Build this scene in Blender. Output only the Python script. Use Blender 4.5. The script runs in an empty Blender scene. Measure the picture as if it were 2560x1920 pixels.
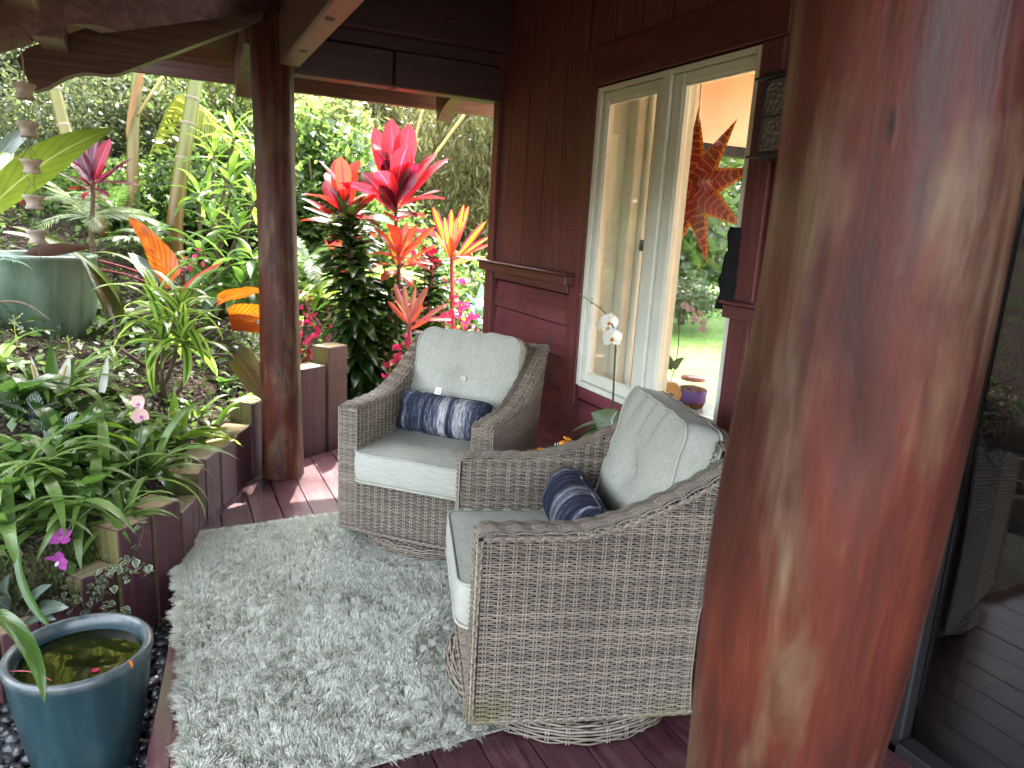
import bpy, math, random
import numpy as np
from mathutils import Vector, Matrix, Euler
R = math.radians
rnd = random.Random(7)
rng = np.random.default_rng(7)
scene = bpy.context.scene
col = scene.collection

# ------------------------------------------------------------------ camera
CAM = np.array([0.0, 0.0, 1.5])
_h, _p, _r = R(26.24), R(12.55), R(3.23)
_f = np.array([math.sin(_h)*math.cos(_p), math.cos(_h)*math.cos(_p), -math.sin(_p)])
_rt = np.array([math.cos(_h), -math.sin(_h), 0.0])
_up = np.cross(_rt, _f)
RT = math.cos(_r)*_rt + math.sin(_r)*_up
UP = -math.sin(_r)*_rt + math.cos(_r)*_up
cam = bpy.data.cameras.new('camera')
cam_o = bpy.data.objects.new('camera', cam); col.objects.link(cam_o)
cam_o.matrix_world = Matrix(((RT[0], UP[0], -_f[0], CAM[0]), (RT[1], UP[1], -_f[1], CAM[1]), (RT[2], UP[2], -_f[2], CAM[2]), (0, 0, 0, 1)))
cam.sensor_width = 36.0; cam.lens = 24.975
cam.clip_start = 0.05; cam.clip_end = 600
cam.dof.use_dof = True; cam.dof.focus_distance = 2.6; cam.dof.aperture_fstop = 5.0
scene.camera = cam_o

# ------------------------------------------------------------------ light
SUN_EL, SUN_AZ = R(57), R(17)          # azimuth clockwise from +Y
world = bpy.data.worlds.new('World'); scene.world = world; world.use_nodes = True
wn = world.node_tree; bg = wn.nodes['Background']
sky = wn.nodes.new('ShaderNodeTexSky'); sky.sky_type = 'NISHITA'; sky.sun_disc = False
sky.sun_elevation = SUN_EL; sky.sun_rotation = SUN_AZ
sky.air_density = 1.0; sky.dust_density = 4.0; sky.ozone_density = 1.0
hz = wn.nodes.new('ShaderNodeHueSaturation'); hz.inputs['Saturation'].default_value = 0.45   # humid, whitish sky
wn.links.new(sky.outputs[0], hz.inputs['Color']); wn.links.new(hz.outputs[0], bg.inputs[0]); bg.inputs[1].default_value = 0.15
sun = bpy.data.lights.new('sun', 'SUN'); sun.energy = 2.0; sun.angle = R(0.55); sun.color = (1.0, 0.95, 0.87)
sun_o = bpy.data.objects.new('sun', sun); col.objects.link(sun_o)
_sd = Vector((math.sin(SUN_AZ)*math.cos(SUN_EL), math.cos(SUN_AZ)*math.cos(SUN_EL), math.sin(SUN_EL)))
sun_o.rotation_euler = _sd.to_track_quat('Z', 'Y').to_euler(); sun_o.location = (3, 12, 15)
scene.view_settings.view_transform = 'Standard'; scene.view_settings.look = 'None'
scene.view_settings.gamma = 1.0; scene.view_settings.use_curve_mapping = False
scene.view_settings.exposure = 4.15
scene.render.engine = 'CYCLES'
cy = scene.cycles
cy.max_bounces = 10; cy.diffuse_bounces = 5; cy.glossy_bounces = 4; cy.transmission_bounces = 8; cy.transparent_max_bounces = 12
cy.sample_clamp_indirect = 6.0; cy.caustics_reflective = False; cy.caustics_refractive = False
try:
    cy.use_denoising = True; cy.denoiser = 'OPENIMAGEDENOISE'
except Exception: pass

# ------------------------------------------------------------------ helpers
K = 2560/2212
def ray(px, py):
    x, y = px*K, py*K
    return _f + RT*((x-1280)/1776.0) - UP*((y-960)/1776.0)
def at(px, py, d):
    """the place a photo point shows, d metres ahead of the camera"""
    return CAM + ray(px, py)*d
def onplane(px, py, axis, val):
    d = ray(px, py); return CAM + d*((val-CAM[axis])/d[axis])

def mk(name, V, F, uv=None, mats=(), smooth=True, fm=None):
    me = bpy.data.meshes.new(name)
    V = np.asarray(V, dtype=np.float32)
    if isinstance(F, np.ndarray):
        k = F.shape[1]; n = F.shape[0]
        me.vertices.add(len(V)); me.vertices.foreach_set('co', V.ravel())
        me.loops.add(n*k); me.loops.foreach_set('vertex_index', F.ravel().astype(np.int32))
        me.polygons.add(n); me.polygons.foreach_set('loop_start', np.arange(0, n*k, k, dtype=np.int32))
        try: me.polygons.foreach_set('loop_total', np.full(n, k, dtype=np.int32))
        except Exception: pass
    else:
        me.from_pydata([tuple(v) for v in V.tolist()], [], [tuple(f) for f in F])
    if uv is not None:
        li = np.empty(len(me.loops), dtype=np.int32); me.loops.foreach_get('vertex_index', li)
        L = me.uv_layers.new(name='UVMap')
        L.data.foreach_set('uv', np.asarray(uv, dtype=np.float32)[li].ravel())
    for m in (mats if isinstance(mats, (list, tuple)) else [mats]): me.materials.append(m)
    if fm is not None: me.polygons.foreach_set('material_index', np.asarray(fm, dtype=np.int32))
    me.update(calc_edges=True)
    if smooth: me.polygons.foreach_set('use_smooth', [True]*len(me.polygons))
    else: me.polygons.foreach_set('use_smooth', [False]*len(me.polygons))
    return me

def put(name, me, parent=None, loc=(0, 0, 0), rot=None, mat=None, scale=None, label=None, kind=None):
    o = bpy.data.objects.new(name, me); col.objects.link(o)
    if mat is not None: o.matrix_basis = mat
    else:
        o.location = loc
        if rot is not None: o.rotation_euler = rot
        if scale is not None: o.scale = scale
    if parent is not None: o.parent = parent
    if label: o['label'] = label
    if kind: o['kind'] = kind
    return o
def tag(o, label, cat, group=None):
    o['label'] = label; o['category'] = cat
    if group: o['group'] = group
    return o
def thing(name, label, cat, loc=(0, 0, 0), rotz=0.0, group=None):
    o = bpy.data.objects.new(name, None); col.objects.link(o)
    o.empty_display_size = 0.05
    o.location = tuple(loc); o.rotation_euler = (0, 0, rotz)
    return tag(o, label, cat, group)
def struct(name, me, parent=None, **k):
    o = put(name, me, parent, **k)
    if parent is None: o['kind'] = 'structure'
    return o
def kids(o): return [c for c in bpy.data.objects if c.parent == o]
def dup(root, loc, rotz, label, cmap=None):
    r = root.copy(); col.objects.link(r); r.location = loc; r.rotation_euler = (0, 0, rotz); r['label'] = label
    for ch in cmap[root]:
        c = ch.copy(); col.objects.link(c); c.parent = r
        for g in cmap.get(ch, []):
            d = g.copy(); col.objects.link(d); d.parent = c
    return r

def join(parts):
    """[(V, F list), ...] -> one V, F"""
    Vs, Fs, b = [], [], 0
    for V, F in parts:
        Vs.append(np.asarray(V, float)); Fs += [tuple(i+b for i in f) for f in F]; b += len(V)
    return np.vstack(Vs), Fs
def xf(VF, M):
    V, F = VF; V = np.asarray(V, float); A = np.array(M)
    return V @ A[:3, :3].T + A[:3, 3], F
def TR(x, y, z): return Matrix.Translation((x, y, z))
def RX(a): return Matrix.Rotation(a, 4, 'X')
def RY(a): return Matrix.Rotation(a, 4, 'Y')
def RZ(a): return Matrix.Rotation(a, 4, 'Z')

def cbox(sx, sy, sz, c=0.004):
    """box centred on the origin with chamfered edges"""
    h = np.array([sx, sy, sz])/2; c = min(c, *(h*0.9)); V = []; ix = {}
    for a in (-1, 1):
        for b in (-1, 1):
            for d in (-1, 1):
                for ax in range(3):
                    s = np.array([a, b, d])*(h-c); s[ax] = np.array([a, b, d])[ax]*h[ax]
                    ix[a, b, d, ax] = len(V); V.append(s)
    F = []
    S = (-1, 1)
    for s in S:
        q = [ix[s, -1, -1, 0], ix[s, 1, -1, 0], ix[s, 1, 1, 0], ix[s, -1, 1, 0]]; F.append(q if s > 0 else q[::-1])
        q = [ix[-1, s, -1, 1], ix[-1, s, 1, 1], ix[1, s, 1, 1], ix[1, s, -1, 1]]; F.append(q if s > 0 else q[::-1])
        q = [ix[-1, -1, s, 2], ix[1, -1, s, 2], ix[1, 1, s, 2], ix[-1, 1, s, 2]]; F.append(q if s > 0 else q[::-1])
    for a in S:
        for b in S:
            q = [ix[a, b, -1, 0], ix[a, b, -1, 1], ix[a, b, 1, 1], ix[a, b, 1, 0]]; F.append(q if a*b > 0 else q[::-1])
            q = [ix[a, -1, b, 2], ix[a, 1, b, 2], ix[a, 1, b, 0], ix[a, -1, b, 0]]; F.append(q if a*b < 0 else q[::-1])
            q = [ix[-1, a, b, 1], ix[1, a, b, 1], ix[1, a, b, 2], ix[-1, a, b, 2]]; F.append(q if a*b < 0 else q[::-1])
            for d in S:
                q = [ix[a, b, d, 0], ix[a, b, d, 1], ix[a, b, d, 2]]; F.append(q if a*b*d > 0 else q[::-1])
    return np.array(V), F
def boxm(name, x0, x1, y0, y1, z0, z1, mat, c=0.004):
    """box mesh between bounds, object origin at its centre -> mesh, centre"""
    V, F = cbox(abs(x1-x0), abs(y1-y0), abs(z1-z0), c)
    return mk(name, V, F, None, mat, False), ((x0+x1)/2, (y0+y1)/2, (z0+z1)/2)
def pbox(name, b, mat, parent=None, c=0.004, **k):
    me, ctr = boxm(name, *b, mat, c); return put(name, me, parent, ctr, **k)
def prism(poly, z0, z1):
    n = len(poly)
    V = [(x, y, z0) for x, y in poly]+[(x, y, z1) for x, y in poly]
    F = [tuple(range(n-1, -1, -1)), tuple(range(n, 2*n))]+[(i, (i+1) % n, n+(i+1) % n, n+i) for i in range(n)]
    return np.array(V, float), F
def tube(path, rad, sides=8, cap=True, flat=1.0):
    P = np.asarray(path, float); n = len(P)
    rad = np.full(n, rad) if np.isscalar(rad) else np.asarray(rad, float)
    T = np.gradient(P, axis=0); T /= np.linalg.norm(T, axis=1)[:, None]+1e-12
    ref = np.array([0, 0, 1.0]) if abs(T[0][2]) < 0.9 else np.array([1.0, 0, 0])
    V = []; a = np.cross(T[0], ref); a /= np.linalg.norm(a)
    for i in range(n):
        a = a-T[i]*(a@T[i]); a /= np.linalg.norm(a)+1e-12; b = np.cross(T[i], a)
        for s in range(sides):
            t = 2*math.pi*s/sides; V.append(P[i]+rad[i]*(math.cos(t)*a+math.sin(t)*b*flat))
    F = [(i*sides+s, i*sides+(s+1) % sides, (i+1)*sides+(s+1) % sides, (i+1)*sides+s) for i in range(n-1) for s in range(sides)]
    if cap: F += [tuple(range(sides-1, -1, -1)), tuple((n-1)*sides+s for s in range(sides))]
    return np.array(V), F
def lathe(prof, seg=32):
    V, F = [], []; n = len(prof)
    for r, z in prof:
        for s in range(seg):
            t = 2*math.pi*s/seg; V.append((r*math.cos(t), r*math.sin(t), z))
    for i in range(n-1):
        for s in range(seg):
            F.append((i*seg+s, i*seg+(s+1) % seg, (i+1)*seg+(s+1) % seg, (i+1)*seg+s))
    return np.array(V, float), F
def smoothpath(pts, n=4):
    P = np.asarray(pts, float); out = []
    for i in range(len(P)-1):
        p0 = P[max(i-1, 0)]; p1 = P[i]; p2 = P[i+1]; p3 = P[min(i+2, len(P)-1)]
        for k in range(n):
            t = k/n
            out.append(0.5*((2*p1)+(-p0+p2)*t+(2*p0-5*p1+4*p2-p3)*t*t+(-p0+3*p1-3*p2+p3)*t**3))
    out.append(P[-1]); return np.array(out)

# ------------------------------------------------------------------ materials
class NT:
    def __init__(s, name):
        s.m = bpy.data.materials.new(name); s.m.use_nodes = True; s.t = s.m.node_tree; s.t.nodes.clear()
        s.out = s.t.nodes.new('ShaderNodeOutputMaterial')
    def n(s, typ, ins=None, **props):
        x = s.t.nodes.new('ShaderNode'+typ)
        for k, v in props.items(): setattr(x, k, v)
        for k, v in (ins or {}).items():
            if isinstance(v, bpy.types.NodeSocket): s.t.links.new(v, x.inputs[k])
            else: x.inputs[k].default_value = v
        return x
    def link(s, a, b): s.t.links.new(a, b)
    def ramp(s, fac, stops):
        x = s.n('ValToRGB', {'Fac': fac}); e = x.color_ramp.elements
        while len(e) < len(stops): e.new(0.5)
        for el, (p, c) in zip(e, stops):
            el.position = p; el.color = (*c, 1) if len(c) == 3 else c
        return x.outputs[0]
    def mix(s, fac, a, b, mode='MIX'):
        return s.n('MixRGB', {'Fac': fac, 'Color1': a if not isinstance(a, tuple) else (*a, 1), 'Color2': b if not isinstance(b, tuple) else (*b, 1)}, blend_type=mode).outputs[0]
    def math(s, op, a, b=0.0, c=0.0):
        return s.n('Math', {0: a, 1: b, 2: c}, operation=op).outputs[0]
    def coords(s, scale=(1, 1, 1), jitter=True):
        tc = s.n('TexCoord'); v = tc.outputs['Object']
        if jitter:
            oi = s.n('ObjectInfo')
            mu = s.n('VectorMath', {0: oi.outputs['Random'], 1: (37.0, 17.0, 23.0)}, operation='MULTIPLY').outputs[0]
            v = s.n('VectorMath', {0: v, 1: mu}, operation='ADD').outputs[0]
        return s.n('Mapping', {'Vector': v, 'Scale': scale}).outputs[0]
    def noise(s, vec, scale=5, detail=4, rough=0.55, dist=0.0):
        return s.n('TexNoise', {'Vector': vec, 'Scale': scale, 'Detail': detail, 'Roughness': rough, 'Distortion': dist}).outputs['Fac']
    def bump(s, h, strength=0.3, dist=0.01, normal=None):
        d = {'Height': h, 'Strength': strength, 'Distance': dist}
        if normal is not None: d['Normal'] = normal
        return s.n('Bump', d).outputs[0]
    def bsdf(s, color, rough=0.5, spec=0.5, normal=None, metal=0.0, coat=0.0, coat_rough=0.1, **kw):
        p = s.n('BsdfPrincipled')
        for k, v in (('Base Color', color), ('Roughness', rough), ('Specular IOR Level', spec), ('Metallic', metal), ('Coat Weight', coat), ('Coat Roughness', coat_rough)):
            if isinstance(v, bpy.types.NodeSocket): s.link(v, p.inputs[k])
            else: p.inputs[k].default_value = (*v, 1) if isinstance(v, tuple) and len(v) == 3 else v
        for k, v in kw.items():
            p.inputs[k].default_value = v
        if normal is not None: s.link(normal, p.inputs['Normal'])
        return p.outputs[0]
    def done(s, sh):
        s.link(sh, s.out.inputs['Surface']); return s.m

def plain(name, c, rough=0.5, spec=0.5, metal=0.0, coat=0.0, var=0.15, scale=20, bump=0.0):
    t = NT(name); v = t.coords()
    n = t.noise(v, scale, 4)
    c1 = tuple(x*(1-var) for x in c); c2 = tuple(min(1, x*(1+var)) for x in c)
    cc = t.ramp(n, [(0.3, c1), (0.7, c2)])
    nm = t.bump(t.noise(v, scale*4, 3), bump, 0.002) if bump else None
    return t.done(t.bsdf(cc, rough, spec, nm, metal, coat))
def wood(name, dark, mid, light, axis=1, rough=0.5, spec=0.4, bump=0.35, fine=1.0, coat=0.0, worn=None, wornamt=0.5, sawn=0.0):
    """painted or stained timber; grain runs along the object's own axis"""
    t = NT(name); sc = [14*fine]*3; sc[axis] = 0.7*fine
    v = t.coords(tuple(sc))
    g = t.noise(v, 1.6, 6, 0.62, 1.2)
    sc2 = [70*fine]*3; sc2[axis] = 2.5*fine
    v2 = t.coords(tuple(sc2)); f = t.noise(v2, 1.5, 4, 0.6)
    h = t.math('ADD', t.math('MULTIPLY', g, 0.7), t.math('MULTIPLY', f, 0.3))
    c = t.ramp(h, [(0.33, dark), (0.5, mid), (0.7, light)])
    if worn:
        b = t.noise(t.coords((3, 3, 3)), 1.7, 5, 0.6)
        w = t.ramp(t.math('MULTIPLY', b, t.math('ADD', f, 0.55)), [(0.60-0.12*wornamt, (0, 0, 0)), (0.78-0.1*wornamt, (1, 1, 1))])
        c = t.mix(w, c, worn)
    hh = h
    if sawn:
        sc3 = [6]*3; sc3[axis] = 160
        sn_ = t.noise(t.coords(tuple(sc3)), 1.0, 2); hh = t.math('ADD', h, t.math('MULTIPLY', sn_, sawn))
        c = t.mix(t.math('MULTIPLY', t.ramp(sn_, [(0.42, (1, 1, 1)), (0.6, (0, 0, 0))]), 0.5*min(1, sawn)), c, dark)
    nm = t.bump(hh, bump, 0.004)
    rr = t.math('ADD', t.math('MULTIPLY', g, 0.25), rough-0.12)
    return t.done(t.bsdf(c, rr, spec, nm, 0.0, coat, 0.25))

# ------------------------------------------------------------------ shared materials
M = {}
RED = dict(dark=(0.052, 0.016, 0.015), mid=(0.135, 0.038, 0.034), light=(0.23, 0.085, 0.072))
M['board_v'] = wood('wall_board_stain', RED['dark'], RED['mid'], RED['light'], 2, 0.62, 0.35, 0.8, sawn=0.8)
M['clap'] = wood('clapboard_stain', (0.07, 0.013, 0.018), (0.145, 0.029, 0.038), (0.22, 0.062, 0.07), 1, 0.55, 0.4, 0.5, worn=(0.05, 0.02, 0.025), sawn=0.3)
M['trim_v'] = wood('trim_stain_upright', (0.05, 0.012, 0.012), (0.105, 0.024, 0.023), (0.16, 0.045, 0.04), 2, 0.5, 0.4, 0.4)
M['trim_h'] = wood('trim_stain_level', (0.05, 0.012, 0.012), (0.095, 0.023, 0.022), (0.145, 0.042, 0.037), 1, 0.42, 0.5, 0.35)
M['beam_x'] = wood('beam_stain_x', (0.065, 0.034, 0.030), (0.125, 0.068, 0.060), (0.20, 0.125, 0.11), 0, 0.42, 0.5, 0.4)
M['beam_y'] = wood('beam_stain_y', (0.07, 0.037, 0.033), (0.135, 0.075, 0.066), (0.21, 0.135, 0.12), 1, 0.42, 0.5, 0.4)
M['beam_shaded'] = wood('beam_stain_shaded', (0.030, 0.012, 0.011), (0.055, 0.022, 0.020), (0.085, 0.037, 0.032), 0, 0.42, 0.5, 0.4)  # beam stain copied darker, so the cross beams' shade is in the colour
M['ceil_y'] = wood('ceiling_plank_y', (0.05, 0.009, 0.007), (0.10, 0.018, 0.012), (0.17, 0.04, 0.025), 1, 0.5, 0.4, 0.3)
M['deck'] = wood('deck_paint', (0.036, 0.011, 0.015), (0.062, 0.020, 0.026), (0.10, 0.043, 0.048), 1, 0.31, 0.6, 0.2, worn=(0.12, 0.06, 0.062), wornamt=0.25)
M['timber'] = wood('retaining_timber_paint', (0.042, 0.016, 0.021), (0.075, 0.028, 0.035), (0.115, 0.052, 0.058), 2, 0.48, 0.45, 0.3, worn=(0.05, 0.02, 0.022), wornamt=0.3)
M['endgrain'] = wood('weathered_end_grain', (0.10, 0.075, 0.04), (0.24, 0.18, 0.10), (0.36, 0.29, 0.18), 0, 0.75, 0.3, 0.5, worn=(0.07, 0.085, 0.03), wornamt=0.35)
M['greenside'] = wood('greenish_timber_side', (0.05, 0.04, 0.015), (0.11, 0.10, 0.035), (0.17, 0.15, 0.06), 2, 0.8, 0.2, 0.5)  # olive green for the left side face of each timber
M['white'] = plain('cream_window_paint', (0.66, 0.67, 0.57), 0.42, 0.5, var=0.06, scale=9, bump=0.05)
M['black'] = plain('black_metal', (0.012, 0.011, 0.011), 0.4, 0.5, var=0.2)
M['dark'] = plain('dark_void_paint', (0.015, 0.012, 0.012), 0.8, 0.2)
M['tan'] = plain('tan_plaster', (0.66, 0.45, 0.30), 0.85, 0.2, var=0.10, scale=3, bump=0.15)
M['tan_pale'] = plain('pale_plaster', (0.55, 0.40, 0.25), 0.85, 0.2, var=0.05, scale=3)
M['roof_top'] = plain('roof_felt', (0.05, 0.04, 0.035), 0.9, 0.2)

def glassmat(name, tint=(1, 1, 1), ior=1.5, rough=0.0, boost=1.0):
    t = NT(name)
    tr = t.n('BsdfTransparent', {'Color': (*tint, 1)}).outputs[0]
    gl = t.n('BsdfGlossy', {'Color': (1, 1, 1, 1), 'Roughness': rough}).outputs[0]
    fr = t.n('Fresnel', {'IOR': ior}).outputs[0]
    return t.done(t.n('MixShader', {0: t.math('MULTIPLY', fr, boost), 1: tr, 2: gl}).outputs[0])
M['pane'] = glassmat('window_glass', (0.98, 0.985, 0.98), 1.45, 0.0, 0.17)
M['doorglass'] = glassmat('dimmed_door_glass', (0.34, 0.33, 0.32), 1.5, 0.0, 1.3)  # glass colour darkened to stand for the dim room behind it

# ------------------------------------------------------------------ ground
WALLCURVE = [(-6, 1.2), (-3, 2.0), (-0.9, 2.5), (-0.36, 2.76), (-0.2, 2.88), (-0.07, 3.0), (0.03, 3.1), (0.08, 3.3), (0.12, 3.51), (0.22, 3.74), (0.31, 3.93), (0.42, 4.22), (0.56, 4.38), (0.75, 4.52), (0.96, 4.66), (1.16, 4.80), (1.8, 5.4), (3.2, 6.6), (8, 9), (40, 24)]
_wc = np.array(WALLCURVE)
def bank(x, y):
    """height of the garden ground"""
    x = np.asarray(x, float); y = np.asarray(y, float)
    P = np.stack([x, y], -1)[..., None, :]; A = _wc[:-1]; B = _wc[1:]; D = B-A
    t = np.clip(((P-A)*D).sum(-1)/(D*D).sum(-1), 0, 1)
    Q = P-(A+t[..., None]*D); dist = np.sqrt((Q**2).sum(-1)); i = dist.argmin(-1)
    d = np.take_along_axis(dist, i[..., None], -1)[..., 0]
    Di = D[i]; Qi = np.take_along_axis(Q, i[..., None, None].repeat(2, -1), -2)[..., 0, :]
    side = Di[..., 0]*Qi[..., 1]-Di[..., 1]*Qi[..., 0]
    s = np.clip((1.5-x)/1.6, 0.0, 1)
    top = 0.22+d*(0.10+0.32*s)
    top = np.where(d > 4, 0.22+4*(0.10+0.32*s)+(d-4)*0.10*s, top)
    low = -0.22
    w = np.clip(d/0.10, 0, 1)
    fall = np.clip((x-1.6)/1.5, 0, 1)
    h = np.where(side > 0, low+(top-low)*w, low)
    return h*(1-fall)+(-0.25)*fall
def hit(px, py):
    """where a line of sight through the photo meets the garden ground"""
    d = ray(px, py); t = 1.5
    while t < 40:
        p = CAM+d*t
        if p[2] <= float(bank(p[0], p[1])): break
        t += 0.02
    return p
def gxy():
    a = np.concatenate([-np.geomspace(200, 3.0, 22), np.arange(-2.9, 4.0, 0.09), np.geomspace(4.1, 220, 26)])
    b = np.concatenate([-np.geomspace(200, 1.0, 16), np.arange(-0.8, 1.9, 0.3), np.arange(2.0, 8.0, 0.09), np.geomspace(8.1, 260, 30)])
    return a, b
def make_ground():
    a, b = gxy(); X, Y = np.meshgrid(a, b); Z = bank(X, Y)
    near = (np.abs(X) < 4) & (Y > 1) & (Y < 9)
    Z = Z + near*(rng.normal(0, 0.010, X.shape)+0.03*np.sin(X*9+np.cos(Y*7)*2)*np.cos(Y*8))*(Z > 0.1)
    n, m = X.shape
    ii = np.arange(n*m).reshape(n, m)
    F = np.stack([ii[:-1, :-1], ii[:-1, 1:], ii[1:, 1:], ii[1:, :-1]], -1).reshape(-1, 4)
    t = NT('garden_soil'); v = t.coords((1, 1, 1), False)
    n1 = t.noise(v, 2.2, 5); n2 = t.noise(v, 38, 4, 0.7); vo = t.n('TexVoronoi', {'Vector': v, 'Scale': 55.0, 'Randomness': 1.0})
    soil = t.ramp(n2, [(0.3, (0.018, 0.010, 0.007)), (0.55, (0.055, 0.032, 0.024)), (0.8, (0.13, 0.085, 0.065))])
    moss = t.ramp(n2, [(0.3, (0.012, 0.02, 0.004)), (0.7, (0.06, 0.085, 0.015))])
    c = t.mix(t.ramp(n1, [(0.50, (0, 0, 0)), (0.62, (1, 1, 1))]), soil, moss)
    nm = t.bump(t.math('ADD', n2, vo.outputs['Distance']), 0.9, 0.03)
    m_ = t.done(t.bsdf(c, 0.85, 0.25, nm))
    return struct('ground', mk('ground', np.stack([X, Y, Z], -1).reshape(-1, 3), F, None, m_))
ground_o = make_ground()
t = NT('lawn_grass'); v = t.coords((1, 1, 1), False)
c = t.ramp(t.noise(v, 1.2, 6, 0.65), [(0.3, (0.06, 0.13, 0.018)), (0.6, (0.12, 0.22, 0.035)), (0.8, (0.24, 0.26, 0.08))])
M['lawn'] = t.done(t.bsdf(c, 0.8, 0.2, t.bump(t.noise(v, 90, 3), 0.6, 0.03)))
V = [(2.4, 7.0, -0.20), (30, 7.0, -0.20), (60, 60, 0.2), (4.5, 60, 0.2)]
V = np.array([(2.2, 4.9, -0.236), (40, 4.9, -0.236), (40, 32, -0.236), (5.0, 32, -0.236)])
struct('lawn', mk('lawn', V, [(0, 1, 2, 3)], None, M['lawn']))
# ------------------------------------------------------------------ deck
EDGE = [(-0.115, -3.0), (-0.116, -1.5), (-0.116, -0.4), (-0.117, 0.6), (-0.117, 1.5), (-0.113, 1.9), (-0.079, 2.27), (-0.035, 2.65), (-0.010, 2.95), (0.087, 3.47), (0.19, 3.76), (0.336, 4.03), (0.50, 4.23), (0.72, 4.40), (0.93, 4.52), (1.16, 4.66), (1.55, 4.9), (2.0, 5.1)]
_ex = [p[0] for p in EDGE[4:]]; _ey = [p[1] for p in EDGE[4:]]
def deck_y(x): return float(np.interp(x, _ex, _ey)) if x > -0.117 else 1.5
deck_under = prism([(x+0.02, y-0.02) for x, y in EDGE]+[(2.0, -3.0)], -0.16, -0.042)
deck = struct('deck', mk('deck', *deck_under, None, M['dark'], False))
x0 = 0.336-0.145*3
xs = [-0.055]+[x0+0.145*i for i in range(0, 17)]
xs = [x for x in xs if x >= -0.06]
for a, b in zip(xs[:-1], xs[1:]):
    a2, b2 = a+0.0032, b-0.0032
    poly = [(a2, -3.0), (b2, -3.0), (b2, deck_y(b2)-0.03), ((a2+b2)/2, deck_y((a2+b2)/2)-0.03), (a2, max(1.4, deck_y(a2)-0.03))]
    if b > 1.99: continue
    o = put('plank', mk('plank', *prism([(p[0]-(a+b)/2, p[1]) for p in poly], -0.04, rnd.uniform(-0.0012, 0.0012)), None, M['deck'], False), deck, ((a+b)/2, 0, 0))
# curved rim board along the open edge
def offset_curve(pts, d):
    P = smoothpath([(x, y, 0) for x, y in pts], 5)[:, :2]; T = np.gradient(P, axis=0); T /= np.linalg.norm(T, axis=1)[:, None]
    return P, P+d*np.stack([T[:, 1], -T[:, 0]], -1)
po, pi = offset_curve(EDGE[:13], 0.058)
n = len(po); V = []
for k in range(n):
    V += [(*po[k], -0.20), (*po[k], -0.006), (*(po[k]*0.9+pi[k]*0.1), 0.002), (*pi[k], 0.003), (*pi[k], -0.20)]
F = [(k*5+j, (k+1)*5+j, (k+1)*5+(j+1) % 5, k*5+(j+1) % 5) for k in range(n-1) for j in range(5)]
put('rim_board', mk('rim_board', V, F, None, M['deck'], False), deck)

# ------------------------------------------------------------------ house
house = thing('house', 'dark red timber house with board walls, deep eaves and a cream double window', 'house', (1.9, 1.2, 0))
def hp(name, me, loc=(0, 0, 0), parent=None, **k):
    o = put(name, me, parent or house, **k)
    l = Vector(loc)
    if parent is None: l = l-house.location
    else:
        q = parent
        while q is not None: l = l-q.location; q = q.parent
    o.location = l; return o
def hbox(name, b, mat, parent=None, c=0.004, **k):
    me, ctr = boxm(name, *b, mat, c); return hp(name, me, ctr, parent, **k)
def boxes(bs, c=0.002):
    ps = []
    for b in bs:
        V, F = cbox(abs(b[1]-b[0]), abs(b[3]-b[2]), abs(b[5]-b[4]), c)
        ps.append((V+np.array([(b[0]+b[1])/2, (b[2]+b[3])/2, (b[4]+b[5])/2]), F))
    return join(ps)
def hboxes(name, bs, mat, ctr, parent=None, c=0.002, **k):
    V, F = boxes(bs, c); return hp(name, mk(name, V-np.array(ctr), F, None, mat, False), ctr, parent, **k)
WX = 1.90
WY0, WY1, WZ0, WZ1 = 2.035, 3.095, 0.715, 2.16
wall = hboxes('wall', [(1.935, 2.06, WY1, 4.27, -0.2, 3.3), (1.935, 2.06, 1.22, WY0, -0.2, 3.3), (1.935, 2.06, WY0+.002, WY1-.002, WZ1, 3.3), (1.935, 2.06, WY0+.002, WY1-.002, -0.2, WZ0), (1.935, 2.06, -3, 1.22-.002, 2.1, 3.3)], M['dark'], (2.0, 2.5, 1.5))
# upper upright boards
gy = [4.205, 4.064, 3.838, 3.617, 3.427, 3.225]
for a, b in zip(gy[:-1], gy[1:]):
    hbox('board', (WX+0.002+rnd.uniform(0, .002), 1.935, b+0.004, a-0.004, 1.275, 3.2), M['board_v'], wall, 0.004)
ys = np.arange(3.215, 1.20, -0.2125)
for a, b in zip(ys[:-1], ys[1:]):
    hbox('board', (WX+0.002+rnd.uniform(0, .002), 1.935, b+0.004, a-0.004, 2.355, 3.2), M['board_v'], wall, 0.004)
for a, b in ((1.925, 1.73), (1.73, 1.53), (1.53, 1.34)):
    hbox('board', (WX+0.003, 1.935, b+0.004, a-0.004, 1.275, 2.25), M['board_v'], wall, 0.004)
# corner and casing trim
hbox('corner_trim', (1.88, 1.945, 4.205, 4.288, 1.215, 2.62), M['trim_v'], wall)
hbox('corner_trim', (1.872, 1.945, 4.185, 4.292, -0.2, 1.214), M['trim_v'], wall)
hbox('casing', (1.888, 1.935, WY1+0.004, 3.225, 0.60, 2.35), M['trim_v'], wall)
hbox('casing', (1.888, 1.935, 1.925, WY0-0.004, 0.60, 2.165), M['trim_v'], wall)
hbox('head_casing', (1.886, 1.936, 1.915, 3.09, 2.168, 2.35), M['trim_h'], wall)
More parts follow.
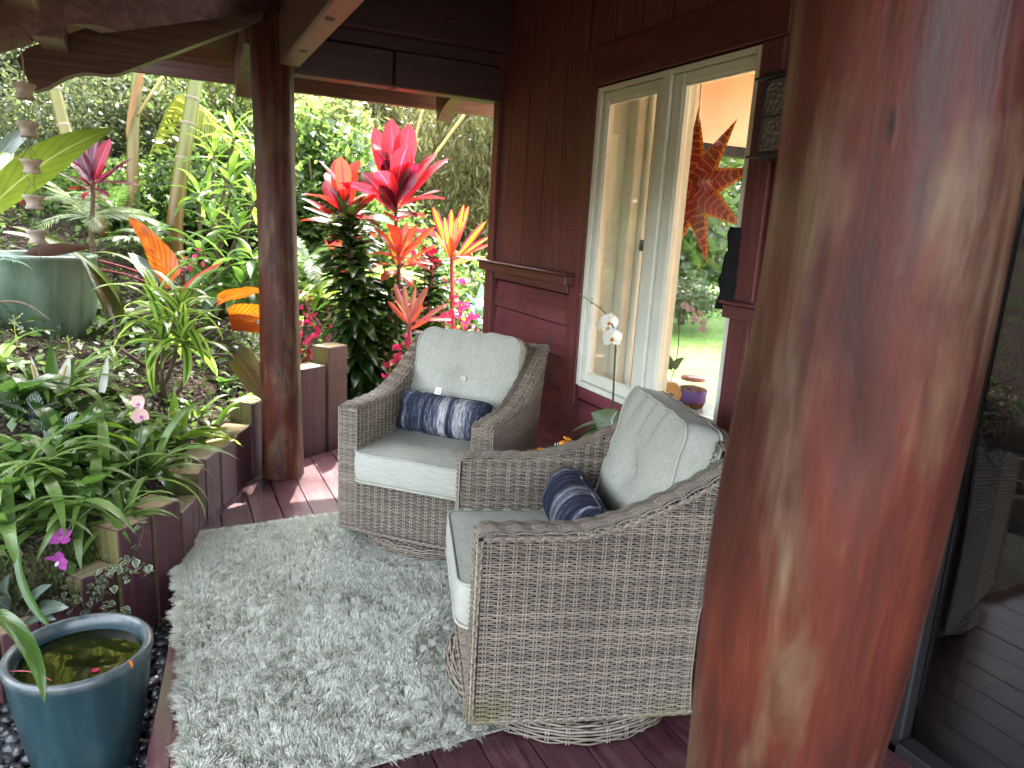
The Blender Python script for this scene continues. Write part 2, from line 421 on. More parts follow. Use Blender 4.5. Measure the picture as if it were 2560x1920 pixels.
# clapboards: each laps the one below
cz = [1.165, 0.999, 0.823, 0.642, 0.463, 0.275, 0.09, -0.1]
for i in range(len(cz)-1):
    zt, zb = cz[i], cz[i+1]
    spans = [(1.22, 4.182)] if zt < 0.65 else [(3.227, 4.182), (1.22, 1.92)]
    for (a, b) in spans:
        P = [(1.932, zb), (1.898, zb), (1.921, zt-0.012), (1.932, zt-0.012)]
        V = [(x-1.92, a-(a+b)/2, z-(zt+zb)/2) for x, z in P]+[(x-1.92, b-(a+b)/2, z-(zt+zb)/2) for x, z in P]
        F = [(0, 1, 2, 3), (7, 6, 5, 4), (0, 4, 5, 1), (1, 5, 6, 2), (2, 6, 7, 3), (3, 7, 4, 0)]
        hp('clapboard', mk('clapboard', V, F, None, M['clap'], False), (1.92, (a+b)/2, (zt+zb)/2), wall)
hbox('clapboard', (1.905, 1.933, 1.922, 3.09, 0.644, 0.708), M['clap'], wall)
# belt rail with its apron
for a, b in ((3.172, 4.33), (1.24, 2.03)):
    V, F = cbox(0.075, b-a, 0.012, 0.003); V2, F2 = cbox(0.06, b-a-0.02, 0.05, 0.005)
    Vj, Fj = join([(V+np.array([0, 0, 0.026]), F), (V2+np.array([0.005, 0, -0.006]), F2)])
    hp('belt_rail', mk('belt_rail', Vj, Fj, None, M['trim_h'], False), (1.862, (a+b)/2, 1.245), wall)
hbox('apron', (1.886, 1.92, 3.235, 4.184, 1.168, 1.216), M['trim_h'], wall)
hbox('apron', (1.886, 1.92, 1.24, 1.92, 1.168, 1.216), M['trim_h'], wall)
# the window
MY0, MY1 = 2.528, 2.584
win = hboxes('window', [(1.893, 2.06, WY1-0.035, WY1, WZ0, WZ1), (1.893, 2.06, WY0, WY0+0.022, WZ0, WZ1), (1.893, 2.06, WY0+0.0225, WY1-0.0355, WZ1-0.022, WZ1), (1.886, 2.06, WY0+0.0225, WY1-0.0355, WZ0, WZ0+0.026), (1.890, 2.032, MY0, MY1, WZ0+0.0265, WZ1-0.0225)], M['white'], (1.95, 2.56, 1.44), c=0.003)
win['label'] = 'cream painted double casement window'
def sash(y0, y1, gy0, gy1, gz0, gz1):
    z0, z1 = WZ0+0.028, WZ1-0.024
    s = hboxes('sash', [(1.903, 1.945, gy1, y1, z0, z1), (1.903, 1.945, y0, gy0, z0, z1), (1.904, 1.944, gy0+.0005, gy1-.0005, gz1, z1), (1.904, 1.944, gy0+.0005, gy1-.0005, z0, gz0)], M['white'], (1.92, (y0+y1)/2, 1.44), win, 0.006)
    hbox('pane', (1.922, 1.927, gy0-0.004, gy1+0.004, gz0-0.004, gz1+0.004), M['pane'], win, 0.0004)
    b = 0.008
    hboxes('glazing_bead', [(1.908, 1.921, gy1-b, gy1, gz0, gz1), (1.908, 1.921, gy0, gy0+b, gz0, gz1), (1.909, 1.921, gy0+b, gy1-b, gz1-b, gz1), (1.909, 1.921, gy0+b, gy1-b, gz0, gz0+b)], M['white'], (1.915, (y0+y1)/2, 1.44), win, 0.003)
sash(MY1+0.003, WY1-0.037, 2.629, 3.015, 0.79, 2.086)
sash(WY0+0.024, MY0-0.003, 2.066, 2.458, 0.79, 2.090)
hbox('screen_bar', (1.95, 1.965, 2.660, 2.698, 0.78, 2.09), M['black'], win, 0.002)
hbox('latch', (1.935, 1.949, 2.672, 2.71, 1.42, 1.47), M['black'], win, 0.004)
hboxes('inner_jamb', [(2.061, 2.115, 2.985, 3.09, 0.72, 2.15), (2.116, 2.15, 2.955, 3.085, 0.70, 2.2)], M['white'], (2.1, 2.8, 1.44), win, 0.006)

# glass door to the right of the log post
DY = 1.15
door = hboxes('sliding_door', [(1.955, 2.05, DY, 1.218, 0.0, 2.098), (1.955, 2.05, -1.2, DY-0.001, 2.03, 2.098), (1.93, 2.06, -1.2, DY-0.001, -0.03, 0.035)], M['black'], (2.0, 0.6, 1.0), c=0.006)
door['label'] = 'black framed sliding glass door'
hbox('pane', (1.998, 2.006, -1.19, DY-0.004, 0.037, 2.028), M['doorglass'], door, 0.0005)
hboxes('door_leaf', [(2.01, 2.045, DY-0.075, DY-0.004, 0.038, 2.028), (2.01, 2.045, -1.19, DY-0.076, 0.038, 0.12), (2.01, 2.045, -1.19, DY-0.076, 1.95, 2.028)], M['black'], (2.03, 0.5, 1.0), door, 0.004)

# the room behind the glass
hboxes('interior_wall', [(2.062, 3.08, 4.12, 4.25, -0.2, 2.62), (4.95, 5.4, 4.12, 4.25, -0.2, 2.62), (3.081, 4.949, 4.121, 4.249, 2.14, 2.62),
                         (5.3, 5.4, 1.30, 4.25, -0.2, 0.3), (2.062, 5.3, 1.26, 1.34, -0.2, 2.62)], M['tan'], (4, 2, 1.2))  # last box: partition added to keep the door-side room dark
hboxes('interior_wall', [(3.6, 3.7, -3, 1.25, -0.2, 2.62), (2.062, 3.7, -3.1, -3.0, -0.2, 2.62), (2.062, 3.7, -3, 1.25, 2.621, 2.68)], plain('dim_room_plaster', (0.10, 0.075, 0.05), 0.9, 0.1), (3.5, 0, 1.2))  # this room's dimness is put into its dark plaster colour
hboxes('interior_ceiling', [(2.062, 4.35, 1.2, 4.25, 2.621, 2.68)], M['tan_pale'], (4.5, 0.6, 2.65))
hboxes('interior_floor', [(2.062, 5.4, -2.9, 4.25, -0.12, -0.02)], plain('interior_floor_boards', (0.50, 0.38, 0.26), 0.35, 0.5), (4.5, 0.6, -0.07))
gd = hboxes('garden_door', [(3.081, 3.12, 4.13, 4.22, 0, 2.139), (4.91, 4.949, 4.13, 4.22, 0, 2.139), (3.121, 4.909, 4.13, 4.22, 2.07, 2.139), (3.121, 4.909, 4.13, 4.22, -0.02, 0.03)], M['dark'], (3.96, 4.18, 1.05))
hbox('window_shelf', (2.07, 2.42, 1.5, 3.2, 0.655, 0.69), plain('grey_tile_shelf', (0.28, 0.30, 0.34), 0.2, 0.5), None, 0.004)

# roof
def slab(x0, x1, y0, y1, zf, th):
    P = [(x0, y0), (x1, y0), (x1, y1), (x0, y1)]
    V = [(x, y, zf(x, y)) for x, y in P]+[(x, y, zf(x, y)+th) for x, y in P]
    return np.array(V, float), [(3, 2, 1, 0), (4, 5, 6, 7), (0, 1, 5, 4), (1, 2, 6, 5), (2, 3, 7, 6), (3, 0, 4, 7)]
zin = lambda x, y: 2.60+0.34*(x-0.57)
zleft = lambda x, y: 2.72-0.46*(0.57-x)
zfar = lambda x, y: 2.575-0.30*(y-4.30)
XL = -0.92
roof = hp('roof', mk('roof', *join([slab(0.5, 2.6, -0.9, 4.36, lambda x, y: zin(x, y)+0.03, 0.05), slab(XL, 0.5, -0.9, 4.36, lambda x, y: zleft(x, y)+0.03, 0.05), slab(-0.50, 2.7, 4.34, 5.10, lambda x, y: zfar(x, y)+0.03, 0.05), slab(2.55, 4.5, -3.2, 4.45, lambda x, y: 3.2-0.05*(x-2.6), 0.08)]), None, M['roof_top'], False), (0, 0, 0))
def planky(x0, x1, y0, y1, zf):
    xm = (x0+x1)/2
    V, F = slab(x0, x1, y0, y1, zf, 0.027); c_ = np.array([xm, (y0+y1)/2, zf(xm, (y0+y1)/2)])
    hp('ceiling_plank', mk('ceiling_plank', V-c_, F, None, M['ceil_y'], False), c_, roof)
for i in range(13):
    a = 0.42+i*0.128
    if a > 1.88: break
    planky(a+0.003, a+0.125, -0.88, 4.20, zin)
for i in range(10):
    a = XL+i*0.135
    planky(a+0.003, a+0.132, -0.88, 4.30, zleft)
for i in range(6):
    a = 4.33+i*0.126
    V, F = slab(-0.48, 2.65, a+0.003, a+0.123, zfar, 0.027); c_ = np.array([1.1, a+0.06, zfar(0, a+0.06)])
    hp('ceiling_plank', mk('ceiling_plank', V-c_, F, None, M['beam_x'] if i == 5 else M['ceil_y'], False), c_, roof)
hbox('fascia', (-0.50, 2.7, 5.04, 5.085, 2.265, 2.36), M['beam_x'], roof)
V, F = slab(XL-0.04, XL, -0.9, 4.4, lambda x, y: zleft(XL, 0)-0.06, 0.13)
hp('fascia', mk('fascia', V-np.array([XL, 0.5, 1.9]), F, None, M['beam_y'], False), (XL, 0.5, 1.9), roof)
# beams
bolt_beam = hbox('plate_beam', (0.565, 0.668, -0.9, 4.02, 2.232, 2.48), M['beam_y'], roof, 0.008)
hbox('plate_beam', (0.569, 0.664, -0.9, 4.0, 2.483, 2.735), M['beam_y'], roof, 0.008)
for px, py in ((655, 110), (712, 40)):
    p = onplane(px, py, 2, 2.232)
    V, F = lathe([(0.0, 0.006), (0.013, 0.006), (0.013, 0.0), (0.019, -0.003), (0.021, 0.0)], 14)
    hp('bolt', mk('bolt', V, F, None, M['black']), (p[0], p[1], 2.2315), roof)
hbox('cross_beam', (0.64, 1.215, 4.20, 4.32, 2.232, 2.425), M['beam_shaded'], roof, 0.008)
hbox('cross_beam', (1.221, 1.905, 4.20, 4.32, 2.232, 2.425), M['beam_shaded'], roof, 0.008)
hbox('cross_beam', (0.64, 1.91, 4.215, 4.315, 2.428, 2.66), M['beam_shaded'], roof, 0.008)
hbox('cross_beam', (0.50, 2.60, 4.14, 4.20, 2.50, 3.28), M['beam_shaded'], roof, 0.008)
for px, py in ((850, 193), (1130, 226)):
    p = onplane(px, py, 2, 2.232)
    V, F = lathe([(0.0, -0.004), (0.018, -0.004), (0.02, 0.0)], 12)
    hp('bolt', mk('bolt', V, F, None, M['beam_x']), (p[0], 4.26, 2.232), roof)
def rafter(name, origin, dirv, prof, width, mat):
    """flat-sided timber: outline in (distance along dirv, height), given thickness"""
    o = np.array(origin, float); d = np.array([dirv[0], dirv[1], 0.0]); d /= np.linalg.norm(d); w = np.array([-d[1], d[0], 0])*width/2
    n = len(prof); P = [o+d*s+np.array([0, 0, z]) for s, z in prof]
    c_ = sum(P)/n
    ins = []
    V = [p-w-c_ for p in P]+[p+w-c_ for p in P]
    F = [tuple(range(n)), tuple(range(2*n-1, n-1, -1))]+[(i, n+i, n+(i+1) % n, (i+1) % n) for i in range(n)]
    return hp(name, mk(name, V, F, None, mat, False), c_, roof)
def curve(pts, n=5): return [tuple(p[:2]) for p in smoothpath([(a, b, 0) for a, b in pts], n)]
pb = [(0, 2.43)]+curve([(0.646, 2.092), (0.70, 2.080), (0.78, 2.078), (0.86, 2.05), (0.93, 2.0), (0.99, 1.972)], 4)+[(1.045, 2.10), (1.0, 2.15), (0, 2.66)]
rafter('rafter', (0.49, 4.06, 0), (-1, 0), pb, 0.095, M['beam_x'])
pa = [(0, 2.455), (0.435, 2.305)]+curve([(0.848, 2.158), (0.90, 2.162), (0.978, 2.153), (1.054, 2.129), (1.118, 2.10), (1.179, 2.068), (1.266, 2.03), (1.5, 1.93)], 3)+[(1.5, 2.11), (1.2, 2.22), (0, 2.72)]
rafter('rafter', (0.49, 4.0, 0), (-0.77, -0.64), pa, 0.095, M['beam_x'])
for X_, W_ in ((0.485, 0.115), (1.765, 0.10)):
    pr = [(0, 2.36)]+curve([(0.22, 2.31), (0.38, 2.27), (0.5, 2.225), (0.57, 2.172)], 4)+[(0.60, 2.17), (0.62, 2.37), (0, 2.565)]
    rafter('rafter', (X_, 4.28, 0), (0, 1), pr, W_, M['beam_y'])
for Y_ in (1.2, 0.1):
    pr = [(0, 2.36), (1.3, 1.80), (1.35, 1.95), (0, 2.57)]
    rafter('rafter', (0.56, Y_, 0), (-1, 0), pr, 0.09, M['beam_x'])
def blocking(p0, p1, w, h):
    d = Vector(p1)-Vector(p0); V, F = cbox(w, d.length, h, 0.006)
    q = d.to_track_quat('Y', 'Z').to_matrix().to_4x4()
    V, F = xf((V, F), q); c_ = (Vector(p0)+Vector(p1))/2
    hp('blocking', mk('blocking', V, F, None, M['beam_y'], False), c_, roof)
blocking((-0.36, 3.33, 2.135), (-0.40, 4.01, 2.20), 0.10, 0.10)
blocking((-0.37, 2.5, 2.14), (-0.41, 3.21, 2.19), 0.10, 0.10)

# ------------------------------------------------------------------ log posts
t = NT('varnished_log')
v = t.coords((4, 4, 1.3)); a = t.noise(v, 1.4, 5, 0.6, 0.8)
v2 = t.coords((20, 20, 3.2)); b = t.noise(v2, 1.5, 5, 0.6, 0.5)
v3 = t.coords((3.6, 3.6, 1.5)); p_ = t.noise(v3, 1.5, 4, 0.55, 0.6)
c = t.ramp(t.math('ADD', t.math('MULTIPLY', a, 0.6), t.math('MULTIPLY', b, 0.4)), [(0.32, (0.022, 0.006, 0.004)), (0.48, (0.062, 0.0135, 0.008)), (0.60, (0.10, 0.020, 0.010)), (0.74, (0.14, 0.040, 0.02))])
c = t.mix(t.ramp(t.math('ADD', t.math('MULTIPLY', p_, 0.8), t.math('MULTIPLY', b, 0.2)), [(0.47, (0, 0, 0)), (0.60, (0.8, 0.8, 0.8))]), c, t.ramp(b, [(0.3, (0.065, 0.036, 0.021)), (0.7, (0.165, 0.108, 0.060))]))
sp = t.n('TexVoronoi', {'Vector': t.coords((9, 9, 2.2)), 'Scale': 1.6}).outputs['Distance']
c = t.mix(t.ramp(sp, [(0.045, (1, 1, 1)), (0.085, (0, 0, 0))]), c, (0.022, 0.008, 0.006))
nm = t.bump(t.math('ADD', t.math('ADD', b, t.math('MULTIPLY', a, 1.2)), t.math('MULTIPLY', sp, 0.3)), 0.42, 0.012)
M['log'] = t.done(t.bsdf(c, t.math('ADD', t.math('MULTIPLY', b, 0.3), 0.36), 0.30, nm, 0, 0.0, 0.2))
def log_post(name, label, base, zs, cx, cy_, rad, z0, z1, crease=None, seed=1, n=44, nz=110, lump=0.03):
    ph = np.random.default_rng(seed).uniform(0, 6.28, 12)
    Z = np.linspace(z0, z1, nz); th = np.linspace(0, 2*np.pi, n, endpoint=False)
    X0 = np.interp(Z, zs, cx); Y0 = np.interp(Z, zs, cy_); Rr = np.interp(Z, zs, rad)
    k = np.ones(9)/9
    sm = lambda a: np.convolve(np.pad(a, 4, 'edge'), k, 'valid')
    X0, Y0, Rr = sm(X0), sm(Y0), sm(Rr)
    T, ZZ = np.meshgrid(th, Z)
    r = Rr[:, None]*(1+lump*np.sin(2*T+ph[0]+ZZ*1.1)*np.sin(ZZ*2.1+ph[1])+lump*0.7*np.sin(3*T+ph[2]-ZZ*1.7)+lump*0.45*np.sin(5*T+ph[3]+ZZ*0.8)*np.sin(ZZ*3.7+ph[4])+lump*0.25*np.sin(9*T+ph[5]+0.4*np.sin(ZZ*5))+lump*0.2*np.sin(ZZ*9+ph[6])*np.sin(T+ph[7]))
    for (ta, za, wa, ha, dep) in (crease or []):
        d = (T-ta+np.pi) % (2*np.pi)-np.pi
        r = r-dep*np.exp(-(d/wa)**2)*np.exp(-((ZZ-za)/ha)**4)
    V = np.stack([X0[:, None]+r*np.cos(T), Y0[:, None]+r*np.sin(T), ZZ], -1).reshape(-1, 3)-np.array(base)
    ii = np.arange(nz*n).reshape(nz, n); jj = np.roll(ii, -1, 1)
    F = np.stack([ii[:-1], jj[:-1], jj[1:], ii[1:]], -1).reshape(-1, 4)
    F = [tuple(f) for f in F]+[tuple(ii[-1])]
    o = put(name, mk(name, V, F, None, M['log']), None, base)
    return tag(o, label, 'post', 'varnished log posts holding up the roof')
def vlump(ta, za, r=0.02): pass
# near post: axis read as bearings from the standing point
tab = [(1.76, 51.9, 7.5), (1.63, 52.5, 7.6), (1.49, 52.65, 7.8), (1.34, 52.25, 7.9), (1.2, 51.8, 8.25), (1.04, 51.4, 8.05), (0.78, 51.05, 7.25), (0.3, 51.1, 7.4)]
D_ = 0.95
zs = [0.0]+[q[0] for q in tab][::-1]+[2.6]
cx = [D_*math.sin(R(51.2))]+[D_*math.sin(R(q[1])) for q in tab][::-1]+[D_*math.sin(R(52))]
cyy = [D_*math.cos(R(51.2))]+[D_*math.cos(R(q[1])) for q in tab][::-1]+[D_*math.cos(R(52))]
rr = [0.13]+[D_*math.sin(R(q[2])) for q in tab][::-1]+[0.122]
log_post('log_post', 'thick reddish varnished log post close by on the right, tan patches on it', (0.74, 0.59, 0), zs, cx, cyy, rr, 0.0, 2.9,
         [(R(232), 1.30, 0.10, 0.08, 0.006), (R(226), 1.02, 0.06, 0.06, -0.006), (R(240), 1.62, 0.12, 0.15, 0.005), (R(215), 1.15, 0.1, 0.2, 0.004), (R(222), 1.29, 0.035, 0.05, 0.010), (R(214), 1.19, 0.025, 0.045, 0.012), (R(226), 1.13, 0.022, 0.03, 0.009), (R(206), 1.56, 0.02, 0.03, 0.007), (R(214), 1.00, 0.03, 0.03, -0.008), (R(236), 1.42, 0.03, 0.05, 0.008)], 3, lump=0.022)
log_post('log_post', 'slender dark brown log post with a long crease, by the low timber wall', (0.567, 4.14, 0), [0, 0.25, 1.0, 1.6, 2.6], [0.567, 0.567, 0.562, 0.556, 0.545], [4.14]*5, [0.120, 0.112, 0.106, 0.101, 0.108], 0.0, 2.62,
         [(R(272), 2.0, 0.10, 0.42, 0.022), (R(300), 1.05, 0.10, 0.5, 0.006), (R(235), 0.6, 0.2, 0.5, 0.005), (R(350), 1.9, 0.1, 0.03, -0.014), (R(262), 1.22, 0.05, 0.02, -0.006)], 8, lump=0.02)

# ------------------------------------------------------------------ retaining timbers
wallt = thing('retaining_wall', 'curving low wall of upright maroon timbers of uneven height beside the deck', 'retaining wall', (0.1, 3.4, 0))
def timber(p, q, zt, z0=-0.25, depth=0.15, tilt=0.0):
    p = np.array(p); q = np.array(q); d = q-p; L = np.linalg.norm(d); d = d/L; nrm = np.array([-d[1], d[0]])
    c_ = (p+q)/2+nrm*depth/2; h = zt-z0
    V, F = cbox(L-0.006, depth, h, 0.005)
    me = mk('timber', V, F, None, [M['timber'], M['endgrain'], M['greenside']], False)
    for pg in me.polygons:
        if pg.normal.z > 0.9: pg.material_index = 1
        elif pg.normal.x < -0.9: pg.material_index = 2
    a = math.atan2(d[1], d[0])
    o = put('timber', me, wallt, (c_[0]-0.1, c_[1]-3.4, (zt+z0)/2), (0, tilt, a))
TB = [((-1.35, 2.30), (-1.12, 2.40), 0.00), ((-1.12, 2.40), (-0.9, 2.49), 0.02), ((-0.9, 2.49), (-0.72, 2.57), 0.03), ((-0.72, 2.57), (-0.56, 2.645), 0.05), ((-0.56, 2.645), (-0.45, 2.70), 0.06), ((-0.45, 2.70), (-0.33, 2.775), 0.07), ((-0.33, 2.775), (-0.222, 2.865), 0.16),
      ((-0.21, 2.86), (-0.095, 2.965), 0.295), ((-0.09, 2.97), (0.012, 3.085), 0.315), ((0.012, 3.11), (0.062, 3.24), 0.24), ((0.06, 3.27), (0.088, 3.385), 0.21), ((0.088, 3.42), (0.128, 3.575), 0.295), ((0.13, 3.58), (0.205, 3.725), 0.31),
      ((0.21, 3.735), (0.298, 3.90), 0.305), ((0.30, 3.93), (0.40, 4.16), 0.31), ((0.405, 4.19), (0.53, 4.335), 0.42), ((0.535, 4.345), (0.71, 4.485), 0.46), ((0.735, 4.50), (0.915, 4.615), 0.545), ((0.93, 4.63), (1.085, 4.735), 0.655)]
for p, q, zt in TB: timber(p, q, zt, tilt=rnd.uniform(-0.008, 0.008))

# ------------------------------------------------------------------ pebbles in the gutter by the deck
V0, F0 = lathe([(0.0, -1), (0.6, -0.75), (1, 0), (0.6, 0.75), (0.0, 1)], 8)
pts = []
for i in range(2600):
    x = rnd.uniform(-1.1, 0.06); y = rnd.uniform(1.5, 3.15)
    if deck_y(x) > y+0.0 and x > -0.14: continue
    if float(bank(x, y)) > -0.18: continue
    s = rnd.uniform(0.014, 0.03)
    Mx = TR(x, y, -0.215+rnd.uniform(0, 0.03)) @ RZ(rnd.uniform(0, 6)) @ RX(rnd.uniform(-.5, .5)) @ Matrix.Diagonal((s*1.3, s, s*0.6, 1))
    pts.append(xf((V0, F0), Mx))
o = put('pebbles', mk('pebbles', *join(pts), None, plain('black_pebble', (0.022, 0.024, 0.027), 0.35, 0.5, var=0.6, scale=12)), None, kind='stuff')
o['label'] = 'dark rounded pebbles in the gap between deck edge and pot'

# ------------------------------------------------------------------ wicker chairs
t = NT('wicker_strand'); uv = t.n('UVMap').outputs[0]; sx = t.n('SeparateXYZ', {0: uv})
n1 = t.noise(t.coords((1, 1, 1), False), 90, 3)
n2 = t.noise(t.coords((1, 1, 1), False), 5, 4)
tone = t.math('ADD', t.math('ADD', t.math('MULTIPLY', sx.outputs[0], 0.55), t.math('MULTIPLY', n1, 0.3)), t.math('MULTIPLY', n2, 0.2))
c = t.ramp(tone, [(0.25, (0.068, 0.055, 0.042)), (0.5, (0.155, 0.128, 0.098)), (0.8, (0.36, 0.305, 0.235))])
sz = t.n('SeparateXYZ', {0: t.n('TexCoord').outputs['Object']})
low = t.math('MULTIPLY', t.ramp(sz.outputs[2], [(0.10, (1, 1, 1)), (0.36, (0, 0, 0))]), t.ramp(n2, [(0.53, (0, 0, 0)), (0.68, (0.7, 0.7, 0.7))]))
c = t.mix(low, c, (0.125, 0.115, 0.04))
M['wicker'] = t.done(t.bsdf(c, 0.45, 0.45))
t = NT('cushion_linen'); v = t.coords((1, 1, 1))
w1 = t.noise(t.coords((420, 22, 420)), 1, 3); w2 = t.noise(t.coords((22, 420, 420)), 1, 3)
lin = t.math('ADD', t.math('MULTIPLY', w1, 0.5), t.math('MULTIPLY', w2, 0.5))
c = t.ramp(lin, [(0.34, (0.275, 0.28, 0.235)), (0.66, (0.45, 0.455, 0.39))])
M['linen'] = t.done(t.bsdf(c, 0.9, 0.15, t.bump(lin, 0.25, 0.002)))
M['gap_shade'] = plain('weave_gap_shade', (0.022, 0.018, 0.015), 0.9, 0.1)  # near-black sheet standing in for the shade between the wicker strands
M['button'] = plain('shell_button', (0.40, 0.38, 0.32), 0.4, 0.5)
M['tagcloth'] = plain('white_tag_cloth', (0.75, 0.72, 0.70), 0.8, 0.2, var=0.05)
M['tagred'] = plain('red_tag_print', (0.65, 0.18, 0.16), 0.8, 0.2)
t = NT('navy_stripe_weave')
s1 = t.noise(t.coords((46, 1.3, 1.3)), 1.0, 2, 0.5); s2 = t.noise(t.coords((420, 22, 22)), 1.0, 3, 0.7); s3 = t.noise(t.coords((14, 0.3, 0.3)), 1.0, 1)
q = t.math('ADD', t.math('ADD', t.math('MULTIPLY', s1, 0.35), t.math('MULTIPLY', s2, 0.45)), t.math('MULTIPLY', s3, 0.35))
c = t.ramp(q, [(0.50, (0.010, 0.012, 0.025)), (0.585, (0.032, 0.041, 0.070)), (0.635, (0.19, 0.20, 0.23)), (0.72, (0.55, 0.53, 0.50))])
M['stripe'] = t.done(t.bsdf(c, 0.85, 0.2, t.bump(s2, 0.4, 0.004)))

def weave(S, v0, v1, pitch, urange, stake=0.0365, seg=4, amp=0.0032, stakes=True, flat=0.45, phase=math.pi):
    Vs, Fs, Us = [], [], []; base = 0; rows = max(1, int(round((v1-v0)/pitch))); st = {}
    for j in range(rows):
        v = v0+(j+0.5)*(v1-v0)/rows; ua, ub = urange(v)
        if ub-ua < 0.015: continue
        n = max(3, int((ub-ua)/stake*seg)+1); u = np.linspace(ua, ub, n)
        P, N, D = S(u, np.full(n, v))
        off = amp*np.cos(np.pi*u/stake+phase*j)
        P = P+N*off[:, None]+D*(rng.normal(0, 0.0003, n)[:, None])
        rv = pitch*flat*rng.uniform(0.9, 1.08); rn = 0.0026
        ring = np.stack([P+D*rv, P+N*rn+D*rv*0.35, P+N*rn-D*rv*0.35, P-D*rv, P-N*rn], 1)
        Vs.append(ring.reshape(-1, 3)); tone = rng.uniform(0.3, 0.75); Us.append(np.column_stack([np.full(n*5, np.clip(tone, 0, 1)), np.repeat(u, 5)]))
        ii = base+np.arange(n*5).reshape(n, 5); jj = np.roll(ii, -1, 1)
        Fs.append(np.stack([ii[:-1], ii[1:], jj[1:], jj[:-1]], -1).reshape(-1, 4)); base += n*5
        for k in range(int(math.ceil(ua/stake)), int(ub/stake)+1):
            a = st.setdefault(k, [v, v]); a[1] = v
    if stakes:
        for k, (va, vb) in st.items():
            for s in (-0.0042, 0.0042):
                nn = max(2, int((vb-va)/0.05)+2); vv = np.linspace(va-pitch*.5, vb+pitch*.5, nn); u = np.full(nn, k*stake+s)
                P, N, D = S(u, vv); Ud = np.cross(D, N); r = 0.0027
                ring = np.stack([P+Ud*r, P+N*r, P-Ud*r, P-N*r], 1)
                Vs.append(ring.reshape(-1, 3)); Us.append(np.column_stack([np.full(nn*4, rng.uniform(0.75, 1)), np.zeros(nn*4)]))
                ii = base+np.arange(nn*4).reshape(nn, 4); jj = np.roll(ii, -1, 1)
                Fs.append(np.stack([ii[:-1], ii[1:], jj[1:], jj[:-1]], -1).reshape(-1, 4)); base += nn*4
    return np.vstack(Vs), np.vstack(Fs), np.vstack(Us)
def wpart(name, *a, parent=None, **k):
    V, F, U = weave(*a, **k)
    return put(name, mk(name, V, F, U, M['wicker']), parent, kind='stuff')
def braid(name, pathpts, side, parent, w=0.0062, r=0.0030, lam=0.034):
    P = smoothpath(pathpts, 10); d = np.r_[0, np.cumsum(np.linalg.norm(np.diff(P, axis=0), axis=1))]
    n = int(d[-1]/0.007); s = np.linspace(0, d[-1], n); P = np.stack([np.interp(s, d, P[:, i]) for i in range(3)], 1)
    T = np.gradient(P, axis=0); T /= np.linalg.norm(T, axis=1)[:, None]; Sd = np.array(side, float); B = np.cross(T, Sd); B /= np.linalg.norm(B, axis=1)[:, None]
    ps = []; us = []
    for k in range(4):
        ph = 2*np.pi*(s/lam+k/4)
        Q = P+B*(w*np.sin(ph))[:, None]+Sd*(0.0035*np.sin(2*ph))[:, None]
        V, F = tube(Q, r, 5, False); ps.append((V, F)); us.append(np.column_stack([np.full(len(V), 0.35+0.15*k), np.zeros(len(V))]))
    V, F = join(ps)
    put(name, mk(name, V, np.array(F), np.vstack(us), M['wicker']), parent, kind='stuff')

CW, CA = 0.75, 0.67
HX = CW/2
def ztop(y):
    tt = np.clip((np.asarray(y, float)-0.27)/0.52, 0, 1); return CA+0.235*tt**1.55
def yof(z):                       # where the sweeping arm line reaches a height
    return 0.27+0.52*(np.clip((z-CA)/0.235, 0, 1))**(1/1.55)
def yback(z): return np.interp(z, [0.07, 0.2, 0.4, 0.6, 0.75, 0.92], [0.685, 0.672, 0.672, 0.705, 0.745, 0.80])
def rrect(w, d, r, n=10):
    o = []
    for cx_, cy_, a in ((w/2-r, d/2-r, 0), (-w/2+r, d/2-r, 90), (-w/2+r, -d/2+r, 180), (w/2-r, -d/2+r, 270)):
        for k in range(n+1):
            tt = R(a+90*k/n); o.append((cx_+r*math.cos(tt), cy_+r*math.sin(tt)))
    # fill the straights so the sides can wrinkle
    o.append(o[0]); q = []
    for a, b in zip(o[:-1], o[1:]):
        L = math.dist(a, b); m = max(1, int(L/0.02))
        for k in range(m): q.append((a[0]+(b[0]-a[0])*k/m, a[1]+(b[1]-a[1])*k/m))
    return np.array(q)
def cushion(w, d, h, r, dome, disp=None, nr=13, soft=0.012):
    O = rrect(w, d, r); n = len(O); V = []
    s_in = np.linspace(0.04, 1, nr)**0.75
    prof = [(s, -h/2-dome*(1-s**2.6)) for s in s_in[:-1]]+[(0.985, -h/2-0.002), (1.0, -h/2+soft), (1.012, -h/6), (1.012, h/6), (1.0, h/2-soft), (0.985, h/2+0.002)]+[(s, h/2+dome*(1-s**2.6)) for s in s_in[:-1][::-1]]
    for s, z in prof:
        for x, y in O: V.append((x*s, y*s, z))
    V = np.array(V)
    if disp is not None: V = disp(V)
    m = len(prof); ii = np.arange(m*n).reshape(m, n); jj = np.roll(ii, -1, 1)
    F = [tuple(f) for f in np.stack([ii[:-1], jj[:-1], jj[1:], ii[1:]], -1).reshape(-1, 4)]
    F += [tuple(ii[0][::-1]), tuple(ii[-1])]
    k = [i for i, (s, z) in enumerate(prof) if abs(s-0.985) < 1e-6]
    return V, F, V[ii[k[0]]], V[ii[k[1]]]
def closed_tube(P, r, sides=6):
    P = np.vstack([P, P[:1]]); return tube(P, r, sides, False)

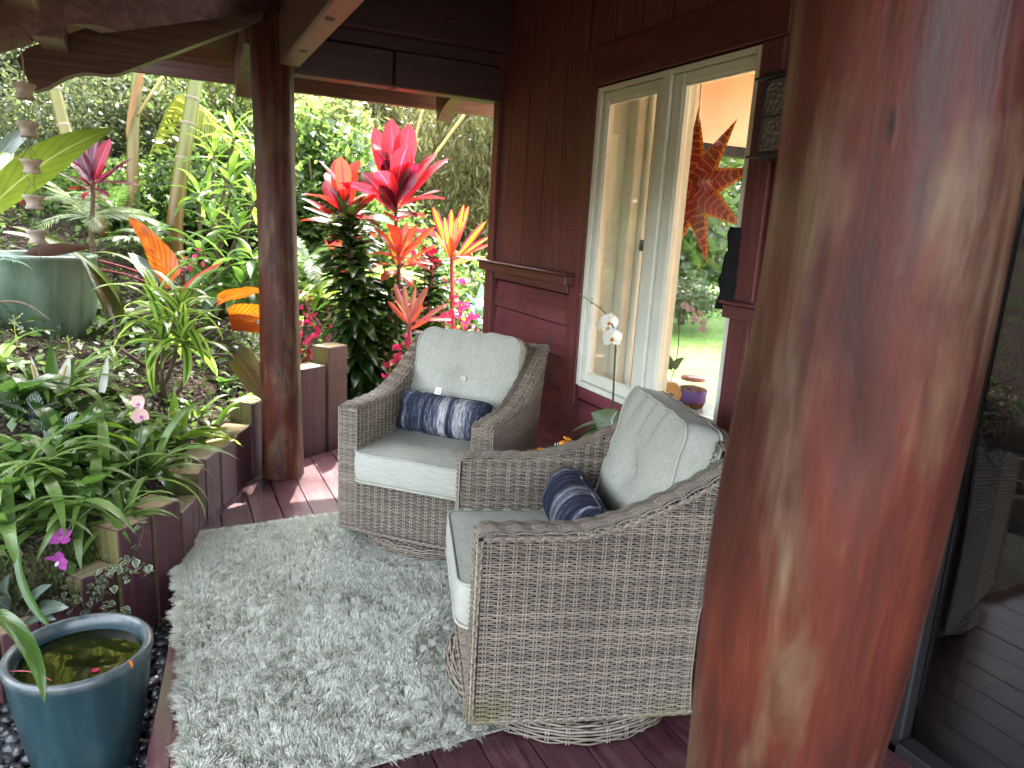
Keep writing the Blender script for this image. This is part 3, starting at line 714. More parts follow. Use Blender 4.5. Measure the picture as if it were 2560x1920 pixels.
def make_chair(label):
    c = thing('wicker_armchair', label, 'armchair', (0, 0, 0), 0, 'grey wicker swivel armchairs on the deck')
    out = HX-0.004
    def plane_side(x, sgn):
        def S(u, v):
            n = len(u); P = np.stack([np.full(n, x), u, v], 1)
            return P, np.tile([sgn, 0, 0.0], (n, 1)), np.tile([0, 0, 1.0], (n, 1))
        return S
    for sg in (1, -1):
        lin = [(sg*(out-0.022), 0.02, 0.085)]+[(sg*(out-0.022), float(y), float(ztop(y))-0.02) for y in np.linspace(0.02, 0.76, 14)]+[(sg*(out-0.022), float(yback(z))-0.02, z) for z in (0.85, 0.6, 0.4, 0.2, 0.085)]
        put('gap_shade', mk('gap_shade', [p for p in lin]+[(p[0]-sg*0.004, p[1], p[2]) for p in lin], [tuple(range(len(lin))), tuple(range(2*len(lin)-1, len(lin)-1, -1))], None, M['gap_shade'], False), c)
        wpart('side_panel', plane_side(sg*out, sg), 0.082, 0.90, 0.0074, lambda z: ((0.018 if z < CA-0.005 else float(yof(z))+0.012), float(yback(z))-0.004), parent=c)
        wpart('inner_panel', plane_side(sg*(out-0.088), -sg), 0.42, 0.90, 0.0074, lambda z: ((0.012 if z < CA-0.005 else float(yof(z))+0.012), float(yback(z))-0.09), parent=c)
        # arm top
        ya = np.r_[np.array([0.0, 0.003, 0.012, 0.03]), np.linspace(0.06, 0.80, 40)]
        za = ztop(ya)-np.r_[np.array([0.022, 0.010, 0.002, 0.0]), np.zeros(40)]
        da = np.r_[0, np.cumsum(np.hypot(np.diff(ya), np.diff(za)))]
        def S(u, v, sg=sg):
            y = np.interp(u, da, ya); z = np.interp(u, da, za); e = 0.004
            ty = np.interp(u+e, da, ya)-np.interp(u-e, da, ya); tz = np.interp(u+e, da, za)-np.interp(u-e, da, za)
            L = np.hypot(ty, tz)+1e-9; n = len(u)
            edge = 0.006*np.clip((np.abs(v-0.046)-0.03)/0.016, 0, 1)**2
            P = np.stack([sg*(out-v), y, z-edge], 1)
            return P, np.stack([np.zeros(n), -tz/L, ty/L], 1), np.tile([-sg*1.0, 0, 0], (n, 1))
        wpart('arm_rest', S, 0.0, 0.092, 0.0115, lambda v: (0.0, float(da[-1])-0.004), parent=c, amp=0.0028, phase=0.35)
        # front of the arm
        def S(u, v, sg=sg):
            n = len(u); P = np.stack([sg*(out-u), np.full(n, 0.002), v], 1)
            return P, np.tile([0, -1.0, 0], (n, 1)), np.tile([0, 0, 1.0], (n, 1))
        wpart('arm_front', S, 0.08, CA-0.012, 0.0085, lambda v: (0.0, 0.088), parent=c, stake=0.029)
        braid('border', [(sg*(out+0.003), 0.008, 0.08), (sg*(out+0.003), 0.007, 0.36), (sg*(out+0.003), 0.012, CA-0.02)], (sg, 0, 0), c)
        braid('border', [(sg*(out+0.003), 0.02, CA-0.016)]+[(sg*(out+0.003), y, float(ztop(y))-0.016) for y in np.linspace(0.12, 0.79, 9)], (sg, 0, 0), c)
        braid('border', [(sg*(out+0.003), 0.0, 0.078), (sg*(out+0.003), 0.35, 0.074), (sg*(out+0.003), 0.69, 0.078)], (sg, 0, 0), c)
    def S(u, v):
        n = len(u); return np.stack([u, np.full(n, 0.006), v], 1), np.tile([0, -1.0, 0], (n, 1)), np.tile([0, 0, 1.0], (n, 1))
    wpart('front_panel', S, 0.082, 0.325, 0.0080, lambda v: (-out+0.086, out-0.086), parent=c, flat=0.40)
    braid('border', [(-out, -0.002, 0.078), (0, -0.002, 0.074), (out, -0.002, 0.078)], (0, -1, 0), c)
    def backS(off, sgn):
        def S(u, v):
            n = len(u); y = yback(v)+off; dy = (yback(v+0.01)-yback(v-0.01))/0.02; L = np.sqrt(1+dy*dy)
            return np.stack([u, y, v], 1), np.stack([np.zeros(n), sgn/L, -sgn*dy/L], 1), np.stack([np.zeros(n), dy/L, 1/L], 1)
        return S
    wpart('back_panel', backS(0.0, 1), 0.082, 0.905, 0.0085, lambda v: (-out, out), parent=c)
    wpart('inner_back', backS(-0.085, -1), 0.42, 0.90, 0.0095, lambda v: (-out+0.085, out-0.085), parent=c)
    def S(u, v):
        n = len(u); edge = 0.006*np.clip((np.abs(v-0.044)-0.028)/0.016, 0, 1)**2
        return np.stack([u, float(yback(0.905))-v, 0.908-edge], 1), np.tile([0, 0, 1.0], (n, 1)), np.tile([0, -1.0, 0], (n, 1))
    wpart('back_rail', S, 0.0, 0.088, 0.0115, lambda v: (-out, out), parent=c, amp=0.0028, phase=0.35)
    # woven swivel base
    pr = np.array([(0.320, 0.062), (0.366, 0.054), (0.396, 0.042), (0.403, 0.026), (0.400, 0.004)]); dp = np.r_[0, np.cumsum(np.linalg.norm(np.diff(pr, axis=0), axis=1))]
    RB = 0.40
    def S(u, v):
        a = u/RB; r = np.interp(v, dp, pr[:, 0]); z = np.interp(v, dp, pr[:, 1]); e = 0.004
        dr = np.interp(v+e, dp, pr[:, 0])-np.interp(v-e, dp, pr[:, 0]); dz = np.interp(v+e, dp, pr[:, 1])-np.interp(v-e, dp, pr[:, 1]); L = np.hypot(dr, dz)+1e-9
        ca, sa = np.cos(a), np.sin(a)
        return np.stack([r*ca, 0.36+r*sa, z], 1), np.stack([-dz/L*ca, -dz/L*sa, dr/L], 1), np.stack([dr/L*ca, dr/L*sa, dz/L], 1)
    wpart('base_ring', S, 0.0, float(dp[-1]), 0.0092, lambda v: (0.0, 2*math.pi*RB), parent=c, stake=2*math.pi*RB/40, amp=0.0038)
    V1, F1 = lathe([(0.0, 0.005), (0.394, 0.005), (0.396, 0.026), (0.389, 0.038), (0.360, 0.049), (0.31, 0.055), (0.06, 0.05), (0.05, 0.068), (0.0, 0.068)], 32)
    V2, F2 = cbox(CW-0.04, 0.62, 0.012, 0.003)
    V3, F3 = cbox(CW-0.19, 0.58, 0.014, 0.003)
    V, F = join([(V1+np.array([0, 0.36, 0]), F1), (V2+np.array([0, 0.335, 0.078]), F2), (V3+np.array([0, 0.31, 0.318]), F3)])
    put('frame', mk('frame', V, F, None, M['dark'], False), c)
    # cushions
    def dsp(V):
        V = V.copy(); r = np.hypot(V[:, 0], V[:, 1]-0.05); V[:, 2] += np.where(V[:, 2] > 0, -0.010*np.exp(-(r/0.2)**2)+0.0025*np.sin(V[:, 0]*19+V[:, 1]*5)*np.cos(V[:, 1]*13), 0); return V
    V, F, e1, e2 = cushion(0.572, 0.62, 0.132, 0.055, 0.018, dsp)
    sc = put('seat_cushion', mk('seat_cushion', V, F, None, M['linen']), c, (0, 0.272, 0.398))
    for e in (e1, e2):
        put('piping', mk('piping', *closed_tube(e*np.array([1.012, 1.012, 1.0]), 0.0048), None, M['linen']), sc)
    def dsp(V):
        V = V.copy(); x, y = V[:, 0], V[:, 1]; top = V[:, 2] > 0
        r = np.hypot(x, y-0.01)
        dent = 0.034*np.exp(-(r/0.055)**2)+0.012*np.exp(-(r/0.16)**2)
        crease = 0.006*np.exp(-(np.abs(y-0.01)/0.012)**2)*np.exp(-(np.abs(x)/0.13)**2)
        up = np.clip((y-0.10)/0.14, 0, 1); ph = x*46+2.2*np.sin(x*9)
        pk = 0.0050*1.5*up*(np.sin(ph)+0.5*np.sin(ph*1.9+1))*np.clip(1.2-np.abs(x)/0.26, 0, 1)
        side = np.clip((np.abs(x)-0.14)/0.14, 0, 1); pk2 = 0.0035*side*np.sin(y*52+np.sin(y*20))
        V[:, 2] += np.where(top, -dent-crease+pk+pk2, 0)
        edge = np.clip((np.hypot(x/0.28, y/0.25)-0.85)/0.2, 0, 1)
        V[:, 1] += 0.004*edge*np.sin(ph)*up
        return V
    V, F, e1, e2 = cushion(0.56, 0.50, 0.115, 0.075, 0.042, dsp, 18)
    tilt = R(90-14)
    Mb = TR(0, 0.618, 0.705) @ RX(tilt)
    # local z of the cushion must face the sitter (towards -y)
    bc = put('back_cushion', mk('back_cushion', V, F, None, M['linen']), c, mat=Mb)
    for e in (e1, e2):
        put('piping', mk('piping', *closed_tube(e*np.array([1.012, 1.012, 1.0]), 0.0048), None, M['linen']), bc)
    Vb, Fb = lathe([(0.0, 0.006), (0.006, 0.0068), (0.009, 0.0058), (0.013, 0.0072), (0.0165, 0.005), (0.0175, 0.0), (0.0, -0.002)], 20)
    put('button', mk('button', Vb, Fb, None, M['button']), bc, (0, 0.01, 0.0580))
    return c
chair_near = make_chair('near wicker armchair seen from its side, beside the thick log post')
chair_near.location = (0.845, 2.009, 0); chair_near.rotation_euler = (0, 0, R(162.776+90))
cmap = {}
for o in bpy.data.objects:
    if o.parent is not None: cmap.setdefault(o.parent, []).append(o)
chair_far = dup(chair_near, (0.944, 2.877, 0), R(225.295+90), 'far wicker armchair facing the rug, its back to the board wall', cmap)

def lumbar(label, chair, tagged):
    nu, nv = 40, 20; V = []; w, h, th = 0.235, 0.102, 0.086
    for s in (1, -1):
        for j in range(nv+1):
            for i in range(nu+1):
                u = -1+2*i/nu; v_ = -1+2*j/nv
                k = ((1-abs(u)**9)*(1-abs(v_)**2.2)); k = max(k, 0)**0.5
                pin = 1-0.05*(1-u*u)*abs(v_)-0.16*abs(u)**9; pinu = 1-0.05*(1-v_*v_)
                V.append((w*u*pinu*(1+0.02*abs(v_)), h*v_*pin, s*th*k+0.002*math.sin(u*17+v_*5)*k))
    V = np.array(V); F = []; m = (nu+1)*(nv+1)
    for s in (0, 1):
        for j in range(nv):
            for i in range(nu):
                a = s*m+j*(nu+1)+i; q_ = (a, a+1, a+nu+2, a+nu+1); F.append(q_ if s == 0 else q_[::-1])
    p = put('lumbar_pillow', mk('lumbar_pillow', V, F, None, M['stripe']))
    tag(p, label, 'pillow', 'navy striped lumbar pillows')
    ring = [V[j] for j in list(range(0, nu+1))]+[V[j*(nu+1)+nu] for j in range(1, nv+1)]+[V[nv*(nu+1)+i] for i in range(nu-1, -1, -1)]+[V[j*(nu+1)] for j in range(nv-1, 0, -1)]
    put('piping', mk('piping', *closed_tube(np.array(ring), 0.004, 5), None, M['stripe']), p)
    if tagged:
        Vt, Ft = cbox(0.032, 0.036, 0.0015, 0.0003)
        tg = put('care_tag', mk('care_tag', Vt, Ft, None, M['tagcloth'], False), p, (-0.05, 0.117, 0.004), (R(-12), 0, 0))
        bars = [xf(cbox(0.022, 0.003, 0.0006, 0.0001), TR(0, q_, 0.0011)) for q_ in (-0.008, -0.001, 0.006)]
        put('tag_print', mk('tag_print', *join(bars), None, M['tagred'], False), tg)
    Mc = TR(*chair.location) @ RZ(chair.rotation_euler[2])
    return p, Mc
p, Mc = lumbar('navy and white striped pillow with a white tag, on the far armchair', chair_far, True)
p.matrix_basis = Mc @ TR(-0.02, 0.375, 0.572) @ RZ(R(2)) @ RX(R(74)) @ RZ(R(-2))
p, Mc = lumbar('navy striped pillow seen end-on in the near armchair', chair_near, False)
p.matrix_basis = Mc @ TR(-0.02, 0.375, 0.570) @ RZ(R(-3)) @ RX(R(70)) @ RZ(R(2))

# ------------------------------------------------------------------ shag rug
t = NT('shag_yarn'); uv = t.n('UVMap').outputs[0]; sx = t.n('SeparateXYZ', {0: uv})
n2 = t.noise(t.coords((1, 1, 1), False), 3.2, 4)
tone = t.math('ADD', t.math('MULTIPLY', sx.outputs[0], 0.75), t.math('MULTIPLY', n2, 0.35))
c = t.ramp(tone, [(0.15, (0.34, 0.34, 0.27)), (0.5, (0.52, 0.53, 0.45)), (0.9, (0.73, 0.745, 0.67))])
pr_ = t.bsdf(c, 0.75, 0.25); tl = t.n('BsdfTranslucent', {'Color': c}).outputs[0]
M['shag'] = t.done(t.n('MixShader', {0: 0.2, 1: pr_, 2: tl}).outputs[0])
RX0, RX1, RY0, RY1 = -0.015, 1.19, 1.67, 3.36
rug = thing('shag_rug', 'pale grey-green shag rug lying on the deck before the armchairs', 'rug', ((RX0+RX1)/2, (RY0+RY1)/2, 0.003))
V, F = cbox(RX1-RX0, RY1-RY0, 0.010, 0.003)
put('backing', mk('backing', V, F, None, plain('rug_backing', (0.33, 0.34, 0.29), 0.9, 0.1), False), rug, (0, 0, 0.005))
N = 240000
P = np.stack([rng.uniform(RX0, RX1, N), rng.uniform(RY0, RY1, N)], 1)
Ed = rng.uniform(0, 1, (16000, 2)); Ed = np.concatenate([np.column_stack([RX0+(RX1-RX0)*Ed[:5000, 0], RY0+0.012*Ed[:5000, 1]]), np.column_stack([RX0+(RX1-RX0)*Ed[5000:8000, 0], RY1-0.012*Ed[5000:8000, 1]]), np.column_stack([RX0+0.012*Ed[8000:, 1], RY0+(RY1-RY0)*Ed[8000:, 0]])])
P = np.concatenate([P, Ed]); N = len(P)
bases = []
for ch in (chair_near, chair_far):
    q_ = ch.matrix_basis @ Vector((0, 0.36, 0)); bases.append((q_.x, q_.y))
keep = np.ones(N, bool)
for bx, by in bases: keep &= np.hypot(P[:, 0]-bx, P[:, 1]-by) > 0.40
P = P[keep]; N = len(P)
cell = 0.027
ci = np.floor(P/cell).astype(int); key = (ci[:, 0]*7919+ci[:, 1]*104729) % 65536
jx = rng.uniform(0.15, 0.85, 65536); jy = rng.uniform(0.15, 0.85, 65536)
CC = (ci+np.stack([jx[key], jy[key]], 1))*cell
ja = rng.normal(0, 0.75, 65536); jl = rng.uniform(0.35, 1.0, 65536); jt = rng.normal(0, 1, 65536)
ang = 2.6*np.sin(CC[:, 0]*9.1+1+1.5*np.sin(CC[:, 1]*7))+2.4*np.cos(CC[:, 1]*8.3+CC[:, 0]*5)-1.3+1.5*ja[key]
lean = jl[key]*(0.6+0.3*np.sin(CC[:, 0]*13)*np.sin(CC[:, 1]*11))
L = rng.uniform(0.032, 0.050, N)
nr_ = np.min([np.hypot(P[:, 0]-bx, P[:, 1]-by) for bx, by in bases], axis=0); L = L*(0.80+0.20*np.sin(P[:, 0]*4.1+1.3*np.sin(P[:, 1]*3.3))*np.cos(P[:, 1]*3.7+1))*np.clip((nr_-0.385)/0.12, 0.25, 1)
ex = np.clip((RX0+0.03-P[:, 0])/0.03, 0, 1)*-1+np.clip((P[:, 0]-RX1+0.03)/0.03, 0, 1)
ey = np.clip((RY0+0.03-P[:, 1])/0.03, 0, 1)*-1+np.clip((P[:, 1]-RY1+0.03)/0.03, 0, 1)
dirx = np.cos(ang)*lean+rng.normal(0, 0.22, N)+ex*0.9; diry = np.sin(ang)*lean+rng.normal(0, 0.22, N)+ey*0.9
to = (CC-P)*13
mid = np.stack([P[:, 0]+dirx*L*0.30+to[:, 0]*L*0.22, P[:, 1]+diry*L*0.30+to[:, 1]*L*0.22, 0.012+L*0.52], 1)
hz = 1/np.sqrt(1+0.75*(dirx**2+diry**2))
tip = np.stack([P[:, 0]+dirx*L*0.85+to[:, 0]*L*0.45, P[:, 1]+diry*L*0.85+to[:, 1]*L*0.45, 0.012+L*np.clip(hz, 0.35, 1)*0.86], 1)
root = np.stack([P[:, 0], P[:, 1], np.full(N, 0.008)], 1)
wa = rng.uniform(0, 2*np.pi, N); W = np.stack([np.cos(wa), np.sin(wa), np.zeros(N)], 1)*rng.uniform(0.0009, 0.0016, N)[:, None]
V = np.stack([root-W, root+W, mid-W*1.15, mid+W*1.15, tip-W*0.5, tip+W*0.5], 1).reshape(-1, 3)-np.array([(RX0+RX1)/2, (RY0+RY1)/2, 0.003])
b = (np.arange(N)*6)[:, None]
F = np.concatenate([b+np.array([[0, 1, 3, 2]]), b+np.array([[2, 3, 5, 4]])], 0)
tn = np.clip(0.5+0.10*jt[key]+rng.normal(0, 0.15, N), 0, 1)
U = np.column_stack([np.repeat(tn, 6), np.tile([0, 0, .5, .5, 1, 1], N)])
pile = put('pile', mk('pile', V, F, U, M['shag']), rug, kind='stuff')

# ------------------------------------------------------------------ side table
M['walnut'] = wood('dark_table_wood', (0.022, 0.012, 0.009), (0.05, 0.028, 0.02), (0.09, 0.05, 0.035), 0, 0.35, 0.5, 0.2)
tb = thing('side_table', 'small dark square side table between the two armchairs', 'table', (1.60, 2.44, 0), R(8))
V, F = cbox(0.42, 0.42, 0.026, 0.005); put('tabletop', mk('tabletop', V, F, None, M['walnut'], False), tb, (0, 0, 0.545))
V, F = boxes([(-.18, .18, -.19, -.172, .47, .53), (-.18, .18, .172, .19, .47, .53), (-.19, -.172, -.17, .17, .47, .53), (.172, .19, -.17, .17, .47, .53)])
put('apron', mk('apron', V, F, None, M['walnut'], False), tb)
lg = mk('leg', *cbox(0.036, 0.036, 0.53, 0.004), None, M['walnut'], False)
for sx_ in (-1, 1):
    for sy_ in (-1, 1): put('leg', lg, tb, (sx_*0.185, sy_*0.185, 0.265))

# ------------------------------------------------------------------ leaves
def leafmat(name, lo, hi, trans, tf=0.42, rough=0.38, mid=None, edge=None, stripes=None, back=None, spec=0.5, veins=0.0, sn=1.0):
    lo = tuple(x*0.85 for x in lo); hi = tuple(x*0.85 for x in hi); trans = tuple(x*(0.8 if trans[1] > trans[0]*0.9 else 0.92) for x in trans)
    g_ = 0.3*trans[0]+0.55*trans[1]+0.15*trans[2]; trans = tuple(x*0.86+g_*0.10 for x in trans) if trans[1] > trans[0]*0.9 else trans
    t = NT(name); uv = t.n('UVMap').outputs[0]; s = t.n('SeparateXYZ', {0: uv}); u, v = s.outputs[0], s.outputs[1]
    oi = t.n('ObjectInfo').outputs['Random']; g = t.n('TexCoord').outputs['Object']
    n = t.noise(g, 9, 3)
    f = t.math('ADD', t.math('MULTIPLY', oi, 0.7), t.math('SUBTRACT', n, 0.35))
    c = t.ramp(f, [(0.1, lo), (0.9, hi)]); tc = t.ramp(f, [(0.1, tuple(x*0.5 for x in trans)), (0.9, tuple(min(1, x*1.15) for x in trans))])
    au = t.math('MULTIPLY', t.math('ABSOLUTE', t.math('SUBTRACT', u, 0.5)), 2.0)
    vein = t.math('SINE', t.math('ADD', t.math('MULTIPLY', v, 48.0), t.math('MULTIPLY', au, -16.0)))
    if stripes:
        w = t.ramp(t.math('ADD', t.math('MULTIPLY', vein, 0.5), 0.5), [(0.55, (0, 0, 0)), (0.75, (1, 1, 1))]); c = t.mix(w, c, stripes); tc = t.mix(w, tc, stripes)
    if veins:
        w = t.math('MULTIPLY', t.ramp(t.math('ADD', t.math('MULTIPLY', vein, 0.5), 0.5), [(0.6, (0, 0, 0)), (0.95, (1, 1, 1))]), veins); tc = t.mix(w, tc, tuple(x*0.25 for x in trans))
    if mid: 
        w = t.ramp(au, [(0.06, (1, 1, 1)), (0.16, (0, 0, 0))]) if len(mid) == 3 else t.ramp(au, [(mid[3]*0.7, (1, 1, 1)), (mid[3]*1.3, (0, 0, 0))])
        c = t.mix(w, c, mid[:3]); tc = t.mix(w, tc, tuple(min(1, x*1.6) for x in mid[:3]))
    if edge:
        w = t.ramp(t.math('ADD', au, t.math('MULTIPLY', t.math('SUBTRACT', n, 0.5), 0.5)), [(edge[3]-0.08, (0, 0, 0)), (edge[3]+0.08, (1, 1, 1))])
        c = t.mix(w, c, edge[:3]); tc = t.mix(w, tc, tuple(min(1, x*1.5) for x in edge[:3]))
    if back:
        bf = t.n('NewGeometry').outputs['Backfacing']; c = t.mix(bf, c, back)
    nm = t.bump(t.math('ADD', vein, t.math('MULTIPLY', n, 2.0)), 0.10, 0.002)
    p = t.bsdf(c, rough, spec, nm); tl = t.n('BsdfTranslucent', {'Color': tc}).outputs[0]
    return t.done(t.n('MixShader', {0: tf, 1: p, 2: tl}).outputs[0])

def prof(kind, t):
    t = np.asarray(t, float)
    if kind == 'strap': w = np.minimum(1, 0.45+t*4)*(1-np.clip((t-0.45)/0.55, 0, 1)**2)
    elif kind == 'lance': w = np.sin(np.pi*np.clip(t, 0, 1)**0.8)**0.85
    elif kind == 'ovate': w = np.sin(np.pi*np.clip(t, 0, 1)**0.58)**0.8
    elif kind == 'paddle': w = np.where(t < 0.22, 0.10+0.02*t, np.sin(np.pi*np.clip((t-0.2)/0.8, 0, 1)**0.75)**0.75)
    elif kind == 'ti': w = np.where(t < 0.15, 0.16+t*0.6, np.sin(np.pi*(0.08+0.885*np.clip((t-0.12)/0.88, 0, 1)**1.2))**0.62)*np.where(t > 0.985, 0.25, 1)
    elif kind == 'heart': w = np.clip(np.sin(np.pi*(0.12+0.88*t)**0.62), 0, 1)**0.75
    else: w = (1-t)**0.6*np.minimum(1, 0.55+2.5*t)
    return np.clip(w, 0.015, 1)
def blade(L, w, kind='lance', bend=0.6, fold=0.2, n=7, wave=0.0, twist=0.0, seed=0, start=0.0, m=1):
    t = np.linspace(0, 1, n+1); ph = start-bend*t**1.25; ds = L/n
    y = np.r_[0, np.cumsum(np.cos((ph[1:]+ph[:-1])/2)*ds)]; z = np.r_[0, np.cumsum(np.sin((ph[1:]+ph[:-1])/2)*ds)]
    wd = prof(kind, t)*w/2; V, U = [], []
    r_ = random.Random(seed); a0 = r_.uniform(0, 6)
    cols = np.linspace(-1, 1, 2*m+1)
    for i in range(n+1):
        tw = twist*t[i]
        for s in cols:
            x = s*wd[i]; up = fold*abs(x)*(1 if m == 1 else abs(s))+wave*w*abs(s)*math.sin(t[i]*11+a0+(1.5 if s > 0 else 0))
            X_ = x*math.cos(tw)-up*math.sin(tw); Zl = x*math.sin(tw)+up*math.cos(tw)
            V.append((X_, y[i]-Zl*math.sin(ph[i]), z[i]+Zl*math.cos(ph[i]))); U.append(((s+1)/2, t[i]))
    k = 2*m+1
    F = [(i*k+c_, i*k+c_+1, (i+1)*k+c_+1, (i+1)*k+c_) for i in range(n) for c_ in range(2*m)]
    return np.array(V), F, np.array(U)
def leafset(name, mat, Ls, w, kind, bends, fold=0.2, n=7, wave=0.03, twist=0.25, cnt=5, m=1):
    """a few leaf meshes of one kind that the plants share"""
    o = []
    for i in range(cnt):
        L = Ls[0]+(Ls[1]-Ls[0])*i/max(1, cnt-1); b = bends[0]+(bends[1]-bends[0])*rnd.random()
        V, F, U = blade(L, w*rnd.uniform(0.85, 1.12), kind, b, fold, n, wave, rnd.uniform(-twist, twist), i, 0, m)
        o.append(mk(name, V, F, U, mat))
    return o
def setleaf(root, me, p, az, el, s=1.0, roll=0.0, name='leaf'):
    return put(name, me, root, mat=TR(*p) @ RZ(az) @ RX(el) @ RY(roll) @ Matrix.Scale(s, 4))
def rosette(root, c, set_, n, el=(75, -25), s=(0.8, 1.1), rise=0.08, az0=None, jitter=10, name='leaf', az_rng=None):
    az = az0 if az0 is not None else rnd.uniform(0, 6)
    for i in range(n):
        k = i/max(1, n-1); az += 2.39996
        a_ = az if az_rng is None else R(rnd.uniform(*az_rng))
        e = el[1]+(el[0]-el[1])*k**0.8+rnd.uniform(-jitter, jitter)
        setleaf(root, rnd.choice(set_), (c[0], c[1], c[2]+rise*(k-0.5)), a_+rnd.uniform(-.2, .2), R(e), rnd.uniform(*s), rnd.uniform(-.3, .3), name)
def between(root, P0, P1, width, kind, mat, up=(0, 0, 1), bend=0.5, fold=0.15, n=12, wave=0.02, roll=0.0, m=2, name='leaf', seed=0, twist=0.0):
    """one leaf from its base P0 to its tip P1 (world points), upper face towards `up`"""
    P0 = np.array(P0, float); P1 = np.array(P1, float)
    Ld = np.linalg.norm(P1-P0)
    V, F, U = blade(1.0, width/Ld, kind, bend, fold, n, wave, twist, seed, 0, m)
    V0, F0, U0 = V, F, U; end = V0[len(V0)-1-m]
    a = math.atan2(end[2], end[1]); ch = math.hypot(end[1], end[2])
    V = xf((V, F), RX(-a))[0]*(Ld/ch)*np.array([ch, 1, 1])
    y = (P1-P0)/Ld; z = np.array(up, float); z -= y*(z@y); z /= np.linalg.norm(z); x = np.cross(y, z)
    Wd = V[:, :1]*x+V[:, 1:2]*y+V[:, 2:3]*z
    return put(name, mk(name, Wd, F, U, mat), root, tuple(P0-np.array(root.location)))
def stem(root, pts, rad, mat, name='stem', sides=7, n=5):
    P = smoothpath(pts, n)-np.array(root.location)
    r_ = np.interp(np.linspace(0, 1, len(P)), np.linspace(0, 1, len(rad)), rad) if not np.isscalar(rad) else rad
    return put(name, mk(name, *tube(P, r_, sides), None, mat), root)
def plant(name, label, cat, x, y, group=None, z=None):
    return thing(name, label, cat, (x, y, float(bank(x, y)) if z is None else z), 0, group)
def loc(root, p): return np.array(p)-np.array(root.location)

M['stemgreen'] = plain('green_stem', (0.09, 0.13, 0.03), 0.5, 0.4, var=0.3)
M['stembrown'] = plain('brown_stem', (0.10, 0.075, 0.045), 0.8, 0.2, var=0.35, scale=25, bump=0.3)
M['stempurple'] = plain('purple_petiole', (0.055, 0.018, 0.025), 0.35, 0.5, var=0.3)
M['stempink'] = plain('pink_stem', (0.30, 0.05, 0.06), 0.5, 0.4, var=0.3)

# ------------------------------------------------------------------ pots
t = NT('teal_glaze'); v = t.coords((1, 1, 1)); n1 = t.noise(t.coords((7, 7, 1.4)), 2, 5, 0.6); sz = t.n('SeparateXYZ', {0: t.n('TexCoord').outputs['Object']}).outputs[2]
c = t.ramp(n1, [(0.3, (0.009, 0.024, 0.030)), (0.55, (0.016, 0.040, 0.048)), (0.8, (0.036, 0.062, 0.066))])
c = t.mix(t.ramp(t.noise(t.coords((5, 5, 16)), 2.2, 3), [(0.66, (0, 0, 0)), (0.72, (0.75, 0.75, 0.75))]), c, (0.035, 0.035, 0.025))
c = t.mix(t.math('MULTIPLY', t.ramp(sz, [(0.395, (0, 0, 0)), (0.412, (1, 1, 1))]), t.ramp(t.noise(v, 26, 4), [(0.38, (0.25, 0.25, 0.25)), (0.6, (1, 1, 1))])), c, (0.075, 0.085, 0.085))
M['teal'] = t.done(t.bsdf(c, 0.33, 0.45, t.bump(n1, 0.05, 0.004), 0, 0.15, 0.15))
pot = thing('water_pot', 'glazed teal pot full of dark water, beside the deck edge', 'pot', (-0.285, 2.245, -0.225))
V, F = lathe([(0.0, 0.0), (0.118, 0.0), (0.132, 0.012), (0.158, 0.14), (0.180, 0.28), (0.192, 0.385), (0.197, 0.405), (0.198, 0.418), (0.192, 0.426), (0.181, 0.426), (0.174, 0.418), (0.168, 0.38), (0.155, 0.25), (0.12, 0.05), (0.0, 0.04)], 56)
put('body', mk('body', V, F, None, M['teal']), pot)
t = NT('dark_pond_water'); v = t.coords((1, 1, 1))
M['water'] = t.done(t.bsdf(t.ramp(t.noise(v, 9, 4), [(0.35, (0.003, 0.004, 0.001)), (0.7, (0.008, 0.010, 0.002))]), 0.03, 0.14, t.bump(t.noise(v, 7, 2), 0.08, 0.01)))
put('water', mk('water', *lathe([(0.0, 0.382), (0.09, 0.382), (0.1685, 0.3825)], 48), None, M['water']), pot)
t = NT('jade_glaze'); n1 = t.noise(t.coords((9, 9, 0.9)), 1.8, 6, 0.6, 0.5); n2 = t.noise(t.coords((1, 1, 1)), 8, 4)
c = t.ramp(t.math('ADD', t.math('MULTIPLY', n1, 0.7), t.math('MULTIPLY', n2, 0.3)), [(0.3, (0.026, 0.042, 0.024)), (0.48, (0.062, 0.10, 0.062)), (0.62, (0.10, 0.14, 0.095)), (0.8, (0.20, 0.21, 0.14))])
M['jade'] = t.done(t.bsdf(c, 0.4, 0.5, t.bump(n1, 0.15, 0.01), 0, 0.2, 0.2))
pp = at(88, 740, 4.1)
planter = thing('tall_planter', 'big weathered jade green ceramic planter up on the bank', 'planter', (pp[0], pp[1]+0.25, float(bank(pp[0], pp[1]))-0.06))
V, F = lathe([(0.0, 0.0), (0.215, 0.0), (0.245, 0.03), (0.275, 0.17), (0.290, 0.36), (0.293, 0.475), (0.298, 0.487), (0.296, 0.503), (0.282, 0.506), (0.270, 0.497), (0.262, 0.36), (0.0, 0.34)], 48)
put('body', mk('body', V, F, None, M['jade']), planter)
put('soil', mk('soil', *lathe([(0.0, 0.40), (0.15, 0.39), (0.266, 0.375)], 30), None, plain('potting_soil', (0.025, 0.016, 0.010), 0.95, 0.1, var=0.5, scale=60, bump=0.5)), planter)

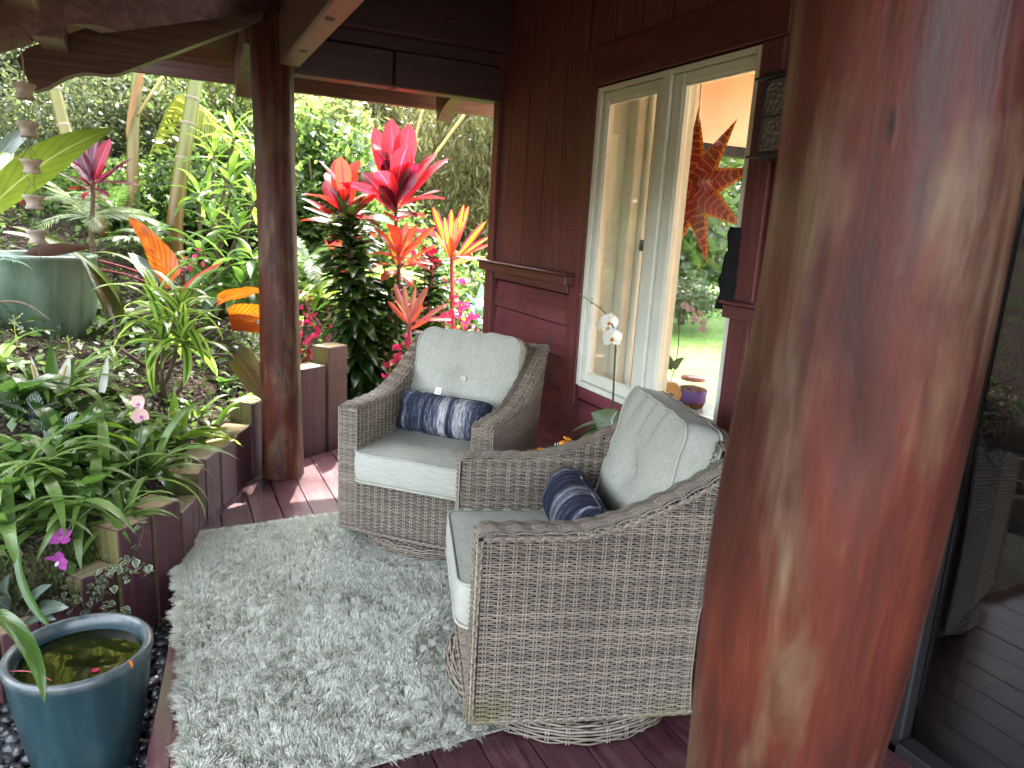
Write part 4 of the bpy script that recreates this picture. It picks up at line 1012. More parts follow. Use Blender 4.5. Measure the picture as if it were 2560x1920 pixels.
# ------------------------------------------------------------------ rain chain of cups
M['cup'] = plain('grey_brown_cup_clay', (0.36, 0.29, 0.215), 0.65, 0.35, var=0.3, scale=30, bump=0.15)
M['wire'] = plain('thin_dark_wire', (0.05, 0.045, 0.04), 0.5, 0.5)
M['cord'] = plain('pale_cord', (0.35, 0.32, 0.26), 0.8, 0.2)
top = at(45, 104, 2.35)
chain = thing('cup_chain', 'hanging chain of small clay cups on wire, under the eave', 'rain chain', top)
zs_ = [at(px, py, 2.35)[2] for px, py in ((42, 178), (50, 260), (57, 340), (62, 421), (70, 500))]
cupm = mk('cup', *lathe([(0.0, -0.020), (0.0, -0.048), (0.026, -0.048), (0.0285, -0.043), (0.0255, -0.038), (0.0225, -0.034), (0.0235, -0.022), (0.0285, -0.013), (0.0335, -0.009), (0.035, -0.004), (0.0335, 0.0), (0.031, 0.0), (0.026, -0.012), (0.0, -0.020)], 22), None, M['cup'])
put('cord', mk('cord', *tube([(0, 0, 0.02), (0.003, 0, -0.08), (0, 0, zs_[0]-top[2]-0.02)], 0.0022, 5), None, M['cord']), chain)
for i, z_ in enumerate(zs_):
    put('cup', cupm, chain, (rnd.uniform(-.002, .002), 0, z_-top[2]), (R(rnd.uniform(-4, 4)), R(rnd.uniform(-4, 4)), 0))
    if i < len(zs_)-1:
        ps = []
        for a in range(3):
            an = a*2.094+i*0.7; x_, y_ = math.cos(an), math.sin(an); zb = zs_[i+1]-top[2]; za = z_-top[2]-0.046
            ps.append(tube([(x_*0.024, y_*0.024, za), (x_*0.006, y_*0.006, (za*0.6+zb*0.4)), (x_*0.006, y_*0.006, (za*0.45+zb*0.55)), (x_*0.032, y_*0.032, zb-0.002)], 0.0010, 4))
        put('wire', mk('wire', *join(ps), None, M['wire']), chain)
put('wire', mk('wire', *tube([(0, 0, zs_[-1]-top[2]-0.045), (0.004, 0, zs_[-1]-top[2]-0.10), (0.0, 0, zs_[-1]-top[2]-0.16)], 0.0012, 4), None, M['wire']), chain)

# ------------------------------------------------------------------ wall lantern
t = NT('seeded_glass'); v = t.coords((1, 1, 1)); vo = t.n('TexVoronoi', {'Vector': v, 'Scale': 70.0}).outputs['Distance']
M['seeded'] = t.done(t.bsdf((0.11, 0.088, 0.08), 0.18, 0.5, t.bump(vo, 0.7, 0.01)))
lan = thing('wall_lantern', 'black square wall lantern with bubbly glass, partly behind the near log post', 'wall light', (1.80, 1.775, 1.88))
V, F = boxes([(-0.085, 0.085, -0.085, 0.085, 0.112, 0.120), (-0.07, 0.07, -0.07, 0.07, 0.120, 0.134), (-0.085, 0.085, -0.085, 0.085, -0.125, -0.117), (-0.06, 0.06, -0.06, 0.06, -0.117, -0.105), (0.086, 0.10, -0.045, 0.045, -0.10, 0.10)]+[(sx_*0.058-0.005, sx_*0.058+0.005, sy_*0.058-0.005, sy_*0.058+0.005, -0.105, 0.112) for sx_ in (-1, 1) for sy_ in (-1, 1)]+[(-0.053, 0.053, sy_*0.058-0.004, sy_*0.058+0.004, -0.004, 0.004) for sy_ in (-1, 1)]+[(sx_*0.058-0.004, sx_*0.058+0.004, -0.053, 0.053, -0.004, 0.004) for sx_ in (-1, 1)], 0.0015)
put('frame', mk('frame', V, F, None, M['black'], False), lan)
for b in ((-0.053, 0.053, -0.059, -0.056, -0.104, 0.111), (-0.053, 0.053, 0.056, 0.059, -0.104, 0.111), (-0.059, -0.056, -0.053, 0.053, -0.104, 0.111), (0.056, 0.059, -0.053, 0.053, -0.104, 0.111)):
    pbox('glass_panel', b, M['seeded'], lan, 0.0005)

# ------------------------------------------------------------------ orchids
t = NT('white_orchid_petal'); uv = t.n('UVMap').outputs[0]; s = t.n('SeparateXYZ', {0: uv})
c = t.ramp(s.outputs[1], [(0.0, (0.78, 0.74, 0.50)), (0.35, (0.82, 0.81, 0.72)), (1.0, (0.80, 0.80, 0.74))])
M['petal_white'] = t.done(t.n('MixShader', {0: 0.25, 1: t.bsdf(c, 0.6, 0.25), 2: t.n('BsdfTranslucent', {'Color': c}).outputs[0]}).outputs[0])
M['lip_orange'] = plain('orange_orchid_lip', (0.55, 0.16, 0.02), 0.5, 0.3, var=0.5, scale=300)
t = NT('pale_pink_petal'); s = t.n('SeparateXYZ', {0: t.n('UVMap').outputs[0]})
c = t.mix(t.ramp(t.noise(t.coords((1, 1, 1)), 220, 3), [(0.45, (0, 0, 0)), (0.6, (1, 1, 1))]), (0.62, 0.48, 0.40), (0.62, 0.33, 0.36))
M['petal_pink'] = t.done(t.n('MixShader', {0: 0.3, 1: t.bsdf(c, 0.6, 0.25), 2: t.n('BsdfTranslucent', {'Color': c}).outputs[0]}).outputs[0])
c_ = (0.50, 0.09, 0.42); t = NT('magenta_petal')
M['petal_mag'] = t.done(t.n('MixShader', {0: 0.4, 1: t.bsdf(c_, 0.5, 0.3), 2: t.n('BsdfTranslucent', {'Color': (0.75, 0.2, 0.6, 1)}).outputs[0]}).outputs[0])
def petalset(specs):
    ps = []; us = []
    for (ang, L, w, kind, el) in specs:
        V, F, U = blade(L, w, kind, -0.5, -0.12, 6, 0.02, 0, 1, 0, 2)
        V, F = xf((V, F), RY(0) @ RZ(R(ang)) @ RX(R(el))); ps.append((V, F)); us.append(U)
    V, F = join(ps); return V, F, np.vstack(us)
def orchid_flower(root, p, face, size, petal, lip, spin=0.0, name='flower', slim=False):
    """petals lie in the local xy plane, facing +z"""
    q = Vector(face).to_track_quat('Z', 'Y').to_matrix().to_4x4()
    Mx = TR(*loc(root, p)) @ q @ RZ(spin) @ Matrix.Scale(size, 4)
    V, F, U = petalset([(0, 0.55, 0.40, 'lance', 8), (125, 0.52, 0.38, 'lance', 6), (-125, 0.52, 0.38, 'lance', 6)])
    V2, F2, U2 = petalset([(70, 0.60, 0.34, 'lance', 22), (-70, 0.60, 0.34, 'lance', 22)] if slim else [(70, 0.56, 0.80, 'heart', 12), (-70, 0.56, 0.80, 'heart', 12)]); V2 = V2+np.array([0, 0, 0.03])
    Vj, Fj = join([(V, F), (V2, F2)])
    f = put(name, mk(name, Vj, Fj, np.vstack([U, U2]), petal), root, mat=Mx)
    ps = [petalset([(180, 0.26, 0.16, 'lance', 35), (150, 0.14, 0.10, 'lance', 55), (210, 0.14, 0.10, 'lance', 55), (0, 0.08, 0.07, 'lance', 60)])]
    put('lip', mk('lip', ps[0][0]+np.array([0, 0, 0.03]), ps[0][1], ps[0][2], lip), f)
    return f
OX = 1.60
op = lambda px, py: onplane(px, py, 0, OX)
orch = thing('potted_orchid', 'white orchid in flower with one tall dark stem, on the side table', 'orchid', (OX, 2.345, 0.559))
Vp, Fp = lathe([(0.0, 0.0), (0.045, 0.0), (0.058, 0.075), (0.06, 0.082), (0.055, 0.08), (0.05, 0.065), (0.0, 0.06)], 28)
put('pot', mk('pot', Vp, Fp, None, plain('grey_plastic_pot', (0.10, 0.10, 0.09), 0.4, 0.4)), orch)
base = np.array([OX, 2.345, 0.62])
p1, p2, p3, p4, p5, p6 = op(1322, 888), op(1327, 800), op(1330, 742), op(1328, 722), op(1318, 692), op(1303, 672)
M['spike'] = plain('dark_flower_stem', (0.035, 0.045, 0.02), 0.5, 0.4)
stem(orch, [base, p1, p2, p3], [0.0042, 0.0042, 0.004, 0.0035], M['spike'], 'flower_stem')
stem(orch, [op(1331, 762), p4, p5, p6, op(1280, 654), op(1254, 636)], [0.0028, 0.0026, 0.0024, 0.002, 0.0016, 0.0012], M['spike'], 'flower_stem')
stem(orch, [op(1327, 870)+np.array([-.006, 0, 0]), op(1331, 800)+np.array([-.006, 0, 0]), op(1333, 745)+np.array([-.006, 0, 0])], 0.0018, M['spike'], 'stake')
tocam = lambda p: CAM-np.array(p)
orchid_flower(orch, op(1331, 730)+np.array([-0.02, 0, 0]), tocam(p3)+np.array([0.1, -0.3, -0.15]), 0.082, M['petal_white'], M['lip_orange'], R(4))
orchid_flower(orch, op(1319, 696)+np.array([-0.005, 0, 0]), tocam(p3)+np.array([-0.3, -0.2, 0]), 0.076, M['petal_white'], M['lip_orange'], R(-6))
orchid_flower(orch, op(1293, 706)+np.array([0.02, 0, 0]), (-0.2, 0.95, -0.25), 0.065, M['petal_white'], M['lip_orange'], R(20))
bud, bF = lathe([(0.0, -0.5), (0.28, -0.25), (0.33, 0.05), (0.2, 0.36), (0.0, 0.5)], 9)
M['bud'] = plain('yellow_green_bud', (0.36, 0.42, 0.07), 0.5, 0.3)
for (px, py, s_) in ((1300, 663, 0.020), (1277, 655, 0.015), (1279, 646, 0.014), (1262, 643, 0.013), (1253, 636, 0.010)):
    put('bud', mk('bud', bud, bF, None, M['bud']), orch, mat=TR(*loc(orch, op(px, py))) @ RX(R(rnd.uniform(20, 80))) @ RY(R(rnd.uniform(-40, 40))) @ Matrix.Scale(s_, 4))
LM = {}
LM['orchid'] = leafmat('orchid_leaf', (0.05, 0.085, 0.025), (0.10, 0.14, 0.05), (0.12, 0.22, 0.03), 0.15, 0.4)
for (a, b, w_, up_) in (((1312, 912), (1234, 944), 0.075, (-0.2, -0.3, 1)), ((1318, 915), (1262, 962), 0.075, (-0.5, -0.3, 0.6)), ((1325, 915), (1290, 975), 0.08, (-0.6, -0.6, 0.4)), ((1320, 920), (1250, 955), 0.06, (0, -0.2, 1))):
    between(orch, op(*a), op(*b)+np.array([-0.05, -0.02, 0]), w_, 'ovate', LM['orchid'], up_, 0.5, 0.2, 8)
between(orch, op(1340, 925)+np.array([0.0, 0, 0]), op(1304, 890)+np.array([-0.06, 0.0, 0]), 0.12, 'ovate', LM['orchid'], (-0.6, -0.9, 0.1), -0.6, 0.15, 8)
between(orch, op(1325, 920), op(1385, 893)+np.array([0.02, 0, 0]), 0.08, 'ovate', LM['orchid'], (-0.3, -0.5, 0.8), 0.4, 0.2, 8)
stem(orch, [op(1334, 893), op(1346, 890)+np.array([-.03, 0, 0]), op(1345, 905)+np.array([-.05, 0, 0]), op(1351, 916)+np.array([-.06, 0, 0])], 0.0035, plain('silver_air_root', (0.42, 0.43, 0.36), 0.7, 0.2), 'air_root')

# painted ornament lying on the table
orn_p = onplane(1219, 962, 2, 0.575)
orn = thing('painted_ornament', 'little orange wooden figure with striped ends lying at the table edge', 'ornament', (orn_p[0], orn_p[1], 0.559), R(-30))
mo = plain('orange_paint', (0.72, 0.27, 0.01), 0.35, 0.5, var=0.2); mr = plain('red_paint', (0.35, 0.02, 0.02), 0.3, 0.5); mw = plain('white_paint', (0.7, 0.68, 0.62), 0.4, 0.4); mb = plain('black_paint', (0.015, 0.012, 0.012), 0.35, 0.5)
ell = lambda a, b, c_, k=12: (lambda VF: (VF[0]*np.array([a, b, c_]), VF[1]))(lathe([(0.0, -1), (0.5, -0.86), (0.86, -0.5), (1, 0), (0.86, 0.5), (0.5, 0.86), (0.0, 1)], k))
put('body', mk('body', *ell(0.027, 0.017, 0.019), None, mo), orn, (0, 0, 0.020))
put('head', mk('head', *ell(0.017, 0.016, 0.016), None, mr), orn, (0.036, 0.004, 0.024))
put('eye', mk('eye', *ell(0.006, 0.004, 0.008), None, mw), orn, (0.030, -0.013, 0.024))
put('eye', mk('eye', *ell(0.003, 0.003, 0.005), None, mb), orn, (0.030, -0.016, 0.024))
put('crest', mk('crest', *ell(0.022, 0.008, 0.008), None, mo), orn, (0.012, 0.014, 0.042), (0, R(25), 0))
put('collar', mk('collar', *xf(lathe([(0.0, 0.0), (0.015, 0), (0.015, 0.006), (0.0, 0.006)], 14), RY(R(90))), None, mb, False), orn, (0.018, 0, 0.021))
for k_ in range(3):
    put('tail_ring', mk('tail_ring', *xf(lathe([(0.0, 0.0), (0.012-0.002*k_, 0), (0.012-0.002*k_, 0.005), (0.0, 0.005)], 12), RY(R(-90))), None, mw if k_ % 2 == 0 else mb, False), orn, (-0.027-0.0055*k_, 0, 0.015))
put('tail', mk('tail', *ell(0.016, 0.010, 0.006), None, mb), orn, (-0.052, 0, 0.010))
lf_p = onplane(1178, 970, 2, 0.562)
V, F, U = blade(0.06, 0.024, 'lance', 0.8, 0.3, 6, 0.05, 0.4, 3)
tag(put('fallen_leaf', mk('fallen_leaf', V, F, U, mo), None, (lf_p[0], lf_p[1], 0.562), (0, 0, R(70))), 'small orange dried leaf near the table corner, left of the ornament', 'leaf')

# ------------------------------------------------------------------ things seen through the window
t = NT('star_paper'); uv = t.n('UVMap').outputs[0]; s = t.n('SeparateXYZ', {0: uv}); au = t.math('ABSOLUTE', t.math('SUBTRACT', s.outputs[0], 0.5))
v = t.coords((1, 1, 1), False)
wv = t.n('TexVoronoi', {'Vector': v, 'Scale': 34.0}, feature='F1').outputs['Distance']
rg = t.math('SINE', t.math('MULTIPLY', wv, 34.0)); wp = t.math('SINE', t.math('ADD', t.math('MULTIPLY', s.outputs[1], 70.0), t.math('MULTIPLY', t.noise(v, 14, 2), 9)))
pat = t.ramp(t.math('MAXIMUM', rg, wp), [(0.78, (0, 0, 0)), (0.84, (1, 1, 1))])
c = t.mix(pat, t.ramp(t.noise(v, 9, 2), [(0.4, (0.13, 0.006, 0.014)), (0.6, (0.26, 0.010, 0.045))]), (0.58, 0.26, 0.08))
bd = t.ramp(au, [(0.415, (0, 0, 0)), (0.43, (1, 1, 1))])
c = t.mix(bd, c, (0.68, 0.33, 0.05))
dv = t.math('SINE', t.math('MULTIPLY', s.outputs[1], 95.0)); dots = t.math('MULTIPLY', t.ramp(dv, [(0.80, (0, 0, 0)), (0.86, (1, 1, 1))]), t.ramp(au, [(0.43, (0, 0, 0)), (0.435, (1, 1, 1)), (0.47, (1, 1, 1)), (0.475, (0, 0, 0))]))
c = t.mix(dots, c, (0.12, 0.01, 0.015))
M['star'] = t.done(t.n('MixShader', {0: 0.6, 1: t.bsdf(c, 0.7, 0.2), 2: t.n('BsdfTranslucent', {'Color': c}).outputs[0]}).outputs[0])
sc_ = at(1497, 408, 3.5)
star = thing('star_lantern', 'red and gold patterned paper star hanging inside the right window pane', 'paper star', sc_)
fdir = Vector((-0.99, -0.10, 0.0)); q = fdir.to_track_quat('Z', 'Y').to_matrix().to_4x4()
cone = []
for k_ in range(9):
    a0 = 2*math.pi*k_/9; tip_ = np.array([0.385*math.sin(a0), 0.385*math.cos(a0), 0.0])
    aL, aR = a0-math.pi/9, a0+math.pi/9; vl = np.array([0.175*math.sin(aL), 0.175*math.cos(aL), 0.0]); vr = np.array([0.175*math.sin(aR), 0.175*math.cos(aR), 0.0]); c0 = np.array([0, 0, 0.085]); c1 = np.array([0, 0, -0.085])
    V = [c0, vl, tip_, c0, tip_, vr, c1, tip_, vl, c1, vr, tip_]
    F = [(0, 2, 1), (3, 5, 4), (6, 8, 7), (9, 11, 10)]
    U = [(0.5, 0), (0.0, 0.45), (0.06, 1), (0.5, 0), (0.94, 1), (1.0, 0.45)]+[(0.5, 0), (0.06, 1), (0.0, 0.45), (0.5, 0), (1.0, 0.45), (0.94, 1)]
    put('point', mk('point', V, F, U, M['star'], False), star, mat=q @ RZ(R(3)))
put('cord', mk('cord', *tube([(0, 0, 0.16), (-0.01, 0.01, 0.5), (0.01, 0.0, 0.92)], 0.004, 6), None, M['white']), star)
# framed picture on the end wall
pc = onplane(1366, 622, 1, 4.105)
fr = thing('wall_picture', 'small pale framed picture on the tan wall, seen through the left pane', 'picture', pc)
V, F = boxes([(-0.075, -0.05, -0.012, 0.012, -0.1, 0.1), (0.05, 0.075, -0.012, 0.012, -0.1, 0.1), (-0.0495, 0.0495, -0.012, 0.012, 0.07, 0.1), (-0.0495, 0.0495, -0.012, 0.012, -0.1, -0.07)]); put('frame', mk('frame', V, F, None, M['tan_pale'], False), fr)
pbox('print', (-0.0495, 0.0495, 0.0, 0.006, -0.0695, 0.0695), plain('faded_print', (0.50, 0.38, 0.30), 0.7, 0.2), fr, 0.0005)
# shelf things
SH = 0.690
def onshelf(px, X_): 
    d = ray(px, 800); t_ = (X_-CAM[0])/d[0]; p = CAM+d*t_; return (X_, float(p[1]), SH)
jp = onshelf(1500, 2.26)
jar = thing('sweet_jar', 'squat glass jar of brown dried bits with pink lid on the shelf', 'jar', jp)
put('glass', mk('glass', *lathe([(0.0, 0.002), (0.062, 0.002), (0.070, 0.02), (0.070, 0.105), (0.055, 0.125), (0.055, 0.138)], 28), None, M['pane']), jar)
put('contents', mk('contents', *lathe([(0.0, 0.006), (0.060, 0.006), (0.066, 0.03), (0.066, 0.095), (0.03, 0.105), (0.0, 0.1)], 20), None, plain('brown_dried_bits', (0.16, 0.055, 0.03), 0.8, 0.2, var=0.8, scale=60, bump=0.6)), jar)
put('band', mk('band', *lathe([(0.0708, 0.035), (0.0712, 0.036), (0.0712, 0.09), (0.0708, 0.091)], 28), None, plain('purple_paper_band', (0.12, 0.06, 0.28), 0.6, 0.3)), jar)
put('lid', mk('lid', *lathe([(0.0, 0.150), (0.058, 0.150), (0.060, 0.146), (0.060, 0.136), (0.0, 0.136)], 24), None, plain('pink_lid', (0.45, 0.17, 0.16), 0.35, 0.5)), jar)
gp = onshelf(1455, 2.17)
lg_ = thing('wood_slice', 'round orange cut log end leaning on the shelf beside the jar', 'wood slice', (gp[0], gp[1], SH+0.002))
Vd, Fd = lathe([(0.0, -0.02), (0.053, -0.02), (0.056, 0.0), (0.053, 0.02), (0.051, 0.021), (0.0, 0.021)], 26)
t = NT('cut_wood_rings'); vv = t.n('TexCoord').outputs['Object']; wv = t.n('TexWave', {'Vector': vv, 'Scale': 16.0, 'Distortion': 3.0}, wave_type='RINGS', rings_direction='Z').outputs['Fac']
mcut = t.done(t.bsdf(t.ramp(wv, [(0.0, (0.52, 0.25, 0.07)), (1.0, (0.62, 0.34, 0.12))]), 0.6, 0.3))
qd = Vector((-0.75, -0.6, 0.35)).to_track_quat('Z', 'Y').to_matrix().to_4x4()
put('disc', mk('disc', Vd, Fd, None, mcut, False), lg_, mat=TR(0, 0, 0.058) @ qd)
put('knot', mk('knot', *ell(0.010, 0.010, 0.002), None, mb), lg_, mat=TR(0, 0, 0.058) @ qd @ TR(0.006, -0.008, 0.021))
put('plug', mk('plug', *cbox(0.014, 0.012, 0.026, 0.003), None, M['white'], False), lg_, mat=TR(-0.016, -0.052, 0.032) @ RY(R(50)))
ip = onshelf(1452, 2.34)
io = thing('indoor_orchid', 'pale mauve orchid indoors behind the right pane, stem bowed over', 'orchid', ip)
put('pot', mk('pot', *lathe([(0.0, 0.0), (0.045, 0.0), (0.052, 0.07), (0.0, 0.07)], 20), None, M['white']), io)
xq = lambda px, py: onplane(px, py, 0, 2.34)
stem(io, [np.array(ip)+np.array([0, 0, .07]), xq(1464, 760), xq(1468, 690), xq(1478, 662), xq(1500, 665), xq(1515, 700)], 0.0028, M['spike'], 'flower_stem')
M['petal_mauve'] = plain('mauve_petal', (0.55, 0.42, 0.42), 0.6, 0.2)
for (px, py) in ((1485, 662), (1498, 668), (1508, 680), (1516, 696), (1518, 712), (1500, 690)):
    orchid_flower(io, xq(px, py)+np.array([rnd.uniform(-.02, .02), rnd.uniform(-.02, .02), 0]), (-0.7+rnd.uniform(-.4, .4), -0.6, rnd.uniform(-.3, .3)), 0.045, M['petal_mauve'], M['petal_mag'])
for (a, b) in (((1450, 800), (1440, 760)), ((1455, 795), (1478, 772)), ((1450, 795), (1425, 775))):
    between(io, xq(*a), xq(*b), 0.05, 'ovate', LM['orchid'], (-0.5, -0.6, 0.6), 0.3, 0.2, 7)
hb = at(1588, 575, 2.62)
bag = thing('hanging_bag', 'black fabric pouch hanging at the right edge of the window, inside', 'bag', hb)
Vb = []
for i in range(12):
    z_ = -0.16+0.30*i/11; w_ = 0.055-0.020*i/11+0.004*math.sin(i*2.1)
    for k_ in range(14):
        a = 2*math.pi*k_/14; Vb.append((w_*math.cos(a)*(1+0.10*math.sin(3*a+i)), 0.4*w_*math.sin(a), z_))
Fb_ = [(i*14+k_, i*14+(k_+1) % 14, (i+1)*14+(k_+1) % 14, (i+1)*14+k_) for i in range(11) for k_ in range(14)]+[tuple(range(13, -1, -1)), tuple(11*14+k_ for k_ in range(14))]
put('pouch', mk('pouch', Vb, Fb_, None, plain('black_cloth', (0.012, 0.012, 0.013), 0.9, 0.1)), bag, rot=(0, 0, R(-38)))
put('strap', mk('strap', *tube([(0.02, 0, 0.13), (0.03, 0, 0.3), (0.03, 0, 0.42)], 0.002, 6), None, M['black']), bag)

# pale curtain just inside the glass door
ca = onplane(2190, 860, 0, 2.16); cb = onplane(2200, 985, 0, 2.16)
V = []; n_ = 40
for i in range(n_+1):
    k_ = i/n_; y_ = ca[1]-0.45*k_; x_ = 2.16+0.012*math.sin(k_*40)
    V += [(x_, y_, cb[2]), (x_+0.003*math.sin(k_*23), y_, 1.5), (x_, y_, 2.02)]
F = [(i*3+j, (i+1)*3+j, (i+1)*3+j+1, i*3+j+1) for i in range(n_) for j in range(2)]
V = np.array(V); c_ = V.mean(0)
cu = put('curtain', mk('curtain', V-c_, F, None, plain('cream_curtain_cloth', (0.72, 0.62, 0.46), 0.9, 0.1, var=0.08)), None, tuple(c_))
tag(cu, 'short cream curtain just inside the glass door at the far right', 'curtain')
sd_ = cu.modifiers.new('thick', 'SOLIDIFY'); sd_.thickness = 0.003

# ------------------------------------------------------------------ leaf materials and shared leaves
LM['ti_red'] = leafmat('ti_leaf_red', (0.06, 0.004, 0.014), (0.28, 0.015, 0.03), (0.72, 0.022, 0.035), 0.5, 0.24, mid=(0.45, 0.03, 0.07, 0.08))
LM['ti_scarlet'] = leafmat('ti_leaf_scarlet', (0.16, 0.008, 0.01), (0.32, 0.025, 0.018), (0.75, 0.04, 0.022), 0.5, 0.25, mid=(0.10, 0.01, 0.02, 0.10))
LM['ti_coral'] = leafmat('ti_leaf_coral', (0.28, 0.035, 0.02), (0.55, 0.12, 0.03), (0.95, 0.17, 0.06), 0.5, 0.28, edge=(0.45, 0.03, 0.05, 0.72))
LM['ti_maroon'] = leafmat('ti_leaf_maroon', (0.035, 0.008, 0.014), (0.15, 0.02, 0.05), (0.24, 0.012, 0.04), 0.4, 0.22, mid=(0.25, 0.03, 0.08, 0.08))
LM['ti_yellow'] = leafmat('ti_leaf_yellow', (0.55, 0.33, 0.02), (0.60, 0.42, 0.03), (0.98, 0.72, 0.05), 0.5, 0.28, edge=(0.50, 0.03, 0.06, 0.48))
LM['ti_pink'] = leafmat('ti_leaf_pink', (0.20, 0.15, 0.04), (0.32, 0.20, 0.06), (0.75, 0.45, 0.12), 0.45, 0.3, edge=(0.50, 0.07, 0.14, 0.45))
LM['drac'] = leafmat('dracaena_leaf', (0.022, 0.06, 0.012), (0.06, 0.14, 0.022), (0.30, 0.62, 0.05), 0.40, 0.28)
LM['drac_lime'] = leafmat('dracaena_lime_leaf', (0.05, 0.12, 0.02), (0.13, 0.26, 0.035), (0.50, 0.85, 0.06), 0.45, 0.28)
LM['drac_var'] = leafmat('variegated_dracaena_leaf', (0.26, 0.42, 0.05), (0.42, 0.56, 0.10), (0.65, 0.92, 0.10), 0.42, 0.26, mid=(0.04, 0.12, 0.025, 0.30))
LM['compacta'] = leafmat('compact_dracaena_leaf', (0.012, 0.030, 0.008), (0.035, 0.07, 0.014), (0.10, 0.26, 0.02), 0.25, 0.22)
LM['palm_gold'] = leafmat('golden_palm_leaflet', (0.16, 0.20, 0.02), (0.30, 0.33, 0.035), (0.75, 0.80, 0.06), 0.5, 0.35)
LM['banana'] = leafmat('ginger_leaf', (0.05, 0.09, 0.012), (0.11, 0.17, 0.02), (0.24, 0.34, 0.008), 0.5, 0.3, mid=(0.22, 0.26, 0.08, 0.05), veins=0.3)
LM['aloc'] = leafmat('philodendron_leaf', (0.04, 0.06, 0.02), (0.10, 0.12, 0.035), (0.52, 0.125, 0.006), 0.52, 0.26, mid=(0.30, 0.05, 0.02, 0.05), veins=0.8, back=(0.20, 0.04, 0.015))
LM['aloc_dark'] = leafmat('philodendron_dark_leaf', (0.025, 0.035, 0.012), (0.045, 0.06, 0.015), (0.12, 0.12, 0.008), 0.4, 0.22, mid=(0.12, 0.08, 0.03, 0.04), veins=0.5, back=(0.10, 0.05, 0.03))
LM['aloc_red'] = leafmat('philodendron_new_leaf', (0.22, 0.04, 0.03), (0.3, 0.06, 0.05), (0.65, 0.06, 0.06), 0.3, 0.3)
LM['strap'] = leafmat('strap_leaf', (0.08, 0.15, 0.03), (0.18, 0.29, 0.075), (0.45, 0.75, 0.09), 0.38, 0.32, mid=(0.16, 0.24, 0.07, 0.05))
LM['strap_lime'] = leafmat('lime_strap_leaf', (0.14, 0.26, 0.02), (0.26, 0.42, 0.04), (0.60, 0.90, 0.05), 0.45, 0.32)
LM['calathea'] = leafmat('striped_prayer_leaf', (0.015, 0.045, 0.02), (0.03, 0.07, 0.03), (0.07, 0.2, 0.04), 0.25, 0.3, stripes=(0.36, 0.42, 0.36))
LM['broad'] = leafmat('dark_glossy_leaf', (0.03, 0.075, 0.018), (0.075, 0.15, 0.03), (0.24, 0.52, 0.05), 0.34, 0.22, mid=(0.08, 0.14, 0.04, 0.05), veins=0.3)
LM['broad_lime'] = leafmat('bright_lime_leaf', (0.12, 0.25, 0.01), (0.2, 0.36, 0.02), (0.50, 0.95, 0.02), 0.55, 0.3, veins=0.2)
LM['grey'] = leafmat('grey_green_leaf', (0.07, 0.10, 0.075), (0.12, 0.16, 0.12), (0.15, 0.25, 0.12), 0.2, 0.2, mid=(0.16, 0.2, 0.15, 0.05))
LM['blue'] = leafmat('blue_green_leaf', (0.12, 0.24, 0.20), (0.20, 0.34, 0.28), (0.3, 0.6, 0.45), 0.35, 0.4)
LM['fern'] = leafmat('fern_leaflet', (0.04, 0.085, 0.02), (0.09, 0.16, 0.04), (0.30, 0.55, 0.08), 0.42, 0.4)
LM['fern_lime'] = leafmat('lime_fern_leaflet', (0.16, 0.26, 0.03), (0.28, 0.40, 0.05), (0.65, 0.90, 0.06), 0.45, 0.4)
LM['fern_blue'] = leafmat('blue_fern_leaflet', (0.08, 0.15, 0.12), (0.14, 0.22, 0.19), (0.2, 0.42, 0.3), 0.4, 0.35)
LM['fern_white'] = leafmat('pale_fern_leaflet', (0.30, 0.36, 0.22), (0.42, 0.48, 0.32), (0.6, 0.75, 0.35), 0.4, 0.3)
LM['shrub'] = leafmat('shrub_leaf', (0.03, 0.06, 0.015), (0.09, 0.14, 0.035), (0.28, 0.46, 0.06), 0.40, 0.25)
LM['shrub_lime'] = leafmat('yellow_shrub_leaf', (0.10, 0.14, 0.02), (0.20, 0.25, 0.04), (0.60, 0.75, 0.08), 0.42, 0.3)
LM['shrub_grey'] = leafmat('grey_shrub_leaf', (0.06, 0.085, 0.05), (0.13, 0.16, 0.09), (0.30, 0.42, 0.14), 0.38, 0.24)
LM['bamboo'] = leafmat('bamboo_leaf', (0.07, 0.085, 0.025), (0.17, 0.18, 0.06), (0.40, 0.42, 0.10), 0.42, 0.45)
LM['fig'] = leafmat('creeping_fig_leaf', (0.07, 0.10, 0.05), (0.18, 0.21, 0.12), (0.2, 0.3, 0.1), 0.2, 0.4, edge=(0.36, 0.38, 0.25, 0.75))
LM['bract'] = leafmat('crimson_bract', (0.52, 0.012, 0.07), (0.66, 0.03, 0.12), (0.98, 0.03, 0.18), 0.45, 0.5)
LM['spathe'] = leafmat('white_spathe', (0.55, 0.55, 0.47), (0.62, 0.62, 0.54), (0.75, 0.78, 0.6), 0.35, 0.4)
LM['dead'] = leafmat('dry_leaf', (0.16, 0.08, 0.03), (0.30, 0.15, 0.05), (0.5, 0.25, 0.05), 0.3, 0.55)
LM['browngrn'] = leafmat('purple_brown_leaf', (0.05, 0.03, 0.022), (0.08, 0.045, 0.03), (0.2, 0.08, 0.03), 0.25, 0.3)

